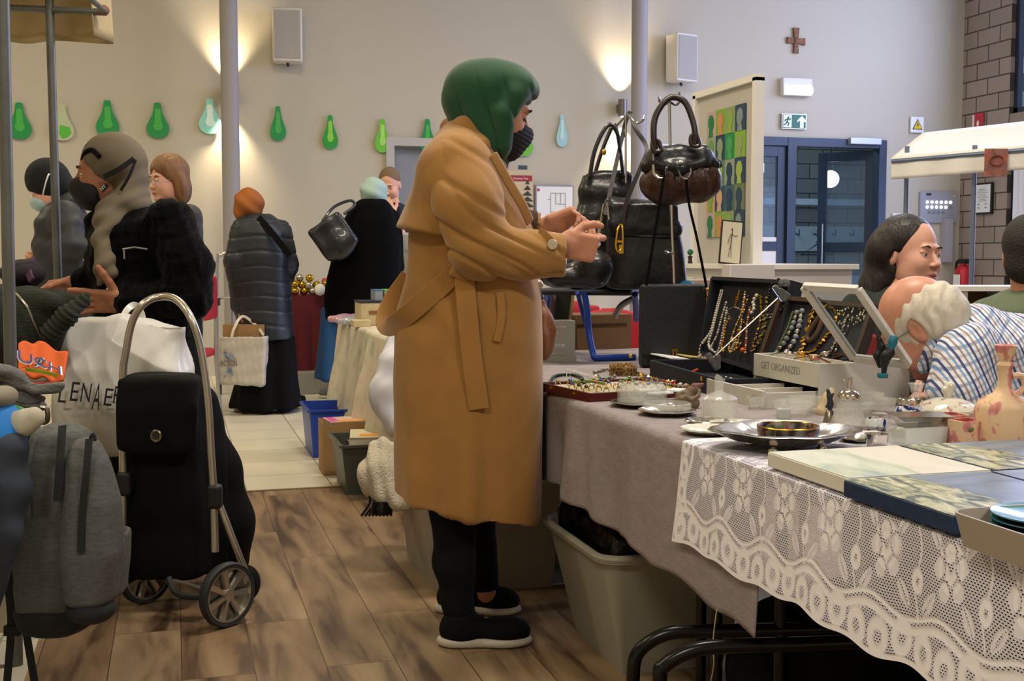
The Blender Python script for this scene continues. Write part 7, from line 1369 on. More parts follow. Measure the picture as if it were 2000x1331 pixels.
# white pierced plates
t, p, k = item('lace_edged_plate', 'white porcelain plate with pierced scalloped rim at the cloth edge', 'plate', 1385, 850); m_porc = mat('white_porcelain', 'd8d6c4', 0.3, coat=0.4)
MB().lathe([(0, 0.002), (30*k, 0.002), (48*k, 0.010), (57*k, 0.014), (56*k, 0.017), (46*k, 0.013), (30*k, 0.005), (0, 0.005)], p, 80, flute=lambda a, z: 0.03*math.cos(16*a)*(z > 0.009)).build('plate_body', m_porc, t)
t, p, k = item('lace_edged_plate', 'second white pierced plate half under the silver bowl', 'plate', 1432, 842); MB().lathe([(0, 0.002), (30*k, 0.002), (44*k, 0.009), (52*k, 0.012), (51*k, 0.015), (42*k, 0.012), (0, 0.004)], p+(0.02, 0.03, 0), 80, flute=lambda a, z: 0.03*math.cos(16*a)*(z > 0.009)).build('plate_body', m_porc, t)
# big silver bowl on feet with ashtray
t, p, k = item('silver_bowl', 'large lobed silver bowl on ball feet with pointed handles', 'bowl', 1548, 886); pz = p+(0.0, 0.03, 0.014)
MB().lathe([(0, 0), (0.05, 0.0), (0.088, 0.010), (0.122, 0.027), (0.133, 0.031), (0.122, 0.033), (0.083, 0.016), (0.05, 0.006), (0, 0.005)], pz, 96, sx=1.0, sy=0.95, flute=lambda a, z: (0.075*abs(math.cos(4*a))+0.16*max(0, abs(math.cos(a+0.25))-0.9)/0.1)*(z > 0.008)).build('bowl_body', m_silver, t)
for a in (0.6, 2.3, 3.9, 5.4): MB().sph(pz+(0.075*math.cos(a), 0.075*math.sin(a), -0.005), 0.011, 12, 8).build('foot', m_silver, t)
at_ = thing('ashtray', 'black and gold floral round ashtray inside the silver bowl', 'ashtray', pz+(0, 0, 0.006)); m_flor = paint('black_floral', [(0.35, '18120e'), (0.5, '2a2018'), (0.56, '8a4c54'), (0.62, '5a6a3c'), (0.7, '16120e')], 30)
MB().lathe([(0, 0.002), (0.052, 0.0), (0.059, 0.004), (0.062, 0.031), (0.060, 0.033), (0.057, 0.030), (0.053, 0.005), (0, 0.005)], pz+(0, -0.01, 0.006), 48).build('ashtray_body', m_flor, at_); MB().tube([pz+(0.061*math.cos(a), -0.01+0.061*math.sin(a), 0.039) for a in np.linspace(0, 2*PI, 32, endpoint=False)], 0.0014, 6, closed=True).build('gold_rim', m_gold, at_)
# small bottle, glass dishes, bell
t, p, k = item('perfume_bottle', 'tiny frosted white bottle beside the glass dishes', 'bottle', 1530, 820); MB().box(p+(0, 0, 0.014), (13*k, 0.008, 0.014), VIEWROT).build('bottle_body', mat('frosted', 'dfe6e0', 0.4, trans=0.4), t, bevel=0.004); MB().lathe([(0.004, 0.028), (0.005, 0.034), (0.008, 0.036), (0.008, 0.046), (0, 0.048)], p, 16).build('stopper', m_glassw, t)
for i, (px, py, r_) in enumerate(((1555, 815, 38), (1580, 812, 34))):
    t, p, k = item('glass_bowl', ['left scalloped clear glass bowl behind the silver bowl', 'right scalloped clear glass bowl behind the silver bowl'][i], 'glass bowl', px, py); MB().lathe([(0, 0.001), (0.6*r_*k, 0), (r_*k*0.9, 0.02), (r_*k, 0.038), (r_*k*0.95, 0.038), (r_*k*0.84, 0.02), (0, 0.004)], p+(0.03*i, 0.02+0.05*i, 0), 56, flute=wave(12, 0.05)).build('glass_body', m_glassw, t)
t, p, k = item('table_bell', 'small silver bell with a dark figure as handle', 'bell', 1620, 828); MB().lathe([(14*k, 0), (11*k, 0.012), (8*k, 0.028), (4*k, 0.034), (0, 0.035)], p, 24).build('bell_cup', m_silverd, t); S = Sdf(0.0015); pp = lambda x, y: W(x, y, depth(p)); S.chain([(pp(1620, 808), 0.004), (pp(1622, 790), 0.007), (pp(1620, 775), 0.006), (pp(1617, 763), 0.004)], 0.004); S.chain([(pp(1614, 795), 0.003), (pp(1620, 786), 0.003), (pp(1627, 770), 0.003)], 0.002); S.build('figure_handle', m_dark, t)
t, p, k = item('napkin_piece', 'cream porcelain scroll piece behind the glass shaker', 'ornament', 1612, 815); S = Sdf(0.003); S.chain([(p+(0.01, 0.03, 0.01), 0.018), (p+(0.025, 0.03, 0.04), 0.012), (p+(0.035, 0.03, 0.06), 0.009)], 0.02); S.build('scroll_body', mat('cream_porcelain', 'cdb892', 0.35), t)
# sugar shaker
t, p, k = item('sugar_shaker', 'fluted glass sugar shaker with silver screw lid and spout', 'shaker', 1657, 836); MB().lathe([(0, 0), (0.036, 0), (0.040, 0.008), (0.034, 0.03), (0.024, 0.058), (0.023, 0.066), (0.021, 0.066), (0.022, 0.056), (0.032, 0.028), (0.034, 0.008), (0, 0.006)], p, 64, flute=wave(14, 0.035)).build('glass_body', m_glassw, t)
MB().lathe([(0.025, 0.066), (0.026, 0.074), (0.024, 0.078), (0.018, 0.086), (0.006, 0.090), (0, 0.090)], p, 32).build('screw_lid', m_silver, t); MB().cyl(p+(0, 0, 0.088), p+(0.002, 0, 0.112), 0.0045, n=12).box(p+(-0.004, 0, 0.113), (0.010, 0.005, 0.002), rotm(0, -0.3, 0)).build('spout', m_silver, t)
t, p, k = item('striped_pot', 'cream pot with brown bands standing against the white box', 'pot', 1664, 800); MB().lathe([(0, 0), (0.022, 0), (0.026, 0.02), (0.027, 0.06), (0.031, 0.064), (0.029, 0.066), (0.024, 0.060), (0, 0.01)], p+(0, 0.08, 0), 32).build('pot_body', mat('cream_porcelain', 'cdb892'), t)
for z in (0.03, 0.046): MB().lathe([(0.0272, z), (0.0278, z+0.006), (0.0274, z+0.011)], p+(0, 0.08, 0), 32).build('brown_band', mat('brown_glaze', '8a4a1c', 0.3), t)
# delft ware
m_delft = paint('delft_glaze', [(0.0, 'd6d8d6'), (0.55, 'd6d8d6'), (0.57, '22387c'), (0.72, '1c2c66')], 38, (1, 1, 1), 0.6, 0.12)
t, p, k = item('delft_pot', 'small blue and white pot with a silver rim right of the shaker', 'pot', 1712, 842); MB().lathe([(0, 0), (0.015, 0), (0.025, 0.012), (0.024, 0.026), (0.020, 0.032), (0.019, 0.030), (0, 0.01)], p, 32).build('pot_body', m_delft, t); MB().lathe([(0.0195, 0.031), (0.0215, 0.033), (0.0215, 0.036), (0.018, 0.036)], p, 28).build('silver_rim', m_silver, t)
t, p, k = item('delft_jar', 'round blue and white jar with a dented silver collar', 'jar', 1776, 836); MB().lathe([(0, 0), (0.022, 0), (0.034, 0.016), (0.035, 0.034), (0.027, 0.050), (0.023, 0.053), (0, 0.02)], p, 40).build('jar_body', m_delft, t); MB().lathe([(0.023, 0.052), (0.0255, 0.054), (0.0265, 0.064), (0.025, 0.067), (0.022, 0.064)], p, 36, flute=wave(18, 0.02)).build('silver_collar', m_silver, t)
for i, (px, py, sc) in enumerate(((1776, 792, 1.0), (1803, 806, 1.0))):
    t, p, k = item('glass_candlestick', ['left stemmed glass candlestick before the checked shirt', 'right stemmed glass candlestick before the checked shirt'][i], 'candlestick', px, py); s_ = 17*k/0.022
    MB().lathe([(0, 0), (0.02, 0), (0.018, 0.004), (0.008, 0.012), (0.007, 0.03), (0.014, 0.036), (0.008, 0.042), (0.014, 0.048), (0.018, 0.066), (0.022, 0.070), (0.019, 0.072), (0.013, 0.055), (0, 0.05)], p+(0, 0.03, 0), 32).build('glass_body', m_glassw, t)
for i, (px, py, r_) in enumerate(((1715, 805, 26), (1742, 810, 24), (1700, 815, 20), (1735, 828, 18))):
    t, p, k = item('drinking_glass', ['clear tumbler behind the small delft pot', 'clear tumbler left of the delft jar', 'low clear glass behind the shaker', 'tiny clear glass between the two delft pieces'][i], 'glass', px, py); MB().lathe([(0, 0), (r_*k*0.7, 0), (r_*k*0.8, 0.02), (r_*k, 0.045-0.008*i), (r_*k*0.93, 0.045-0.008*i), (r_*k*0.72, 0.02), (0, 0.005)], p+(0, 0.03, 0), 40, flute=wave(8, 0.02)).build('glass_body', m_glassw, t)
# tureen
m_tur = paint('floral_tureen', [(0.0, 'd3cebb'), (0.59, 'd3cebb'), (0.62, 'b07a70'), (0.67, '8a8a9c'), (0.72, 'd3cebb')], 45, (1, 1, 1), 0.2, 0.15)
t, p, k = item('lidded_tureen', 'oval cream tureen with tiny flowers and a knob lid', 'tureen', 1862, 838); p = p+(0.02, 0.05, 0); MB().lathe([(0, 0), (0.035, 0), (0.06, 0.018), (0.068, 0.036), (0.064, 0.038), (0, 0.02)], p, 40).build('bowl_body', m_tur, t)
MB().lathe([(0.071, 0.036), (0.071, 0.040), (0.060, 0.052), (0.035, 0.062), (0.01, 0.066), (0, 0.066)], p, 40).build('lid', m_tur, t); S = Sdf(0.0016); S.chain([(p+(0, 0, 0.065), 0.009), (p+(0, 0, 0.078), 0.009), (p+(0.004, 0, 0.090), 0.013)], 0.006); S.ell(p+(-0.008, 0, 0.083), 0.009, None, 0.004); S.build('knob', mat('cream_glaze', 'd3cebb', 0.15, coat=0.3), t)
# silver tray, glass box, small silver cup
t, p, k = item('silver_tray', 'rectangular silver tray resting over the square glass', 'tray', 1800, 872); Rq = rotm(0, 0, -0.25); z0 = 0.052; MB().corners([p+Rq@np.array((x*0.040, y*0.03+0.02, z0)) for x, y in ((-1, -1), (1, -1), (1, 1), (-1, 1))], [p+Rq@np.array((x*0.060, y*0.045+0.02, z0+0.012)) for x, y in ((-1, -1), (1, -1), (1, 1), (-1, 1))]).build('tray_body', m_silver, t)
t, p2, k = item('glass_dish', 'thick square-sided glass dish under the silver tray', 'glass dish', 1800, 876); rtub(p2[0]-0.052, p2[0]+0.052, p2[1]-0.02, p2[1]+0.055, TZ, TZ+0.045, 0.008, 0.004, 0.006).build('glass_body', mat('thick_glass', 'e8ece0', 0.05, alpha=0.5, coat=1.0, spec=1.0), t, sharp=50)
t, p, k = item('silver_cup', 'small round silver cup left of the square glass', 'cup', 1712, 880); MB().lathe([(0, 0), (0.012, 0), (0.020, 0.008), (0.023, 0.026), (0.024, 0.034), (0.021, 0.034), (0.018, 0.012), (0, 0.008)], p, 36, flute=wave(12, 0.02)).build('cup_body', m_silver, t)
t, p, k = silver_dish('flat silver dish right of the large lobed bowl', 1672, 868, 34, n=6)
# pink blotched bottle and cups
m_pinkg = paint('pink_blotch_glass', [(0.0, 'dcb98c'), (0.49, 'e0c098'), (0.525, 'cf8a80'), (0.62, 'bd6460')], 22, (1, 1, 0.7), 0.3, 0.45)
t, p, k = item('stoppered_bottle', 'tall cream bottle with pink blotches and a flared neck', 'bottle', 1962, 884); MB().lathe([(0, 0), (0.054, 0.0), (0.058, 0.004), (0.057, 0.085), (0.050, 0.100), (0.022, 0.116), (0.014, 0.130), (0.0135, 0.165), (0.017, 0.172), (0.016, 0.176), (0.012, 0.180), (0.019, 0.200), (0.022, 0.212), (0.020, 0.214), (0, 0.205)], p+(0.02, 0.03, 0), 48).build('bottle_body', m_pinkg, t)
q = p+(0.02, 0.03, 0); MB().tube([q+Rv*0.014+(0, 0, 0.150), q+Rv*0.034+(0, 0, 0.150), q+Rv*0.040+(0, 0, 0.128), q+Rv*0.022+(0, 0, 0.112)], 0.0065, 8, smooth=5).build('bottle_handle', m_pinkg, t)
for i, (px, py) in enumerate(((1872, 868), (1905, 882))):
    t, p, k = item('square_cup', ['cream and pink square cup, farther of two by the bottle', 'cream and pink square cup, nearer of two by the bottle'][i], 'cup', px, py); rtub(p[0]-0.030, p[0]+0.030, p[1], p[1]+0.058, TZ, TZ+0.060, 0.01, 0.003, 0.004).build('cup_body', m_pinkg, t, sharp=50)
    MB().sph((p[0]-0.012, p[1]-0.001, TZ+0.045), (0.007, 0.0015, 0.0045), 12, 6).build('green_sticker', mat('olive_sticker', '6a7a40', 0.4), t)
# ---- sign, stool, boxes behind
p = T(1095, 708); t = thing('lettered_box', 'grey tin box lettered Home standing at the far end of the table', 'box', p); k = px2m(p); wv_ = 0.058; Rh_ = rotm(0, 0, -0.12)
MB().box(p+(0, 0.03, 0.012), (wv_+0.005, 0.04, 0.012), Rh_).box(p+(0, 0.03, 0.09), (wv_, 0.035, 0.066), Rh_).build('box_body', mat('grey_tin', 'a5a297', 0.5), t, bevel=0.002)
fx = Rh_@np.array((1, 0, 0)); fy = Rh_@np.array((0, -1, 0)); b0 = p+(0, 0.03, 0)+fy*0.036
for s_, z, h in (('a front love', 0.130, 0.010), ('of family', 0.108, 0.008), ('a little l', 0.088, 0.008), ('Home', 0.058, 0.018), ('family', 0.030, 0.007)): text('lettering', s_, m_sw, t, b0-fx*0.045+(0.0, 0, z), fx, (0, 0, 1), h)
MB().box(p+(-0.052, -0.008, 0.143), (0.012, 0.004, 0.012), Rh_).build('red_tag', m_red, t)
m_bluet = mat('blue_steel_tube', '1c3f9c', 0.35); m_seat = mat('black_seat', '1a1d24', 0.6)
t = thing('folding_stool', 'blue tubular folding stool standing on the table under the bags', 'stool', T(1200, 700)); d0 = 4.45; Q = lambda x, y, dd=0.0: W(x, y, d0+dd)
S = Sdf(0.006); a = Q(1066, 568, 0.10); b_ = Q(1258, 574, 0.0); cc = (a+b_)/2; ang = math.atan2(b_[1]-a[1], b_[0]-a[0]); S.box(cc+(0.02, 0.12, 0), (np.linalg.norm((b_-a)[:2])/2, 0.15, 0.012), rotm(0, 0, ang), 0.012); S.build('seat', m_seat, t)
z_ = TZ+0.014; f1 = T(1165, 700, z_); f2 = T(1240, 698, z_)
MB().tube([Q(1140, 572), Q(1146, 600), Q(1150, 650), W(1158, 688, 4.42), f1, f1*0.5+f2*0.5, f2], 0.013, 10, smooth=6).tube([Q(1240, 575), Q(1242, 600, 0.1), Q(1243, 625, 0.2)], 0.012, 8).build('leg', m_bluet, t); MB().tube([Q(1128, 572, 0.02), Q(1140, 620, 0.1), Q(1150, 650, 0.1)], 0.009, 8).build('brace', m_bluet, t)
MB().tube([Q(1200, 620, 0.3), Q(1215, 596, 0.28), Q(1245, 580, 0.25)], 0.014, 8, smooth=5).build('brace', m_silverd, t)
a = T(1150, 690); t = thing('cardboard_box', 'brown cardboard box under the blue stool', 'box', a); MB().box((a[0]+0.115, a[1]+0.25, TZ+0.075), (0.13, 0.10, 0.075), rotm(0, 0, 0.1)).build('box_body', mat('dark_cardboard', '6a4e34', 0.8), t, bevel=0.003); MB().box((a[0]+0.10, a[1]+0.145, TZ+0.11), (0.13, 0.002, 0.002), rotm(0, 0, 0.1)).build('flap_seam', m_stringd, t)
a = T(1118, 690); tag(MB().box((a[0]+0.03, a[1]+0.22, TZ+0.075), (0.035, 0.06, 0.075), rotm(0, 0.06, 0.1)).build('teal_folder', mat('teal_box', '1f4450', 0.5), bevel=0.003), 'dark teal box file left of the blue stool leg', 'folder')
for i, (x, c1, w) in enumerate(((1068, '2a3a78', 0.012), (1078, '7a6474', 0.02), (1096, '2c2a24', 0.035), (1112, 'a08a50', 0.006))):
    a = W(x, 622, 4.85); tag(MB().box((a[0], a[1], 0.90), (w, 0.03, 0.085), rotm(0, 0.12, 0)).box((a[0], a[1], 0.77), (w*0.9, 0.03, 0.048)).build('picture_frame', mat('frame_%d' % i, c1, 0.5), bevel=0.002), ['blue picture frame leaning at the coat edge', 'mauve framed picture in the row behind the Home box', 'dark framed picture in the row behind the Home box', 'thin gilt frame next to the red chair'][i], 'picture frame')

# ================================================================ BAGS AND THEIR STAND
m_lb = mat('soft_black_leather', '17171a', 0.36, bump=0.3, bscale=35, coat=0.1); m_lb2 = mat('grained_black_leather', '15181a', 0.5, bump=0.25, bscale=250); m_bbl = mat('brown_crinkled_leather', '3c2419', 0.35, bump=0.5, bscale=45, var=0.3, vscale=20); m_chrome = mat('chrome', 'cfcfcf', 0.12, 1.0)
d1 = 4.22; Q = lambda x, y, dd=0.0: W(x, y, d1+dd)
t = thing('bag_stand', 'chrome bag stand with double hooks holding the handbags', 'stand', Q(1318, 600)); base = Q(1318, 640)
MB().tube([Q(1307, 188), Q(1309, 300), Q(1312, 450), Q(1318, 600), (base[0], base[1], TZ+0.005)], 0.006, 8).tube([Q(1222, 225, 0.3), Q(1222, 400, 0.3), Q(1224, 560, 0.3)], 0.005, 8).build('pole', m_chrome, t)
MB().lathe([(0, 0), (0.10, 0), (0.10, 0.006), (0.02, 0.012), (0, 0.012)], (base[0], base[1], TZ+0.001), 32).build('base_disc', m_chrome, t)
def hook(pts, r=0.0045): MB().tube([Q(*q) for q in pts], r, 7, smooth=5).build('hook', m_chrome, t)
hook([(1316, 326, -0.03), (1304, 325, -0.05), (1296, 345, -0.1), (1286, 348, -0.12), (1278, 338, -0.12), (1276, 322, -0.12)]); hook([(1310, 326, -0.03), (1322, 325, -0.05), (1330, 345, -0.1), (1342, 348, -0.12), (1349, 338, -0.12), (1349, 328, -0.12)])
hook([(1309, 200, 0), (1320, 205, 0.02), (1327, 198, 0), (1326, 180, 0)]); hook([(1307, 200, 0), (1294, 205, 0.02), (1288, 198, 0), (1287, 190, 0)]); hook([(1224, 222, 0.3), (1240, 240, 0.25), (1255, 236, 0.22), (1259, 226, 0.22)]); hook([(1222, 226, 0.3), (1205, 245, 0.3), (1192, 248, 0.3), (1187, 240, 0.3)]); hook([(1314, 495, 0), (1304, 494, -0.02), (1300, 491, -0.03)], 0.005)
# brown gathered bag
t = thing('handbag', 'brown gathered leather handbag with black yoke and arched handles on the stand', 'handbag', Q(1328, 405)); k = d1/FPX
S = Sdf(0.005); S.ell(Q(1328, 352, 0.02), (0.133, 0.075, 0.078), VIEWROT@rotm(0, 0.06, 0), 0.02); S.ell(Q(1300, 362, 0.02), (0.09, 0.07, 0.075), VIEWROT, 0.03); S.ell(Q(1365, 350, 0.02), (0.075, 0.065, 0.08), VIEWROT, 0.03)
S.build('gathered_body', m_bbl, t, disp=lambda P_, N: 0.004*np.sin((P_@Rv)*110+P_[:, 2]*20)*np.clip((P_[:, 2]-1.32)*12, 0.1, 1)+0.005*noise3(P_, 26, 5))
S = Sdf(0.0045); S.chain([(Q(1262, 325), 0.024), (Q(1285, 305), 0.034), (Q(1328, 306), 0.040), (Q(1370, 303), 0.034), (Q(1395, 322), 0.022)], 0.02); S.chain([(Q(1285, 322, -0.03), 0.022), (Q(1328, 330, -0.045), 0.022), (Q(1372, 318, -0.03), 0.022)], 0.03); S.build('yoke', m_lb, t)
for e in (-0.05, 0.05):
    MB().tube([Q(1280, 300, e), Q(1277, 270, e), Q(1279, 232, e*0.8), Q(1295, 202, e*0.5), Q(1315, 190, e*0.3), Q(1338, 200, e*0.5), Q(1352, 232, e*0.8), Q(1358, 262, e), Q(1356, 288, e)], 0.0115, 10, smooth=6).build('arched_handle', mat('dark_brown_leather', '2a1d1a', 0.35), t)
for x, y in ((1283, 288), (1358, 278)): MB().tube([Q(x-8, y-12, -0.05), Q(x-7, y+6, -0.055), Q(x+8, y+6, -0.055), Q(x+3, y-12, -0.05)], 0.008, 8, closed=True, smooth=4).build('handle_loop', MATS['dark_brown_leather'], t)
MB().sph(Q(1330, 317, -0.075), (0.014, 0.004, 0.006), 12, 6, VIEWROT).build('name_badge', m_silver, t)
MB().strap([Q(1390, 310, 0), Q(1402, 318, 0), Q(1406, 328, 0)], 0.02, 0.005, Fv, 4).build('zip_tab', m_lb, t)
# tall black bag on the left
d1 = 4.55; t = thing('handbag', 'tall soft black leather bag with two long handles, farthest left on the stool', 'handbag', Q(1180, 562))
S = Sdf(0.0065); S.loft([(Q(1170, 563), .125, .07), (Q(1170, 520), .125, .08), (Q(1175, 450), .115, .075), (Q(1183, 380), .10, .06), (Q(1186, 335), .098, .035)], pw=2.8); S.build('bag_body', m_lb, t, disp=lambda P_, N: 0.006*noise3(P_, 20, 8)+0.003*np.sin(P_[:, 2]*70))
for e, xx in ((-0.05, 0), (0.05, 14)): MB().tube([Q(1152+xx*0.6, 345, e), Q(1160+xx, 300, e), Q(1175+xx, 262, e), Q(1192+xx*0.5, 243, e), Q(1206, 262, e), Q(1212, 300, e), Q(1218, 345, e)], 0.013, 8, smooth=6, flat=(1, 0.6)).build('long_handle', m_lb, t)
MB().sph(Q(1180, 297, -0.07), (0.009, 0.005, 0.012)).build('handle_buckle', m_gold, t)
# big satchel
d1 = 4.44; t = thing('satchel', 'large black leather satchel with flap and long strap in the middle of the stool', 'satchel', Q(1258, 566))
S = Sdf(0.006); S.loft([(Q(1262, 566), .155, .065), (Q(1258, 500), .150, .075), (Q(1252, 430), .135, .065), (Q(1248, 402), .125, .045)], pw=4); S.build('satchel_body', m_lb, t, disp=lambda P_, N: 0.004*noise3(P_, 18, 2))
S = Sdf(0.0055); S.cap(Q(1195, 402, -0.03), Q(1300, 412, -0.03), 0.036, 0.034, 0.02); S.chain([(Q(1200, 440, -0.06), 0.028), (Q(1318, 448, -0.06), 0.028)], 0.03); S.box(Q(1258, 430, -0.065), (0.125, 0.014, 0.06), VIEWROT, 0.012, 0.03); S.build('flap', m_lb, t, disp=lambda P_, N: 0.003*noise3(P_, 24, 6))
MB().strap([Q(1212, 470, -0.10), Q(1222, 400, -0.10), Q(1250, 330, -0.06), Q(1263, 290, 0), Q(1240, 250, 0.05), Q(1228, 222, 0.1), Q(1208, 300, 0.05), Q(1182, 420, -0.08)], 0.016, 0.004, Fv, 8).build('long_strap', mat('worn_strap', '2a2422', 0.5), t)
MB().tube([Q(1208, 445, -0.11), Q(1203, 480, -0.12), Q(1208, 492, -0.12), Q(1216, 480, -0.12), Q(1215, 442, -0.11)], 0.004, 7, closed=True, smooth=4).box(Q(1212, 472, -0.115), (0.012, 0.003, 0.004), VIEWROT).box(Q(1213, 487, -0.118), (0.008, 0.005, 0.016), VIEWROT).build('gold_buckle', m_gold, t)
MB().tube([Q(1180, 400, -0.06), Q(1172, 440, -0.08), Q(1168, 470, -0.08)], 0.006, 6).tube([Q(1186, 396, -0.06), Q(1190, 430, -0.09)], 0.004, 6).build('chain_trim', m_silver, t)
# low bag behind the hands
d1 = 4.3; t = thing('handbag', 'low wide black bag lying behind the cuff of the camel coat', 'handbag', Q(1120, 563)); S = Sdf(0.006); S.ell(Q(1105, 540), (0.10, 0.08, 0.045), VIEWROT, 0.03); S.ell(Q(1160, 525, -0.02), (0.075, 0.07, 0.07), VIEWROT, 0.03); S.plane(Q(1120, 563), (0, 0, -1), Q(1120, 563)-.5, Q(1120, 563)+.5); S.build('bag_body', m_lb, t, disp=lambda P_, N: 0.006*noise3(P_, 22, 9))
MB().tube([Q(1078, 530, -0.08), Q(1100, 500, -0.1), Q(1130, 500, -0.1), Q(1150, 530, -0.1)], 0.008, 8, smooth=5).build('bag_handle', m_lb, t)
# front document bag
d1 = 4.13; lo = W(1322, 720, 4.13); lo[2] = TZ; t = thing('satchel', 'flat dark bag with gold clasp standing on the table in front of the stool', 'satchel', lo); Rb_ = VIEWROT@rotm(0, 0, 0.15)
cz = lo[2]+0.149; S = Sdf(0.0045); S.box((lo[0], lo[1]+0.05, cz), (0.116, 0.030, 0.149), Rb_, 0.018, 0.02); S.build('satchel_body', m_lb2, t); S = Sdf(0.004); S.box(np.array((lo[0], lo[1]+0.05, cz+0.02))-Rb_[:, 1]*0.032, (0.118, 0.006, 0.126), Rb_, 0.005, 0.02); S.build('flap', m_lb2, t)
c_ = np.array((lo[0], lo[1]+0.05, cz-0.090))-Rb_[:, 1]*0.042; MB().box(c_+(0, 0, 0.006), (0.012, 0.002, 0.005), Rb_).box(c_-(0.006, 0, 0.012), (0.0025, 0.002, 0.014), Rb_).box(c_+(0.006, 0, -0.012), (0.0025, 0.002, 0.014), Rb_).build('clasp', m_gold, t)
for x, y in ((1258, 572), (1382, 566), (1384, 578)): MB().sph(W(x, y, 4.15), 0.009).build('strap_ring', m_gold, t)
MB().strap([W(1260, 570, 4.13), W(1275, 480, 4.12), W(1296, 348, 4.11), W(1290, 340, 4.12)], 0.010, 0.003, Fv, 6).strap([W(1380, 562, 4.13), W(1362, 470, 4.12), W(1346, 400, 4.12), W(1340, 348, 4.11)], 0.009, 0.003, Fv, 6).build('thin_strap', m_black, t)
tag(MB().sph(W(1342, 556, 4.3), (0.03, 0.02, 0.016), 10, 6).build('blue_pouch', mat('bright_blue', '1c7aa8', 0.5)), 'bright blue pouch peeping out behind the flat dark bag', 'pouch')
# ================================================================ RIGHT BACKGROUND
m_wl = mat('white_laminate', 'c9c7c4', 0.4)
pa, pb = W(1357, 188, 7.79), W(1468, 160, 7.0); z1 = 2.17; xa = 3.30; ya, yb = 7.16, 6.33
cab = thing('white_cabinet', 'white low cabinet with a worktop carrying the art board', 'cabinet', (3.45, 6.7, 0)); cz = W(1420, 517, 6.9)[2]
MB().box((3.46, 6.62, cz/2), (0.30, 0.62, cz/2-0.02)).build('cabinet_body', m_wl, cab, bevel=0.004); MB().box((3.46, 6.62, cz-0.012), (0.33, 0.65, 0.015)).build('worktop', m_white, cab, bevel=0.003)
for i in range(3): MB().box((3.155, 6.2+i*0.41, cz*0.5), (0.006, 0.19, cz*0.42)).build('cabinet_door', m_wl, cab, bevel=0.003)
bd = thing('art_board', 'white framed board with a mosaic of painted head silhouettes', 'board', (xa, (ya+yb)/2, cz))
MB().box((xa+0.03, (ya+yb)/2, (z1+cz)/2), (0.012, (ya-yb)/2, (z1-cz)/2)).build('board_panel', mat('board_grey', 'b9b6b0', 0.6), bd)
for a, b_ in (((xa+0.02, ya, cz), (xa+0.02, ya, z1)), ((xa+0.02, yb, cz), (xa+0.02, yb, z1))): MB().box(((a[0]), a[1], (cz+z1)/2), (0.03, 0.02, (z1-cz)/2)).build('frame_post', m_white, bd)
MB().box((xa+0.02, (ya+yb)/2, z1), (0.03, (ya-yb)/2+0.02, 0.02)).build('frame_rail', m_white, bd)
pal = ['b9a0a0', '7aa83c', '8a9a6c', '2c4660', '8fa08c', '24405c', '1f8a4a', '86b03c', 'b09a80', '5c7a6c', '8f9c88', '2c4660', 'c29a74', '2a4868', '3c5c6a', '6c7a5c']; pal2 = ['1f7a4a', 'c88a5c', '86a850', '7f9090', '6a9a4c', '8a9c80', '4c9c5c', '8ca06c', '34586c', '8ab84c', '24405c', '9ab458', '78a044', 'c8a080', '24405c', '2c4660']
ay0, ay1, az0, az1 = ya-0.16, yb+0.14, W(1400, 462, 7.3)[2], z1-0.13; cw = (ay0-ay1)/4; chh = (az1-az0)/5
pan = MB(); sil = MB()
for r_ in range(5):
    for q in range(4):
        i = (r_*4+q) % 16; y = ay0-cw*(q+0.5); z = az1-chh*(r_+0.5); m_p = mat('art_%s' % pal[i], pal[i], 0.7); m_q = mat('art_%s' % pal2[i], pal2[i], 0.7)
        MB().box((xa+0.012, y, z), (0.004, cw/2, chh/2)).build('colour_panel', m_p, bd)
        s_ = 1 if (r_+q) % 2 else -1; pts = [(-0.26, -0.5), (0.22, -0.5), (0.16, -0.25), (0.26, -0.15), (0.30, 0.02), (0.26, 0.22), (0.10, 0.36), (-0.12, 0.36), (-0.28, 0.2), (-0.30, -0.02), (-0.16, -0.2)]
        MB().poly([(xa+0.007, y+s_*a*cw, z+b_*chh) for a, b_ in pts], (-0.002, 0, 0)).build('silhouette', m_q, bd, smooth=False)
a = W(1427, 514, 7.0); t = thing('framed_sketch', 'small framed ink sketch of a standing figure leaning on the art board', 'framed sketch', (a[0], a[1], cz)); Rf = VIEWROT@rotm(-0.08, 0, 0.1)@rotm(0, 0.09, 0); c = np.array((a[0], a[1], cz+0.125+0.005))
MB().box(c, (0.066, 0.008, 0.130), Rf).build('black_frame', MATS['sign_black'], t, bevel=0.002); MB().box(c-Rf[:, 1]*0.009, (0.058, 0.001, 0.121), Rf).build('paper', mat('cream_paper', 'cfc9b0', 0.8), t)
sk = MB(); pq = lambda x, z: c-Rf[:, 1]*0.011+Rf[:, 0]*x+Rf[:, 2]*z
sk.sph(pq(0, 0.075), (0.006, 0.001, 0.009)); sk.tube([pq(0, 0.065), pq(-0.002, 0.03), pq(-0.004, -0.02), pq(-0.005, -0.035)], [0.008, 0.011, 0.009, 0.014], 6, flat=(1, 0.1)); sk.tube([pq(0.0, 0.05), pq(0.018, 0.035), pq(0.035, 0.04)], 0.002, 5).tube([pq(-0.004, 0.05), pq(-0.016, 0.02), pq(-0.02, -0.01)], 0.002, 5).tube([pq(-0.008, -0.035), pq(-0.012, -0.09)], 0.002, 5).tube([pq(0.0, -0.035), pq(0.004, -0.092)], 0.002, 5); sk.build('sketched_figure', mat('ink_grey', '5a564e', 0.8), t)
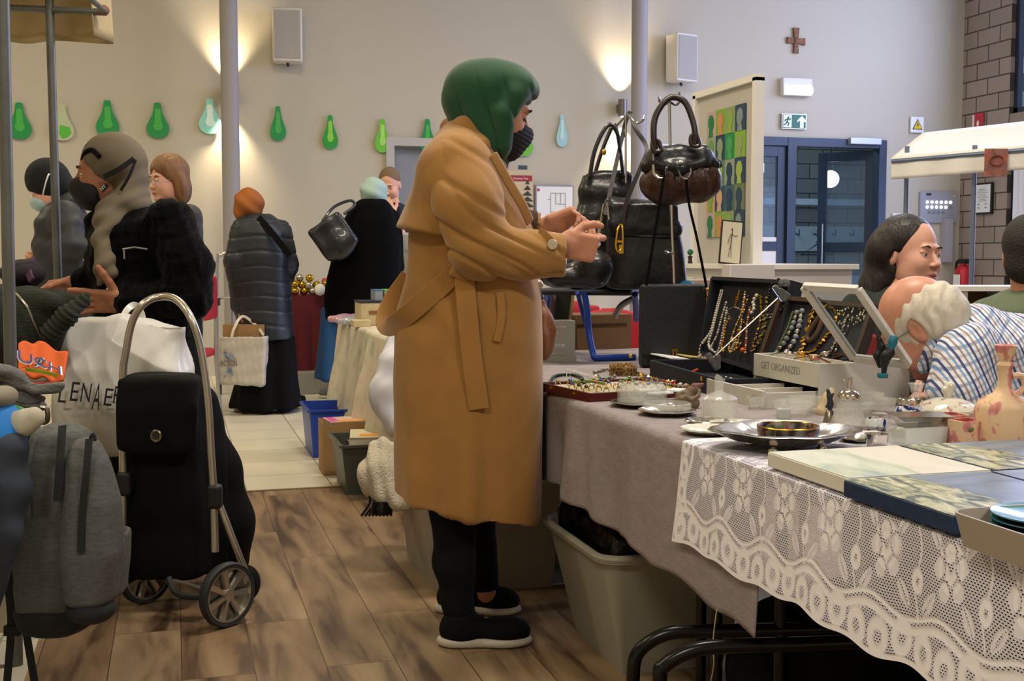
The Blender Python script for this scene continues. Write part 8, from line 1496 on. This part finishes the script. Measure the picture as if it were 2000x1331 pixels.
a = W(1348, 510, 7.6); t = thing('toy_figure', 'tiny figure with a green ball head on the white cabinet', 'figurine', (a[0], a[1], cz+0.003)); MB().sph((a[0], a[1], cz+0.075), 0.02, 12, 8).build('green_head', mat('dk_green_gloss', '1a6a3c', 0.3), t); MB().lathe([(0, 0.003), (0.016, 0.003), (0.012, 0.03), (0.016, 0.05), (0, 0.056)], (a[0], a[1], cz), 16).build('body', mat('brown_dk', '3a2a22', 0.5), t)
a = W(1480, 535, 6.2); t = thing('white_cabinet', 'white cabinet end panel right of the framed sketch', 'cabinet', (a[0], a[1], 0)); zc2 = W(1480, 517, 6.2)[2]; MB().box((a[0]-0.03, a[1]+0.05, zc2/2), (0.13, 0.05, zc2/2)).build('panel', m_wl, t, bevel=0.004)
a = W(1400, 540, 5.6); t = thing('shoe_boxes', 'pale cardboard carton on the floor right of the bag stand', 'carton', (a[0], a[1], 0)); MB().box((a[0]-0.02, a[1], 0.51), (0.16, 0.12, 0.50)).build('carton', mat('pale_carton', 'a08c80', 0.7), t, bevel=0.003)
# white open cabinet right
a = W(1850, 560, 5.1); b_ = W(2080, 568, 5.1); zt_ = a[2]; t = thing('open_shelf', 'white shelf unit with brown lined compartments behind the old man', 'shelf unit', (np.array(a)+b_)/2*(1, 1, 0)); m_brn = mat('brown_lining', '6a5430', 0.7)
MB().corners([(a[0], a[1], 0.0), (b_[0], b_[1], 0.0), (b_[0]+0.1, b_[1]+0.3, 0.0), (a[0]+0.1, a[1]+0.3, 0)], [(a[0], a[1], zt_-0.16), (b_[0], b_[1], zt_-0.16), (b_[0]+0.1, b_[1]+0.3, zt_-0.16), (a[0]+0.1, a[1]+0.3, zt_-0.16)]).build('shelf_body', m_wl, t)
MB().corners([(a[0], a[1], zt_-0.02), (b_[0], b_[1], zt_-0.02), (b_[0]+0.1, b_[1]+0.3, zt_-0.02), (a[0]+0.1, a[1]+0.3, zt_-0.02)], [(a[0], a[1], zt_), (b_[0], b_[1], zt_), (b_[0]+0.1, b_[1]+0.3, zt_), (a[0]+0.1, a[1]+0.3, zt_)]).build('shelf_top', m_white, t)
MB().box(((a[0]+b_[0])/2+0.08, (a[1]+b_[1])/2+0.28, zt_-0.09), ((b_[0]-a[0])/2, 0.01, 0.07), rotm(0, 0, -YAW)).build('back_lining', m_brn, t)
for u in (0.0, 0.12, 0.55, 0.98): q = lerp(np.array(a), b_, u); MB().box((q[0]+0.06, q[1]+0.14, zt_-0.09), (0.014, 0.14, 0.072), rotm(0, 0, -YAW)).build('divider', m_wl, t)
# market stall canopy
m_canv = mat('white_canvas_cloth', 'ecebe4', 0.8, bump=0.1, bscale=30); t = thing('market_stall', 'white canvas market stall roof on thin metal posts by the block wall', 'market stall', (W(1850, 700, 6.6)*(1, 1, 0)))
e0, e1, e2 = W(1742, 308, 6.3), W(1905, 303, 6.0), W(2120, 275, 5.7); r0, r1 = W(1802, 260, 7.1), W(2120, 224, 6.5); f0 = W(1835, 308, 7.9)
MB().grid(lambda u, v: tuple(lerp(lerp(e0, e2, u), lerp(r0, r1, u), v)-Zv*0.03*math.sin(PI*u)*math.sin(PI*v)), 20, 10).build('roof_panel', m_canv, t, solid=0.004)
MB().grid(lambda u, v: tuple(lerp(lerp(r0, r1, u), lerp(f0, r1+(f0-r0), u), v)), 12, 6).build('roof_panel', m_canv, t, solid=0.004)
MB().grid(lambda u, v: tuple(lerp(e0, e2, u)-Zv*(0.115*v)+Fv*0.01*math.sin(u*30)*v), 60, 6).build('valance', m_canv, t, solid=0.003); MB().grid(lambda u, v: tuple(lerp(e0, lerp(r0, f0, 1.0), u)-Zv*(0.115*v)+Rv*0.01*math.sin(u*20)*v), 30, 6).build('valance', m_canv, t, solid=0.003)
m_post = mat('galvanised_blue', '7f8fa8', 0.35, 0.7)
for x, y, d_ in ((1771, 330, 6.4), (1903, 330, 6.1), (2060, 330, 7.0)): q = W(x, y, d_); MB().cyl((q[0], q[1], 0), q+(0, 0, 0.12), 0.013).build('stall_post', m_post, t)
MB().cyl(e0-(0, 0, 0.02), e2-(0, 0, 0.02), 0.012).build('eaves_tube', m_post, t)
c = W(1945, 318, 5.9); t2 = thing('hanging_picture', 'square reddish picture card hanging from the stall valance', 'picture', c-(0, 0, 0.07)); k = 5.9/FPX; m_rp = paint('red_rose_print', [(0.3, '6a4a40'), (0.5, '9a6a60'), (0.6, 'a8584c'), (0.75, 'b89a90')], 14)
MB().box(c, (22*k, 0.004, 27*k), VIEWROT).build('card', m_rp, t2); MB().cyl(c+Zv*26*k, W(1945, 285, 5.92), 0.002, n=5).build('string', m_sw, t2)
MB().tube([c-Fv*0.006+Rv*13*k*math.cos(a)+Zv*(4+9*math.sin(a))*k for a in np.linspace(0, 2*PI, 20, endpoint=False)], 3*k, 6, closed=True, flat=(1, 0.3)).build('red_ring_motif', mat('faded_red', '9a4a40', 0.6), t2)

# ================================================================ LEFT STALL
m_galv = mat('galvanised_steel', '6e716c', 0.45, 0.6, bump=0.1, bscale=30, var=0.15)
t = thing('stall_frame', 'galvanised stall frame with yellowed canopy at the left edge', 'stall frame', (-0.9, 3.3, 0))
def post_to(px0, py0, px1, py1, d_, r_): a = W(px0, py0, d_); b_ = W(px1, py1, d_); dr = (a-b_)/(a[2]-b_[2]); top = a+dr*(2.35-a[2]); bot = b_-dr*b_[2]; MB().cyl(bot, top, r_, n=16).build('frame_post', m_galv, t)
post_to(6, 10, 22, 780, 3.15, 0.0165); post_to(97, 20, 113, 530, 4.4, 0.0155)
MB().cyl(W(-200, 6, 4.4), W(208, 24, 4.4), 0.013).cyl(W(205, 22, 4.4), W(110, -60, 3.6), 0.010).build('roof_tube', m_galv, t)
MB().sph(W(203, 20, 4.4), 0.02, 10, 8).build('tube_joint', mat('rusty_joint', '8a5a3a', 0.7), t)
m_yc = mat('yellowed_canvas', 'c4b182', 0.85, bump=0.15, bscale=20)
g0, g1 = W(-200, 78, 4.55), W(222, 84, 4.55); h0, h1 = W(-200, -40, 4.55), W(214, -40, 4.55)
MB().grid(lambda u, v: tuple(lerp(lerp(h0, h1, u), lerp(g0, g1, u), v)+Fv*0.015*math.sin(u*25)*v+Zv*0.006*math.sin(u*18)*v), 50, 8).build('valance', m_yc, t, solid=0.003)
MB().grid(lambda u, v: tuple(lerp(lerp(h0, h1, u)-Zv*0.01, lerp(h0, h1, u)+Zv*0.35-Fv*1.3, v)), 12, 8).build('roof_canvas', m_yc, t, solid=0.003)
MB().grid(lambda u, v: tuple(lerp(lerp(h1, g1, u), lerp(h1, g1, u)-Fv*0.16-Rv*0.02, v)), 6, 8).build('valance', m_yc, t, solid=0.003)
# stall table
t = folding_table('stall table heaped with clothes at the left', -2.2, -0.42, 1.9, 4.5, 0.705)
# dark green ribbed jacket
m_olive = mat('dark_olive_rib', '23281e', 0.9, bump=0.5, bscale=40, stretch=(1, 1, 6)); F_ = Fig(3.75); P = F_.P
t = thing('jacket', 'dark olive jacket with ribbed hem and zip slung over the stall', 'jacket', P(60, 720))
S = Sdf(0.006); S.chain([(P(20, 618), 0.09), (P(70, 603, 0.05), 0.055), (P(120, 592, 0.02), 0.032), (P(165, 590, 0.0), 0.018)], 0.04); S.chain([(P(10, 640), 0.13), (P(60, 640), 0.10), (P(90, 620), 0.07)], 0.05); S.chain([(P(0, 690), 0.10), (P(50, 690), 0.06)], 0.04); S.chain([(P(60, 578, -0.02), 0.028), (P(95, 590, -0.06), 0.025), (P(40, 585, -0.04), 0.03)], 0.03)
S.build('jacket_body', m_olive, t, disp=lambda P_, N: 0.007*noise3(P_, 16, 3))
S = Sdf(0.005); S.chain([(P(166, 582, -0.03), 0.018), (P(130, 618, -0.08), 0.030), (P(95, 652, -0.10), 0.030)], 0.02); S.build('ribbed_hem', m_olive, t, disp=lambda P_, N: 0.0025*np.sin((P_@Rv+P_[:, 2]*1.1)*260))
MB().tube([P(28, 572, -0.12), P(50, 595, -0.13), P(66, 630, -0.13), P(80, 660, -0.12)], 0.004, 6, smooth=5).build('zip', m_silverd, t)
S = Sdf(0.007); S.ell(P(45, 535, 0.1), (0.07, 0.07, 0.045), VIEWROT); S.chain([(P(60, 520, 0.1), 0.02), (P(52, 550, 0.08), 0.02)], 0.02); tag(S.build('black_purple_garment', mat('purple_black', '201822', 0.85), disp=lambda P_, N: 0.008*noise3(P_, 25, 3)), 'black and purple garment picked up behind the olive jacket', 'garment')
tag(MB().strap([P(62, 505, 0.15), P(56, 530, 0.05), P(62, 548, 0.0)], 0.02, 0.008, -Fv, 6).build('purple_band', mat('purple', '4a2a44', 0.8)), 'purple band in the hand of the person in the beanie', 'band')
# printed orange shirt
m_orange = mat('orange_cloth', 'cc5a1c', 0.8); F_ = Fig(3.35); P = F_.P; t = thing('printed_shirt', 'orange shirt with large blue outlined letters on the heap', 'shirt', P(90, 745)); 
def oq(u, v): a = lerp(lerp(P(36, 672, 0.05), P(74, 668, 0.15), min(u*2.2, 1)), P(133, 692, 0.05), max(0, (u-0.45)/0.55)); b_ = lerp(P(36, 730, -0.05), P(124, 748, -0.06), u); return lerp(a, b_, v)+np.array((0, 0, 0.006*math.sin(u*14)))
MB().grid(lambda u, v: tuple(oq(u, v)), 24, 12).build('shirt_front', m_orange, t, solid=0.006)
m_blp = mat('print_navy', '2a3c78', 0.7)
def otext(s_, u, v, h, m_, off): a = oq(u, v); xd = unit(oq(min(u+0.3, 1), v)-a); yd = unit(oq(u, v-0.3 if v > 0.3 else 0)-a+1e-6); text('printed_letters', s_, m_, t, a-Fv*0.035+yd*0.0, xd, yd, h, ext=off)
otext('UA', 0.02, 0.66, 0.052, m_sw, 0.010); otext('UA', 0.03, 0.65, 0.049, m_blp, 0.013); otext('CH', 0.44, 0.66, 0.056, m_sw, 0.010); otext('CH', 0.45, 0.65, 0.053, m_blp, 0.013)
MB().strap([P(50, 722, -0.09), P(80, 726, -0.11), P(112, 734, -0.10)], 0.010, 0.003, -Fv, 4).build('lime_stripe', mat('lime_print', '9aa82a', 0.7), t)
# grey knits
F_ = Fig(3.05); P = F_.P; m_gk = mat('grey_knit', '6b6c68', 0.95, bump=0.5, bscale=120)
for i, (rows_, lab) in enumerate(((((-30, 725, 0.036), (8, 728, 0.024), (36, 745, 0.016), (70, 760, 0.013), (118, 758, 0.013)), 'top ribbed grey knit sweater on the heap'), (((-30, 765, 0.035), (20, 768, 0.026), (45, 772, 0.018), (60, 776, 0.014), (85, 780, 0.011)), 'second grey knit sweater with a rolled cuff'), (((-30, 790, 0.045), (20, 780, 0.04), (60, 785, 0.022), (74, 790, 0.016)), 'lowest grey knit sweater at the table edge'))):
    S = Sdf(0.0045); S.chain([(P(x, y, 0.02*i), r_) for x, y, r_ in rows_], 0.012); tag(S.build('knit_sweater', m_gk, disp=lambda P_, N: 0.004*np.sin(P_[:, 2]*150+P_@Rv*30)+0.005*noise3(P_, 30, 3)), lab, 'sweater', 'grey knits on the stall')
tag(MB().strap([P(50, 750, 0.0), P(85, 752, 0.02), P(105, 748, 0.03)], 0.014, 0.01, (0, 0, 1), 4).build('red_garment', m_red), 'thin red garment edge under the grey knits', 'garment')
# cream, green, blue rolled textile
F_ = Fig(2.65); P = F_.P; t = thing('striped_towel', 'blue, green and cream striped garment rolled over the table edge', 'garment', P(20, 890)); S = Sdf(0.005); S.chain([(P(-60, 830), 0.05), (P(-8, 830), 0.038), (P(12, 838), 0.031)], 0.05); S.chain([(P(-5, 830), 0.038), (P(-8, 870, -0.02), 0.045), (P(-25, 920, -0.03), 0.045)], 0.05); S.build('blue_part', mat('vivid_blue', '1a78c8', 0.7), t, disp=lambda P_, N: 0.004*noise3(P_, 24, 3))
S = Sdf(0.0045); S.chain([(P(16, 839), 0.0305), (P(42, 827, -0.01), 0.028), (P(66, 815, -0.01), 0.023)], 0.02); S.build('cream_part', mat('cream_jersey', 'b5b09c', 0.8), t, disp=lambda P_, N: 0.003*noise3(P_, 30, 4)); S = Sdf(0.0045); S.chain([(P(-10, 800, 0.02), 0.022), (P(38, 806, 0.02), 0.014)], 0.01); S.build('green_part', mat('leaf_green', '3a8a4a', 0.7), t)
S = Sdf(0.005); S.ell(P(5, 775), (0.030, 0.05, 0.025), VIEWROT); tag(S.build('beige_garment', mat('beige_jersey', '8a8472', 0.85)), 'beige garment end beside the left stall post', 'garment')
# hanging dark trousers
S = Sdf(0.006); S.chain([(W(10, 880, 2.62), 0.05), (W(5, 960, 2.62), 0.055), (W(-10, 1050, 2.6), 0.05), (W(-30, 1180, 2.6), 0.035)], 0.03); tag(S.build('denim_trousers', mat('washed_denim', '2f3742', 0.8, var=0.2, vscale=12), disp=lambda P_, N: 0.005*noise3(P_, 22, 3)), 'washed dark denim trousers hanging off the stall at the left edge', 'trousers')
tag(MB().box(W(38, 940, 3.4), (0.02, 0.08, 0.10)).build('yellow_box', mat('ochre_board', 'a07828', 0.7)), 'ochre cardboard box seen between the denim and the backpack', 'box'); b_ = W(38, 940, 3.4)
MB_ = MB().box((b_[0]-0.05, b_[1]+0.2, 0.225), (0.18, 0.15, 0.225)).build('pale_carton_stack', mat('pale_board', 'a8a284', 0.7), bevel=0.004); tag(MB_, 'pale carton standing under the stall table', 'carton')
# black handle and hook above backpack
F_ = Fig(2.85); P = F_.P
t = thing('umbrella', 'folded black umbrella with steel shaft hanging behind the backpack', 'umbrella', P(75, 930)); MB().tube([P(58, 830, 0.14), P(66, 870, 0.1), P(72, 925, 0.1), P(76, 945, 0.1)], 0.005, 8).tube([P(80, 795, 0.16), P(92, 800, 0.16), P(92, 822, 0.16), P(82, 826, 0.16)], 0.007, 8, smooth=5).build('shaft', m_silverd, t); S = Sdf(0.005); S.chain([(P(55, 840, 0.14), 0.03), (P(48, 900, 0.14), 0.02)], 0.02); S.build('folded_canopy', m_black, t)
# backpack
m_bp = mat('heather_grey', '575957', 0.9, bump=0.3, bscale=250, var=0.22, vscale=60, stretch=(1, 1, 3)); m_bpd = mat('backpack_dark', '1c1e20', 0.8); P = Fig(2.85).P
t = thing('backpack', 'heather grey backpack with dark base hanging from the stall', 'backpack', P(150, 1235))
S = Sdf(0.0055); S.loft([(P(115, 1200), .085, .10), (P(118, 1150), .098, .12), (P(122, 1050), .098, .13), (P(124, 950), .092, .125), (P(122, 880), .080, .11), (P(118, 842), .058, .08), (P(115, 828), .03, .04)], pw=2.6); S.build('main_compartment', m_bp, t, disp=lambda P_, N: 0.006*noise3(P_, 14, 3)-0.005*np.exp(-((P_@Rv-P(96, 950)@Rv)/0.005)**2)*(P_[:, 2] > 0.5))
S = Sdf(0.005); S.loft([(P(175, 1180, -0.10), .055, .06), (P(180, 1080, -0.11), .070, .07), (P(180, 980, -0.11), .062, .065), (P(172, 900, -0.10), .045, .05), (P(168, 855, -0.08), .025, .03)], pw=2.6); S.build('front_pocket', m_bp, t, disp=lambda P_, N: 0.005*noise3(P_, 18, 5))
S = Sdf(0.005); S.loft([(P(218, 1165, -0.04), .030, .05), (P(225, 1090, -0.04), .032, .05), (P(232, 1050, -0.04), .024, .05), (P(236, 1030, -0.04), .020, .05)], pw=2.6); S.ell(P(232, 1028, -0.04), (0.02, 0.035, 0.02), None, 0.008, '-'); S.build('side_pocket', m_bp, t)
S = Sdf(0.0055); S.loft([(P(115, 1232), .06, .08), (P(116, 1215), .088, .105), (P(117, 1170), .101, .123)], pw=2.6); S.ell(P(178, 1190, -0.10), (0.058, 0.06, 0.035), VIEWROT, 0.01); S.build('dark_base', m_bpd, t)
MB().strap([P(122, 832, -0.10), P(117, 900, -0.145), P(112, 980, -0.16)], 0.018, 0.004, -Fv, 6).build('trim_band', m_bpd, t); MB().strap([P(174, 858, -0.15), P(168, 930, -0.175), P(160, 1010, -0.18), P(158, 1080, -0.185)], 0.016, 0.004, -Fv, 6).build('trim_band', m_bpd, t)
MB().strap([P(88, 900, -0.06), P(58, 960, -0.05), P(40, 1040, -0.05), P(36, 1100, -0.05), P(58, 1160, -0.05)], 0.045, 0.012, -Fv*0.5-Rv*0.8, 6).build('shoulder_strap', m_bpd, t)
MB().strap([P(38, 1100, -0.03), P(18, 1140, -0.05), P(22, 1220, -0.05), P(14, 1331, -0.05)], 0.018, 0.004, -Fv, 6).strap([P(42, 1165, -0.03), P(52, 1240, -0.05), P(68, 1335, -0.05)], 0.018, 0.004, -Fv, 6).box(P(24, 1232, -0.05), (0.018, 0.008, 0.012), VIEWROT).build('loose_strap', m_bpd, t)
MB().tube([P(176, 858, -0.12), P(182, 848, -0.12), P(186, 862, -0.12)], 0.004, 6, smooth=4).build('hanging_loop', m_bpd, t)
# white carrier bag LENAERTS
P = Fig(3.85).P; m_wb = mat('white_carrier', 'dcdad2', 0.35, bump=0.35, bscale=9, coat=0.15); t = thing('carrier_bag', 'large crumpled white carrier bag lettered LENAER behind the trolley', 'bag', P(235, 890))
S = Sdf(0.006); S.loft([(P(235, 888), .20, .075), (P(235, 800), .215, .10), (P(236, 720), .22, .09), (P(240, 650), .215, .05), (P(243, 618), .20, .028)], pw=3.2); S.plane(P(300, 628), unit(Zv+Rv*0.10), P(100, 620)-1, P(400, 600)+1); S.plane(P(115, 640), unit(-Rv*0.8+Zv*0.6), P(115, 640)-1, P(115, 640)+1)
def crump(P_, N):
    r_ = np.abs(noise3(P_, 7, 11))+0.6*np.abs(noise3(P_, 13, 23)); return 0.045*(0.45-r_)*np.clip((P_[:, 2]-0.5)*4, 0.2, 1)
    a = np.abs(np.sin(P_@Rv*17+P_[:, 2]*11+1.0)); b_ = np.abs(np.sin(P_@Rv*9-P_[:, 2]*19+2.2)); return 0.016*(a-0.5)*np.clip((P_[:, 2]-0.62)*4, 0.1, 1)+0.013*(b_-0.5)
S.build('bag_body', m_wb, t, disp=crump)
m_let = mat('letter_dark', '24282e', 0.6); 
for ch, x, y, h in (('L', 110, 786, 40), ('E', 133, 783, 42), ('N', 154, 785, 42), ('A', 178, 800, 58), ('E', 199, 792, 38), ('R', 218, 788, 38)): text('lettering', ch, m_let, t, P(x, y, -0.128), unit(Rv-Zv*0.08), unit(Zv+Rv*0.18), h*3.85/FPX*0.9, width=(15 if ch != 'N' else 18)*3.85/FPX)
text('small_lettering', 'BAZAAR  KLEDIJ', mat('letter_grey', '8d8d88'), t, P(152, 800, -0.124), unit(Rv-Zv*0.12), Zv, 0.010, width=0.10); text('small_lettering', 'FASHION', MATS['letter_grey'], t, P(200, 812, -0.124), unit(Rv-Zv*0.12), Zv, 0.012, width=0.05)
MB().strap([P(236, 640, 0.0), P(244, 612, 0.08), P(262, 596, 0.12), P(276, 612, 0.1), P(282, 640, 0.0)], 0.022, 0.003, -Fv, 6).build('bag_handle', m_wb, t)
# ---- shopping trolley
m_trol = mat('trolley_fabric', '09090b', 0.85, spec=0.2, bump=0.15, bscale=120); m_tube = mat('brushed_tube', 'c4bfb2', 0.3, 0.9); m_rub = mat('dark_rubber', '26272a', 0.6)
d0 = 3.62; P = lambda x, y, dd=0.0: W(x, y, d0+dd); C1 = G(445, 1224); nW = unit(Rv*0.80-Fv*0.60); C2 = C1-nW*0.40; rw_ = 0.098
t = thing('shopping_trolley', 'black wheeled shopping trolley with an arched aluminium handle', 'shopping trolley', (C1+C2)/2)
TL, TR = 0.00, -0.05
MB().tube([P(243, 1140, TL), P(240, 1050, TL), P(240, 900, TL), P(240, 740, TL), P(246, 690, TL), P(258, 630, TL*0.9), P(280, 594, TL*0.6), P(312, 580, 0.03), P(345, 586, 0.0), P(372, 620, TR), P(392, 680, TR), P(406, 780, TR), P(412, 880, TR), P(417, 960, TR), P(420, 1078, TR)], 0.0118, 12, smooth=5).build('handle_frame', m_tube, t)
MB().tube([P(428, 985, TR+0.02), P(455, 1055, TR+0.02), P(482, 1125, TR+0.04)], 0.011, 10).build('rear_strut', m_tube, t)
for x, y, dd in ((241, 945, TL), (417, 970, TR)): S = Sdf(0.004); S.box(P(x+3, y, dd), (0.022, 0.02, 0.038), VIEWROT, 0.012); S.build('frame_joint', mat('black_plastic_matt', '17181a', 0.5), t)
S = Sdf(0.007); S.loft([(P(332, 1120, 0.13), .125, .11), (P(333, 1050, 0.14), .135, .125), (P(332, 950, 0.14), .132, .125), (P(324, 850, 0.12), .128, .11), (P(316, 760, 0.10), .122, .08), (P(314, 742, 0.09), .115, .06)], pw=3.4); S.chain([(P(392, 790, 0.20), 0.045), (P(420, 920, 0.23), 0.065), (P(438, 1020, 0.25), 0.078), (P(446, 1092, 0.25), 0.068)], 0.09); S.build('bag_body', m_trol, t, disp=lambda P_, N: 0.005*noise3(P_, 12, 3))
S = Sdf(0.006); S.loft([(P(305, 890, -0.035), .110, .012), (P(305, 870, -0.035), .122, .018), (P(308, 800, -0.03), .124, .025), (P(313, 740, 0.03), .124, .07), (P(314, 730, 0.04), .118, .06)], pw=4); S.build('flap', m_trol, t, disp=lambda P_, N: 0.003*noise3(P_, 14, 6))
MB().tube([P(305, 852, -0.060)+0.016*(math.cos(a)*Rv*0.85+math.sin(a)*Zv) for a in np.linspace(0, 2*PI, 20, endpoint=False)], 0.0045, 8, closed=True).build('grommet', mat('brass_ring', '8a8468', 0.3, 0.9), t); MB().cyl(P(305, 852, -0.055), P(305, 852, -0.060), 0.013).build('grommet_hole', MATS['sign_black'], t)
MB().cyl(C1+(0, 0, rw_)-nW*0.02, C2+(0, 0, rw_)+nW*0.02, 0.006).build('axle', m_tube, t)
MB().tube([P(330, 1130, -0.02), P(345, 1160, -0.06), P(395, 1165, -0.08), P(420, 1140, -0.04)], 0.010, 8, smooth=5).build('front_stand', m_rub, t)
S = Sdf(0.006); S.ell(P(478, 1140, 0.12), (0.05, 0.06, 0.06), VIEWROT); S.build('bag_foot', m_trol, t)
for Cw in (C1, C2):
    c = Cw+(0, 0, rw_); x_, y_, z_ = frame_from(nW); Rw = np.stack([x_, y_, z_], 1)
    w_o = MB().lathe([(rw_-0.016, -0.014), (rw_-0.004, -0.016), (rw_, -0.008), (rw_, 0.008), (rw_-0.004, 0.016), (rw_-0.016, 0.014), (rw_-0.016, -0.014)], c, 40, rot=Rw).build('wheel', m_rub, t)
    mb = MB().lathe([(rw_-0.020, -0.012), (rw_-0.015, -0.012), (rw_-0.015, 0.013), (rw_-0.020, 0.013), (rw_-0.020, -0.012)], c, 40, rot=Rw); mb.lathe([(0, 0.014), (0.018, 0.013), (0.020, 0.0), (0.018, -0.01), (0, -0.012)], c, 20, rot=Rw); mb.build('hub', m_tube, w_o)
    mb = MB()
    for i in range(7):
        a = 2*PI*i/7; u_ = math.cos(a)*x_+math.sin(a)*y_; v_ = -math.sin(a)*x_+math.cos(a)*y_
        mb.corners([c+u_*0.016-v_*0.006-nW*0.004, c+u_*0.016+v_*0.006-nW*0.004, c+u_*0.016+v_*0.006+nW*0.008, c+u_*0.016-v_*0.006+nW*0.010], [c+u_*(rw_-0.017)-v_*0.015-nW*0.004, c+u_*(rw_-0.017)+v_*0.004-nW*0.004, c+u_*(rw_-0.017)+v_*0.004+nW*0.006, c+u_*(rw_-0.017)-v_*0.015+nW*0.010])
    mb.build('spokes', m_tube, w_o)
